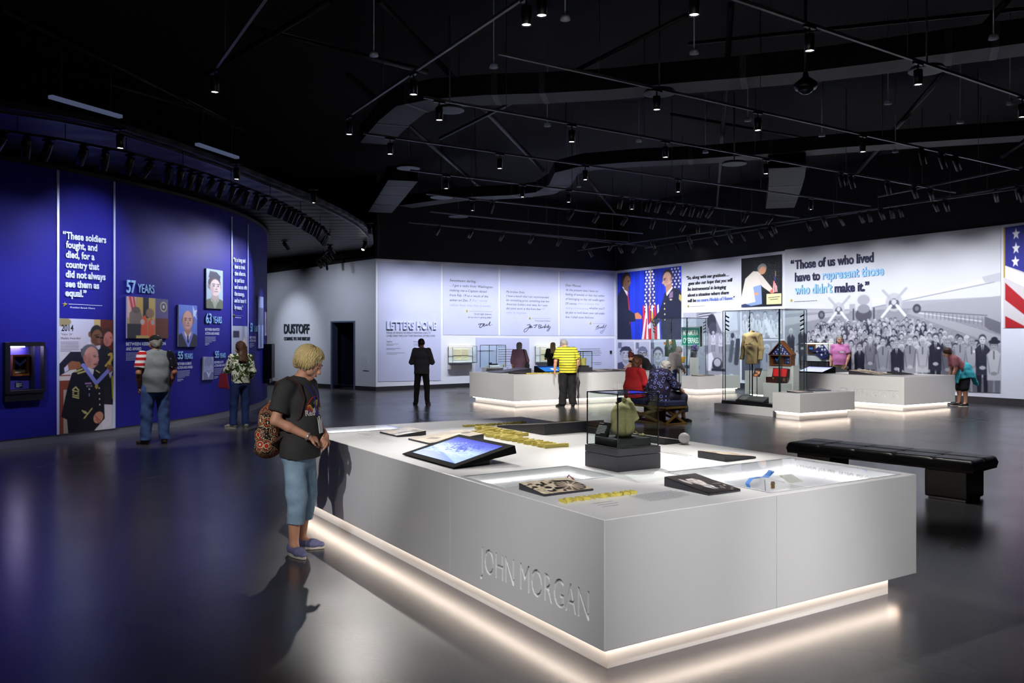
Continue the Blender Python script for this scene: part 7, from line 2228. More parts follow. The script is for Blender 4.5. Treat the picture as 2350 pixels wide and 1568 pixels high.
def person(label, loc, heading, J, skin=SKIN, vox=.009, tw=((.175, .125), (.16, .12), (.18, .12)), hem=None, shirt=None, sleeve=.6, sleeve_r=(.068, .062), trousers=None, leg=(.095, .07, .06), cuff=1.0, shoes=None, sole=None, curl=.35, group='visitors', wob=.0025, shirt_k=.05, palm=None, barefoot=False, sleeves_sep=None, low=None, grp=None):
    """one body mesh with its clothes as parts; heading: compass angle of the way the chest faces (degrees from +X)"""
    k = J['k']
    S = Solid(vox, .035)
    body_tw = [(a * .86, b * .86) for a, b in tw]
    X = npv(1, 0, 0)
    side = nrm((J['shR'] - J['shL']) * npv(1, 1, 0))
    S.seg(J['hipc'], J['waist'], body_tw[0], body_tw[1], side, k=.05); S.seg(J['waist'], J['chest'], body_tw[1], body_tw[2], side, k=.05)
    S.seg(J['chest'], J['neck'], body_tw[2], (.06, .05), side, k=.05)
    S.seg(J['shL'], J['shR'], .052 * k, .052 * k, k=.05)
    for s in 'RL':
        S.chain([J['hi' + s], J['kn' + s]], [leg[0] * .86, leg[1] * .80], k=.04)
        cm = J['kn' + s] * .62 + J['an' + s] * .38 + npv(0, -.012, 0)
        lg = .74 if trousers and cuff > .9 else 1.0
        S.chain([J['kn' + s], cm, J['an' + s]], [leg[1] * .70, .054 * k * lg, .036 * k], k=.03)
        S.seg(J['an' + s], J['an' + s] + nrm(J['to' + s]) * .10 - npv(0, 0, .05 * k), .034 * k, .024 * k, k=.02)
        S.chain([J['sh' + s], J['el' + s]], [.050 * k, .040 * k], k=.03); fm = J['el' + s] * .6 + J['wr' + s] * .4
        S.chain([J['el' + s], fm, J['wr' + s]], [.040 * k, .038 * k, .027 * k], k=.02)
        n_ = palm[s] if palm else (npv(-1, 0, 0) if s == 'R' else npv(1, 0, 0))
        hand(S, J['wr' + s], J['hd' + s], npv(*n_), -1 if s == 'R' else 1, curl, k)
    q = head(S, J)
    o = S.build('person', skin)
    o.location = loc; o.rotation_euler = (0, 0, math.radians(heading - 90))
    props(o, label, 'person', grp)
    if shirt:
        T = Solid(vox, shirt_k)
        hz = J['hipc'] if hem is None else npv(*hem)
        T.seg(hz, J['waist'], tw[0], tw[1], side, flat=(1, 0)); T.seg(J['waist'], J['chest'], tw[1], tw[2], side)
        T.seg(J['chest'], J['chest'] * .25 + J['neck'] * .75, tw[2], (tw[2][0] * .62, tw[2][1] * .66), side)
        T.seg(J['chest'] * .2 + J['neck'] * .8 - npv(0, 0, .02), J['neck'] + (J['neck'] - J['chest']) * .06, (.085, .075), (.064, .062), side, flat=(0, 1), k=.04)
        T.seg(J['shL'], J['shR'], .062 * k, .062 * k, k=.05)
        for s in 'RL':
            if sleeves_sep and s in sleeves_sep:
                Z = Solid(vox, .02); e = J['sh' + s] + (J['el' + s] - J['sh' + s]) * sleeve
                Z.seg(J['sh' + s] * .96 + J['el' + s] * .04, e, sleeve_r[0] * 1.02, sleeve_r[1], flat=(0, 1)); Z.build('sleeve', sleeves_sep[s], o, wob=.002, wscale=16)
                continue
            if sleeve <= 1:
                e = J['sh' + s] + (J['el' + s] - J['sh' + s]) * sleeve
                T.seg(J['sh' + s], e, sleeve_r[0], sleeve_r[1], flat=(0, 1), k=.03)
            else:
                e = J['el' + s] + (J['wr' + s] - J['el' + s]) * (sleeve - 1)
                T.chain([J['sh' + s], J['el' + s], e], [sleeve_r[0], sleeve_r[0] * .86, sleeve_r[1]], k=.03, flat=(0, 1))
        T.build('shirt', shirt, o, wob=wob, wscale=13, seed=int(abs(loc[0]) * 10))
    if trousers:
        T = Solid(vox, .03)
        T.seg(J['hipc'] * .6 + J['waist'] * .4, (J['hiR'] + J['hiL']) / 2, (tw[0][0] * .88, tw[0][1] * .88), (tw[0][0] * .90, tw[0][1] * .90), side, flat=(1, 0), k=.03)
        for s in 'RL':
            if cuff <= 1: e = J['kn' + s] + (J['an' + s] - npv(0, 0, .02) - J['kn' + s]) * cuff; T.chain([J['hi' + s], J['kn' + s], e], list(leg), flat=(0, 1))
            else: pass
        T.build('trousers', trousers, o, wob=wob * 1.1, wscale=15, seed=5)
    if shoes:
        for s in 'RL': shoe(J, s, shoes, o, sole)
    return o, q


def conform(target, dirv=(0, -1, 0), dist=.6):
    """map (s, z) in front of a garment onto its surface"""
    from mathutils.bvhtree import BVHTree
    me = target.data
    bv = BVHTree.FromPolygons([v.co for v in me.vertices], [tuple(p.vertices) for p in me.polygons])
    d = Vector(dirv)
    def f(s, z, off):
        h = bv.ray_cast(Vector((s, 0, z)) - d * dist, d)
        if h[0] is None: return Vector((s, .12, z))
        return h[0] - d * off
    return f


def child(o, name):
    return [c for c in o.children if c.name.split('.')[0] == name][0]


def cloth(name, c, rough=.85, **k): return mat(name, c, rough, noise=.08, nscale=20, bump=.12, bscale=160, **k)


DENIM_L = node_mat('denim_light', lambda nt, co: mixc(nt, noi(nt, co, 14, 5), (.42, .54, .64), (.64, .74, .82)))
DENIM = node_mat('denim_blue', lambda nt, co: mixc(nt, noi(nt, co, 12, 5), (.16, .25, .46), (.36, .48, .72)))
DENIM_D = node_mat('denim_dark', lambda nt, co: mixc(nt, noi(nt, co, 12, 5), (.08, .13, .30), (.18, .26, .48)))
BLACKC = cloth('cloth_black', (.055, .055, .065)); 
HAIR_BL = node_mat('hair_blonde', lambda nt, co: mixc(nt, noi(nt, co, 60, 4, 2), (.62, .48, .24), (1.0, .93, .70)), .5)
HAIR_GR = node_mat('hair_grey', lambda nt, co: mixc(nt, noi(nt, co, 60, 4, 1), (.38, .37, .37), (.66, .65, .64)), .6)
HAIR_BR = node_mat('hair_brown', lambda nt, co: mixc(nt, noi(nt, co, 50, 4, 1), (.16, .10, .08), (.34, .23, .17)), .5)
HAIR_DK = node_mat('hair_dark', lambda nt, co: mixc(nt, noi(nt, co, 50, 4, 1), (.06, .05, .05), (.14, .11, .10)), .5)
HAIR_RD = node_mat('hair_red', lambda nt, co: mixc(nt, noi(nt, co, 50, 4, 1), (.16, .06, .06), (.34, .12, .11)), .5)
HAIR_AU = node_mat('hair_auburn', lambda nt, co: mixc(nt, noi(nt, co, 50, 4, 1), (.26, .15, .10), (.46, .30, .20)), .5)

# --- blonde woman at the front table
L0 = P(688, 1266, 0)
J = pose(1.64, hipc=(0, -.01, .86), waist=(0, .015, 1.0), chest=(0, .0, 1.22), neck=(0, .0, 1.385), head=(-.018, .075, 1.508), hf=(-.10, .84, -.46),
         shR=(.165, -.035, 1.325), shL=(-.165, -.01, 1.325), elR=(.235, -.085, 1.075), elL=(-.235, .0, 1.06), wrR=(.135, .145, .945), wrL=(-.085, .185, .925),
         hdR=(-.75, .42, -.35), hdL=(.80, .28, -.38), hiR=(.080, -.01, .80), hiL=(-.080, .0, .80), knR=(.10, .03, .46), knL=(-.09, .02, .46), anR=(.125, .015, .085), anL=(-.085, -.03, .085), toR=(.55, .80, 0), toL=(-.28, 1, 0))
TEE = cloth('tee_charcoal', (.20, .195, .195))
o, q = person('person in a charcoal print T-shirt and rolled jeans looking down at the front table', L0, -14, J, vox=.006, tw=((.192, .150), (.172, .148), (.172, .128)), hem=(0, .0, .765), shirt=TEE, sleeve=.74, sleeve_r=(.070, .078),
              trousers=DENIM_L, leg=(.090, .078, .066), cuff=.54, shoes=mat('shoe_lilac', (.45, .46, .62), .7, noise=.15, nscale=60), sole=mat('sole_white', (.85, .82, .78), .6), curl=.5, palm={'R': (-.2, -.6, -.8), 'L': (.2, -.6, -.8)}, wob=.0035)
face_parts(q, o)
def hair_bob(o, J):
    """layered chin-length bob brushed off the face"""
    c, f, r, u = head_frame(J); k = J['k'] ** .5
    Q = lambda x, y, z: c + (r * x + f * y + u * z) * k
    S = Solid(.005, .018)
    S.ball(Q(0, -.022, .052), (.088 * k, .105 * k, .088 * k), r, u)
    S.ball(Q(0, -.085, -.02), (.074 * k, .045 * k, .062 * k), r, u, k=.03)
    S.pr.append((Q(-.3, .125, -.045), Q(.3, .125, -.045), (.105, .098), (.105, .098), f, .001, (0, 0), True))
    ob = S.build('hair', HAIR_BL, o, wob=.0012, wscale=60)
    rr = random.Random(5); mb = MB()
    for i in range(560):                             # locks from the parting down to the ears and nape
        ph_ = rr.uniform(-math.pi, math.pi); af = abs(math.degrees(ph_))
        tm = 66 if af < 38 else (66 + (af - 38) * 1.6 if af < 75 else 126 + rr.uniform(-6, 10))
        tm += rr.uniform(-8, 6); t0 = rr.uniform(2, 40); sw = rr.uniform(.1, .5) * (1 if af > 60 else 1.6); lift = rr.uniform(.96, 1.08); wv = rr.uniform(0, 6.28)
        pts = []
        for j in range(9):
            t = t0 + (tm - t0) * j / 8; th_ = math.radians(min(t, 92)); a_ = ph_ + sw * (j / 8) ** 1.5 * (1 if ph_ < 0 else -1) * (1 if af > 60 else -.6) + .05 * math.sin(wv + j * .9)
            dr = max(t - 92, 0) * .0021; inw = 1 - .10 * (max(t - 104, 0) / 30)
            pts.append(Q(.095 * lift * inw * math.sin(th_) * math.sin(a_) + .006, -.022 + .114 * lift * inw * math.sin(th_) * math.cos(a_), .052 + .096 * lift * math.cos(th_) - dr + .003 * math.sin(wv + j * 1.3)))
        mb.tube(pts, [.0024 + .0030 * math.sin(math.pi * min(j + 1.2, 8.6) / 9) for j in range(9)], 5)
    mb.build('hair_locks', HAIR_BL, ob)
    return ob
hair_bob(o, J)
MB().ball(q(.082, -.002, -.042), .009, 10).build('earring', mat('pearl', (.9, .88, .84), .2), o)
MB().lathe([(.030, -.008), (.034, -.006), (.034, .006), (.030, .008)], 20, J['wrR'] - nrm(J['hdR']) * .004, J['wrR'] - J['elR']).build('bracelet', mat('silver_beads', (.75, .72, .68), .3, metal=.6), o)
tee = child(o, 'shirt'); cf = conform(tee)
sx = lambda s, z, d: cf(-s, z, d)
mb = MB(); text_on(mb, 'Red Dirt', sx, -.115, .075, 1.105, .042, bold=.02, off=.004); text_on(mb, 'Hat', sx, -.02, .085, 1.045, .040, bold=.02, off=.004); mb.build('shirt_lettering', mat('print_white', (.86, .84, .80), .8), o)
def arc_on(m_, c, r0, r1, a0, a1, n=26):
    mb = MB(); vs = []
    for i in range(n + 1):
        t = math.radians(a0 + (a1 - a0) * i / n); vs += [sx(c[0] + r0 * math.cos(t), c[1] + r0 * math.sin(t), .0035), sx(c[0] + r1 * math.cos(t), c[1] + r1 * math.sin(t), .0035)]
    mb.add(vs, [(2 * i, 2 * i + 1, 2 * i + 3, 2 * i + 2) for i in range(n)]); return mb
arc_on(0, (-.01, 1.16), .090, .098, 0, 200).build('sunset_arc', mat('print_red', (.80, .16, .12), .8), o)
for i, c in enumerate(((.88, .72, .18), (.85, .45, .18), (.72, .25, .20), (.45, .35, .55))):
    mb = MB(); vs = []
    for j in range(15):
        x = -.10 + .18 * j / 14; z = 1.175 - .014 * i + .018 * math.sin(j * .9 + .4); vs += [sx(x, z, .0036), sx(x, z - .011, .0036)]
    mb.add(vs, [(2 * j, 2 * j + 1, 2 * j + 3, 2 * j + 2) for j in range(14)]); mb.build('sunset_stripe', mat('print_%d' % i, c, .8), o)
mb = MB(); vs = [sx(.0 + .045 * math.cos(t * .5236), 1.205 + .022 * math.sin(t * .5236), .0045) for t in range(12)]; mb.add(vs, [tuple(range(12))]); mb.build('sun_patch', mat('print_yellow', (.9, .78, .15), .8), o)
mb = MB(); vs = [sx(-.02 + .026 * math.cos(t * .5236), 1.145 + .022 * math.sin(t * .5236), .0048) for t in range(12)]; mb.add(vs, [tuple(range(12))]); mb.build('animal_patch', mat('print_white', (.86, .84, .80), .8), o)
LANY = mat('lanyard_blue', (.15, .15, .52), .6)
mb = MB()
for s in (1, -1):
    pts = [Vector(J['neck']) + Vector((s * .035, -.055, .02)), Vector(J['neck']) + Vector((s * .062, .01, .012))] + [Vector(sx(-s * (.055 - .05 * t), 1.365 - .27 * t, .007)) for t in (.12, .3, .5, .7, .85, 1)]
    for a, b in zip(pts[:-1], pts[1:]): mb.beam(a, b, .013, .004, up=(0, 1, .2))
mb.build('lanyard', LANY, o)
b0 = Vector(sx(.0, 1.095, .012)); bz = b0 + Vector((0, .02, -.135))
mb = MB(); mb.hexa([bz + Vector((-.03, .0, 0)), bz + Vector((.03, .0, 0)), bz + Vector((.03, .004, 0)), bz + Vector((-.03, .004, 0))], [b0 + Vector((-.03, .006, -.035)), b0 + Vector((.03, .006, -.035)), b0 + Vector((.03, .010, -.035)), b0 + Vector((-.03, .010, -.035))]); mb.tube([b0, b0 + Vector((0, .008, -.035))], .004, 6)
mb.build('badge', mat('badge_white', (.88, .88, .88), .4), o)
# her backpack
def mandala(nt, co):
    d = vor(nt, co, 10.5, rnd=.55); n = mth(nt, 'MULTIPLY', d, 10.5 * .16)
    n = mth(nt, 'MULTIPLY', d, 1.35)
    ring = ramp(nt, n, [(0, (.90, .82, .70)), (.10, (.35, .55, .60)), (.16, (.72, .22, .14)), (.36, (.88, .80, .66)), (.42, (.14, .11, .12)), (.52, (.70, .28, .16)), (.62, (.16, .13, .14)), (.70, (.80, .70, .52)), (.76, (.14, .11, .12))])
    dots = vor(nt, co, 75, rnd=.5); dm = mth(nt, 'LESS_THAN', dots, .33)
    band = mth(nt, 'MULTIPLY', mth(nt, 'GREATER_THAN', n, .42), dm)
    c1 = mixc(nt, band, ring, (.82, .72, .56))
    cell = vor(nt, co, 10.5, 'Color', .55); s = nt.nodes.new('ShaderNodeSeparateColor'); nt.links.new(cell, s.inputs[0])
    return mixc(nt, mth(nt, 'MULTIPLY', mth(nt, 'GREATER_THAN', s.outputs[0], .6), .55), c1, (.42, .22, .16))
bp = thing('backpack', 'patterned cloth backpack with red and brown circles on the blonde woman’s back', 'backpack', Vector(L0) + Vector((0, 0, 0)), math.radians(-14 - 90))
BAGM = node_mat('mandala_cloth', mandala, .8)
S = Solid(.008, .05); S.seg((.07, -.235, .84), (.07, -.225, 1.10), (.135, .085), (.115, .075), (1, 0, 0)); S.seg((.07, -.225, 1.08), (.08, -.19, 1.20), (.10, .065), (.045, .03), (1, 0, 0)); S.seg((.07, -.30, .83), (.07, -.295, .96), (.105, .04), (.10, .035), (1, 0, 0), k=.03)
S.build('sack', BAGM, bp, wob=.003, wscale=16)
mb = MB(); mb.tube([(-.04, -.345, .985), (.07, -.352, .99), (.18, -.345, .985)], .006, 6); mb.build('zip', BLACKC, bp)
mb = MB(); pts = [Vector((.10, -.19, 1.22)), Vector((.14, -.13, 1.36)), Vector((.135, -.03, 1.408)), Vector((.125, .06, 1.36)), Vector((.13, .105, 1.24)), Vector((.155, .08, 1.10)), Vector((.165, -.02, .98)), Vector((.16, -.13, .90)), Vector((.14, -.20, .86))]
for a, b in zip(pts[:-1], pts[1:]): mb.beam(a, b, .022, .010, up=(.6, .5, .6))
mb.build('shoulder_strap', mat('strap_dark', (.20, .12, .11), .8), bp)

# --- man with the cap before the blue wall
L1 = P(357, 1019, 0)
FLAGSL = node_mat('flag_stripes', lambda nt, co: ramp(nt, mth(nt, 'FRACT', mth(nt, 'MULTIPLY', xyz(nt, co)[2], 11.0)), [(0, (.70, .12, .16)), (.5, (.90, .88, .90))]))
STARSL = node_mat('flag_stars', lambda nt, co: mixc(nt, mth(nt, 'LESS_THAN', vor(nt, co, 26), .24), (.06, .06, .12), (.9, .9, .92)))
J = pose(1.76, elL=(-.275, -.06, 1.16), wrL=(-.235, .06, .93), elR=(.275, -.06, 1.16), wrR=(.235, .06, .93), shR=(.21, -.01, 1.445), shL=(-.21, -.01, 1.445), hf=(-.55, 1, .02), hiR=(.105, 0, .92), hiL=(-.105, 0, .92), knR=(.125, .02, .5), knL=(-.125, .04, .5), anR=(.135, -.02, .085), anL=(-.14, .05, .085), head=(0, .02, 1.635), toL=(-.5, .8, 0))
o, q = person('person in a black cap and grey polo with flag sleeves at the blue wall', L1, 128, J, skin=SKIN2, tw=((.205, .16), (.215, .175), (.215, .145)), hem=(0, 0, .84), shirt=cloth('polo_grey', (.50, .53, .56)), sleeve=.74, sleeve_r=(.084, .082), trousers=DENIM, leg=(.118, .090, .085),
              shoes=mat('shoe_brown', (.26, .19, .15), .6), sleeves_sep={'L': FLAGSL, 'R': STARSL}, wob=.004)
hair_cap(J, HAIR_GR, o, drop=.03, vol=.98)
c, f, r, u = head_frame(J); CAPM = cloth('cap_black', (.045, .045, .055))
S = Solid(.008, .015); S.ball(q(0, -.012, .062), (.088, .106, .075), r, u); S.pr.append((q(0, -.3, -.16), q(0, .3, -.02) , (1, .075), (1, .075), r, .001, (0, 0), True)); S.seg(q(-.02, .08, .06), q(.02, .08, .06), .03, .03)
S.seg(q(0, .085, .05), q(0, .165, .038), (.075, .010), (.06, .008), r, k=.01); S.build('cap', CAPM, o)
MB().lathe([(.074, -.02), (.078, .0), (.070, .022)], 20, J['neck'] + npv(0, 0, .012)).build('collar', CAPM, o)

# --- woman in the leaf-print blouse
L2 = P(552, 983, 0)
LEAF = node_mat('leaf_print', lambda nt, co: ramp(nt, noi(nt, co, 9, 2, 1.5), [(0, (.10, .14, .08)), (.40, (.25, .33, .14)), (.50, (.83, .86, .82)), (.60, (.62, .45, .28)), (.64, (.80, .84, .80)), (.72, (.18, .26, .12))]))
J = pose(1.64, elL=(-.25, .05, 1.10), wrL=(-.15, .24, 1.06), hdL=(.4, 1, 0), elR=(.235, -.02, 1.08), wrR=(.23, .14, .93), hf=(-.45, 1, -.12), anL=(-.12, .06, .085), knL=(-.11, .05, .47), toL=(-.6, .8, 0))
o, q = person('person in a leaf-print blouse with long brown hair at the blue wall', L2, 128, J, tw=((.175, .14), (.165, .135), (.17, .125)), hem=(0, 0, .86), shirt=LEAF, sleeve=1.75, sleeve_r=(.068, .056), trousers=DENIM_D, leg=(.10, .075, .07), shoes=mat('shoe_stone', (.48, .48, .44), .7), sole=mat('sole_pale', (.7, .68, .62), .7), wob=.003)
def longhair(S, q, k):
    S.seg(q(0, -.08, .0), J['chest'] + npv(.0, -.14, .06), (.075, .045), (.095, .03), (1, 0, 0), k=.04)
hair_cap(J, HAIR_BR, o, drop=.1, vol=1.03, extra=longhair)
bg = thing('handbag', 'dark red handbag on the arm of the person in the leaf print', 'handbag', L2, math.radians(38))
MB().hexa([(-.40, .10, .78), (-.24, -.06, .75), (-.20, .02, .75), (-.36, .18, .78)], [(-.36, .10, 1.05), (-.26, -.0, 1.06), (-.24, .04, 1.06), (-.34, .14, 1.05)]).build('bag_body', mat('leather_red', (.42, .05, .14), .5, bump=.1), bg, bevel=.015)
MB().tube([(-.33, .10, 1.05), (-.30, .10, 1.14), (-.26, .06, 1.15), (-.25, .03, 1.06)], .008, 8).build('bag_handle', mat('leather_red_dark', (.3, .04, .1), .5), bg)

# --- man in the dark jacket
L3 = P(968, 930, 0)
J = pose(1.70, head=(-.03, .06, 1.575), hf=(-.5, .75, -.45), elR=(.27, .0, 1.10), wrR=(.15, .25, 1.10), hdR=(-.5, 1, .1), elL=(-.27, .0, 1.10), wrL=(-.15, .25, 1.08), hdL=(.5, 1, .1), anR=(.15, -.02, .085), anL=(-.16, .02, .085), knR=(.13, .0, .49), knL=(-.13, .02, .49), toL=(-.5, .8, 0))
o, q = person('person in a dark grey jacket reading the letters wall with back turned', L3, 82, J, skin=mat('skin_brown', (.45, .29, .22), .55), tw=((.20, .14), (.195, .135), (.205, .13)), hem=(0, -.01, .80), shirt=cloth('jacket_charcoal', (.19, .19, .21)), sleeve=1.9, sleeve_r=(.075, .055), trousers=BLACKC, leg=(.10, .075, .062), shoes=BLACK)
hair_cap(J, HAIR_DK, o, drop=.01, vol=.97)

# --- man in yellow stripes with the umbrella
L4 = P(1303, 934, 0)
STR = node_mat('yellow_stripes', lambda nt, co: mixc(nt, mth(nt, 'LESS_THAN', mth(nt, 'FRACT', mth(nt, 'MULTIPLY', mth(nt, 'ADD', xyz(nt, co)[2], .0), 15.5)), .30), (.80, .76, .22), (.30, .34, .12)))
J = pose(1.80, waist=(0, .0, 1.08), chest=(0, .07, 1.30), neck=(0, .14, 1.46), head=(-.03, .23, 1.56), hf=(-.25, .8, -.6), shR=(.20, .11, 1.41), shL=(-.20, .11, 1.41), elR=(.29, .08, 1.14), elL=(-.29, .09, 1.14), wrR=(.26, .12, .90), wrL=(-.30, .13, .90), anR=(.13, -.02, .085), anL=(-.13, .04, .085), toL=(-.7, .7, 0))
o, q = person('person in a yellow striped shirt and black trousers bending over the far table', L4, 104, J, tw=((.225, .17), (.215, .165), (.215, .14)), hem=(0, -.01, .84), shirt=STR, sleeve=.80, sleeve_r=(.085, .095), trousers=BLACKC, leg=(.115, .10, .095), shoes=BLACK, wob=.005)
hair_cap(J, HAIR_GR, o, drop=.0, vol=.96)
um = thing('umbrella', 'folded dark umbrella held by the person in yellow stripes', 'umbrella', L4 + Vector((.275, .16, 0)))
MB().lathe([(.006, .02), (.012, .10), (.022, .45), (.05, .60), (.02, .70), (.012, .72)], 14).build('canopy', mat('umbrella_plum', (.16, .12, .16), .6), um)
MB().tube([(0, 0, 0), (0, 0, .84)], .006, 8).tube([(0, 0, .84), (0, 0, .95), (.02, 0, .975), (.045, 0, .965)], .012, 8).build('handle', BLACK, um)

# --- woman in pink, back turned, beyond the far table
L5 = Vector(((1192 - CX) / F * 26.0, 26.0, 0))
J = pose(1.58, hf=(.3, 1, -.1), elR=(.25, .0, 1.02), wrR=(.2, .14, .85), head=(0, .03, 1.46))
o, q = person('person with grey hair and a pale pink top beyond the far table', L5, 80, J, tw=((.19, .14), (.18, .14), (.18, .125)), hem=(0, 0, .76), shirt=cloth('top_pink', (.56, .42, .50)), sleeve=1.5, sleeve_r=(.07, .065), trousers=BLACKC, leg=(.10, .08, .08), shoes=BLACK)
hair_cap(J, HAIR_GR, o, drop=.10, vol=1.04)
bg = thing('shoulder_bag', 'black shoulder bag hanging at the side of the person in pale pink', 'bag', L5, math.radians(-10))
MB().box(.19, -.12, .70, .30, .16, .93).build('bag_body', mat('bag_black', (.06, .06, .07), .5), bg, bevel=.03, seg=3); MB().tube([(.25, -.08, .92), (.14, -.08, 1.36), (.14, .06, 1.36), (.25, .12, .92)], .012, 6).build('bag_strap', mat('bag_black', (.06, .06, .07), .5), bg)

# --- blonde visitor in black
L6 = Vector(((1269 - CX) / F * 27.4, 27.4, 0))
J = pose(1.60, hf=(.25, 1, -.15), head=(0, .03, 1.45), elL=(-.26, .06, 1.04), wrL=(-.2, .26, 1.05), hdL=(.3, 1, 0))
o, q = person('person with long blonde hair and black dress at the right letter case', L6, 75, J, tw=((.21, .15), (.18, .13), (.17, .12)), hem=(0, 0, .55), shirt=BLACKC, sleeve=.8, sleeve_r=(.065, .062), trousers=None, shoes=BLACK)
def lh6(S, q, k): S.seg(q(.02, -.08, .0), J['chest'] + npv(.05, -.13, .06), (.075, .04), (.10, .03), (1, 0, 0), k=.04)
hair_cap(J, HAIR_BL, o, drop=.1, vol=1.02, extra=lh6)
cf6 = conform(child(o, 'shirt'), (0, 1, 0)); mb = MB(); pts = [cf6(-.15 + .032 * i, 1.36 - .055 * i, .012) for i in range(10)]
for a, b in zip(pts[:-1], pts[1:]): mb.beam(a, b, .02, .006, up=(0, 1, 0))
mb.build('cross_strap', mat('strap_brown', (.45, .30, .28), .6), o)

# --- worker bending over the end of the far table
L7 = Vector((.05, 20.9, 0)) + U * 5.40 + V * 1.35
J = pose(1.62, hipc=(0, -.12, .90), waist=(0, -.04, 1.00), chest=(0, .16, 1.11), neck=(0, .32, 1.17), head=(0, .42, 1.17), hf=(0, .65, -.75), shR=(.17, .27, 1.13), shL=(-.17, .27, 1.13), elR=(.20, .36, .93), elL=(-.22, .34, .95), wrR=(.08, .52, .885), wrL=(-.1, .52, .895), hdR=(-.3, 1, -.1), hdL=(.3, 1, -.1), hiR=(.09, -.13, .87), hiL=(-.09, -.13, .87))
o, q = person('person in a black polo with dark red bun leaning over the table end', L7, 205, J, tw=((.18, .13), (.17, .12), (.175, .12)), hem=(0, -.14, .84), shirt=BLACKC, sleeve=.7, sleeve_r=(.07, .068), trousers=BLACKC, shoes=BLACK, palm={'R': (0, 0, -1), 'L': (0, 0, -1)})
face_parts(q, o)
hair_cap(J, HAIR_RD, o, drop=.0, vol=1.0, extra=lambda S, q, k: S.ball(q(0, -.06, .14), .045, k=.02))
MB().box(-.035, .30, .93, .035, .31, 1.03).build('name_badge', mat('badge_white', (.88, .88, .88), .4), o)

# --- two seated women
def seated(H, **ov):
    d = dict(hipc=(0, 0, .56), waist=(0, -.03, .70), chest=(0, .0, .92), neck=(0, .03, 1.07), head=(0, .08, 1.185), hf=(0, 1, -.12), shR=(.19, .02, 1.02), shL=(-.19, .02, 1.02), elR=(.25, .08, .78), elL=(-.25, .08, .78), wrR=(.15, .30, .66), wrL=(-.15, .30, .66), hdR=(-.3, 1, -.2), hdL=(.3, 1, -.2),
             hiR=(.11, .03, .56), hiL=(-.11, .03, .56), knR=(.13, .46, .53), knL=(-.13, .46, .53), anR=(.13, .48, .085), anL=(-.13, .48, .085))
    d.update(ov); return pose(H, **d)
L8 = XB + U * .18 + V * 1.13
J = seated(1.62, hf=(.15, 1, -.15))
o, q = person('person in a red sweater sitting on the cross-framed bench', L8, 32, J, tw=((.23, .20), (.215, .19), (.21, .15)), hem=(0, -.01, .50), shirt=cloth('sweater_red', (.62, .05, .09)), sleeve=1.9, sleeve_r=(.085, .06), trousers=cloth('trousers_plum', (.35, .06, .10)), leg=(.12, .09, .08), shoes=BLACK, grp='seated visitors')
hair_cap(J, HAIR_AU, o, drop=.09, vol=1.16, wob=.005, wsc=40)
L9 = XB + U * .20 + V * .40
CIRC = node_mat('circle_print', lambda nt, co: mixc(nt, mth(nt, 'MULTIPLY', mth(nt, 'GREATER_THAN', vor(nt, co, 11, rnd=.6), .26), mth(nt, 'LESS_THAN', vor(nt, co, 11, rnd=.6), .36)), mixc(nt, mth(nt, 'LESS_THAN', vor(nt, co, 34), .17), (.07, .07, .15), (.45, .14, .20)), (.38, .42, .66)))
J = seated(1.60, head=(.02, .16, 1.13), neck=(0, .08, 1.04), hf=(.1, 1, -.35), elR=(.27, .20, .76), wrR=(.20, .46, .62), hdR=(-.1, .8, -.6), knR=(.14, .48, .52), anR=(.10, .56, .085), anL=(-.12, .50, .085))
o, q = person('person in a navy circle-print blouse sitting on the cross-framed bench', L9, 30, J, tw=((.27, .24), (.255, .23), (.235, .17)), hem=(0, -.02, .47), shirt=CIRC, sleeve=1.15, sleeve_r=(.095, .08), trousers=cloth('trousers_navy', (.08, .09, .19)), leg=(.13, .105, .095), cuff=.62, shoes=BLACK, grp='seated visitors', wob=.005)
hair_cap(J, HAIR_GR, o, drop=.03, vol=1.10, wob=.005, wsc=40)
bg = thing('floor_bag', 'dark red bag on the floor under the cross-framed bench', 'bag', XB + U * .30 + V * .62, TH)
MB().box(-.12, -.2, 0, .12, .2, .27).build('bag_body', mat('bag_wine', (.32, .05, .08), .6), bg, bevel=.04, seg=3); MB().tube([(0, -.1, .26), (0, -.05, .32), (0, .05, .32), (0, .1, .26)], .01, 6).build('bag_handle', mat('bag_wine', (.32, .05, .08), .6), bg)

# --- woman in the white blouse before the road sign case
L10 = Vector(((1541 - CX) / F * 22.6, 22.6, 0))
J = pose(1.60, waist=(0, .0, .98), chest=(0, .08, 1.16), neck=(0, .17, 1.30), head=(0, .24, 1.36), hf=(0, .85, -.4), shR=(.16, .12, 1.25), shL=(-.16, .12, 1.25), elR=(.21, .12, 1.0), wrR=(.15, .3, .88), elL=(-.21, .12, 1.0), wrL=(-.15, .3, .88))
o, q = person('person in a white blouse leaning towards the road sign case', L10, 25, J, tw=((.18, .14), (.165, .13), (.17, .12)), hem=(0, 0, .78), shirt=cloth('blouse_white', (.80, .76, .76)), sleeve=1.8, sleeve_r=(.07, .055), trousers=DENIM_D, shoes=BLACK)
hair_cap(J, HAIR_GR, o, drop=.07, vol=1.04)

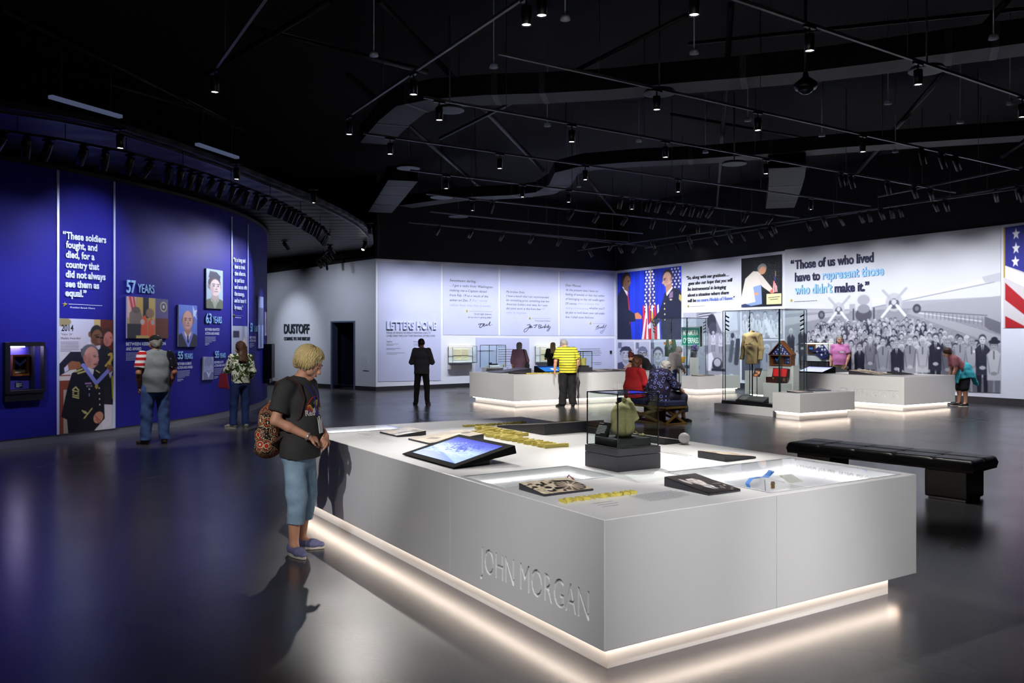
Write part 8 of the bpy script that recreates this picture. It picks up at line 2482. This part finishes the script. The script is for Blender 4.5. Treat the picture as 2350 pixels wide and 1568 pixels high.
# --- man in the pink polo behind the plane table
L11 = Vector(((1927 - CX) / F * 25.0, 25.0, 0))
J = pose(1.78, hf=(-.4, 1, .0), elL=(-.26, .0, 1.2), wrL=(-.2, .1, .95))
o, q = person('person in a pink polo shirt and khaki trousers behind the plane mural table', L11, -120, J, tw=((.20, .15), (.20, .155), (.21, .135)), hem=(0, 0, .92), shirt=cloth('polo_pink', (.80, .48, .70)), sleeve=.72, sleeve_r=(.08, .078), trousers=cloth('trousers_khaki', (.60, .52, .38)), leg=(.11, .085, .08), shoes=BLACK)
face_parts(q, o); hair_cap(J, HAIR_GR, o, drop=.0, vol=.97)
cf = conform(child(o, 'shirt')); MB().add([cf(-.03, 1.33, .008), cf(-.14, 1.33, .008), cf(-.14, 1.28, .008), cf(-.03, 1.28, .008)], [(0, 1, 2, 3)]).build('name_badge', mat('badge_white', (.88, .88, .88), .4), o)

# --- woman with the turquoise jacket round her waist
L12 = P(2204, 933, 0)
J = pose(1.62, hipc=(0, -.10, .86), waist=(0, -.02, .97), chest=(0, .13, 1.13), neck=(0, .22, 1.26), head=(0, .31, 1.345), hf=(.05, .85, -.5), shR=(.165, .17, 1.20), shL=(-.165, .17, 1.20), elR=(.20, .14, .93), elL=(-.20, .18, .95), wrR=(.17, .20, .69), wrL=(-.16, .24, .72), hdR=(0, .3, -1), hdL=(0, .3, -1), hiR=(.09, -.11, .83), hiL=(-.09, -.11, .83), knR=(.10, -.01, .47), knL=(-.10, -.06, .47), anR=(.11, .0, .085), anL=(-.11, -.08, .085))
o, q = person('person in a salmon T-shirt bending over the table under the plane mural', L12, 172, J, tw=((.19, .15), (.175, .14), (.17, .13)), hem=(0, -.09, .84), shirt=cloth('tee_salmon', (.62, .38, .40)), sleeve=.7, sleeve_r=(.07, .07), trousers=cloth('shorts_black', (.07, .07, .11)), leg=(.11, .10, .10), cuff=.06, shoes=BLACK, sole=mat('sole_white', (.85, .82, .78), .6))
hair_cap(J, HAIR_BR, o, drop=.02, vol=1.05)
TQ = cloth('jacket_turquoise', (.25, .72, .78))
S = Solid(.012, .05); S.seg((0, -.09, .95), (0, -.12, .72), (.20, .17), (.23, .20), (1, 0, 0), flat=(0, 1)); S.seg((-.05, -.22, .90), (-.02, -.36, .56), (.14, .03), (.16, .025), (1, 0, 0)); S.seg((.12, .05, .92), (.14, .12, .60), (.05, .04), (.06, .03)); S.seg((-.12, .05, .92), (-.12, .12, .62), (.05, .04), (.06, .03))
S.build('tied_jacket', TQ, o, wob=.008, wscale=16)
bp2 = thing('small_backpack', 'small grey backpack on the hip of the person with the turquoise jacket', 'backpack', L12, math.radians(172 - 90))
S = Solid(.012, .04); S.seg((.14, -.19, .86), (.12, -.14, 1.02), (.09, .07), (.08, .06), (.6, -.8, 0)); S.build('sack', cloth('pack_grey', (.52, .55, .50)), bp2)
mb = MB(); pts = [Vector((.12, -.12, 1.08)), Vector((.10, .04, 1.22)), Vector((.08, .17, 1.27))]
for a, b in zip(pts[:-1], pts[1:]): mb.beam(a, b, .03, .01)
mb.build('shoulder_strap', BLACKC, bp2)
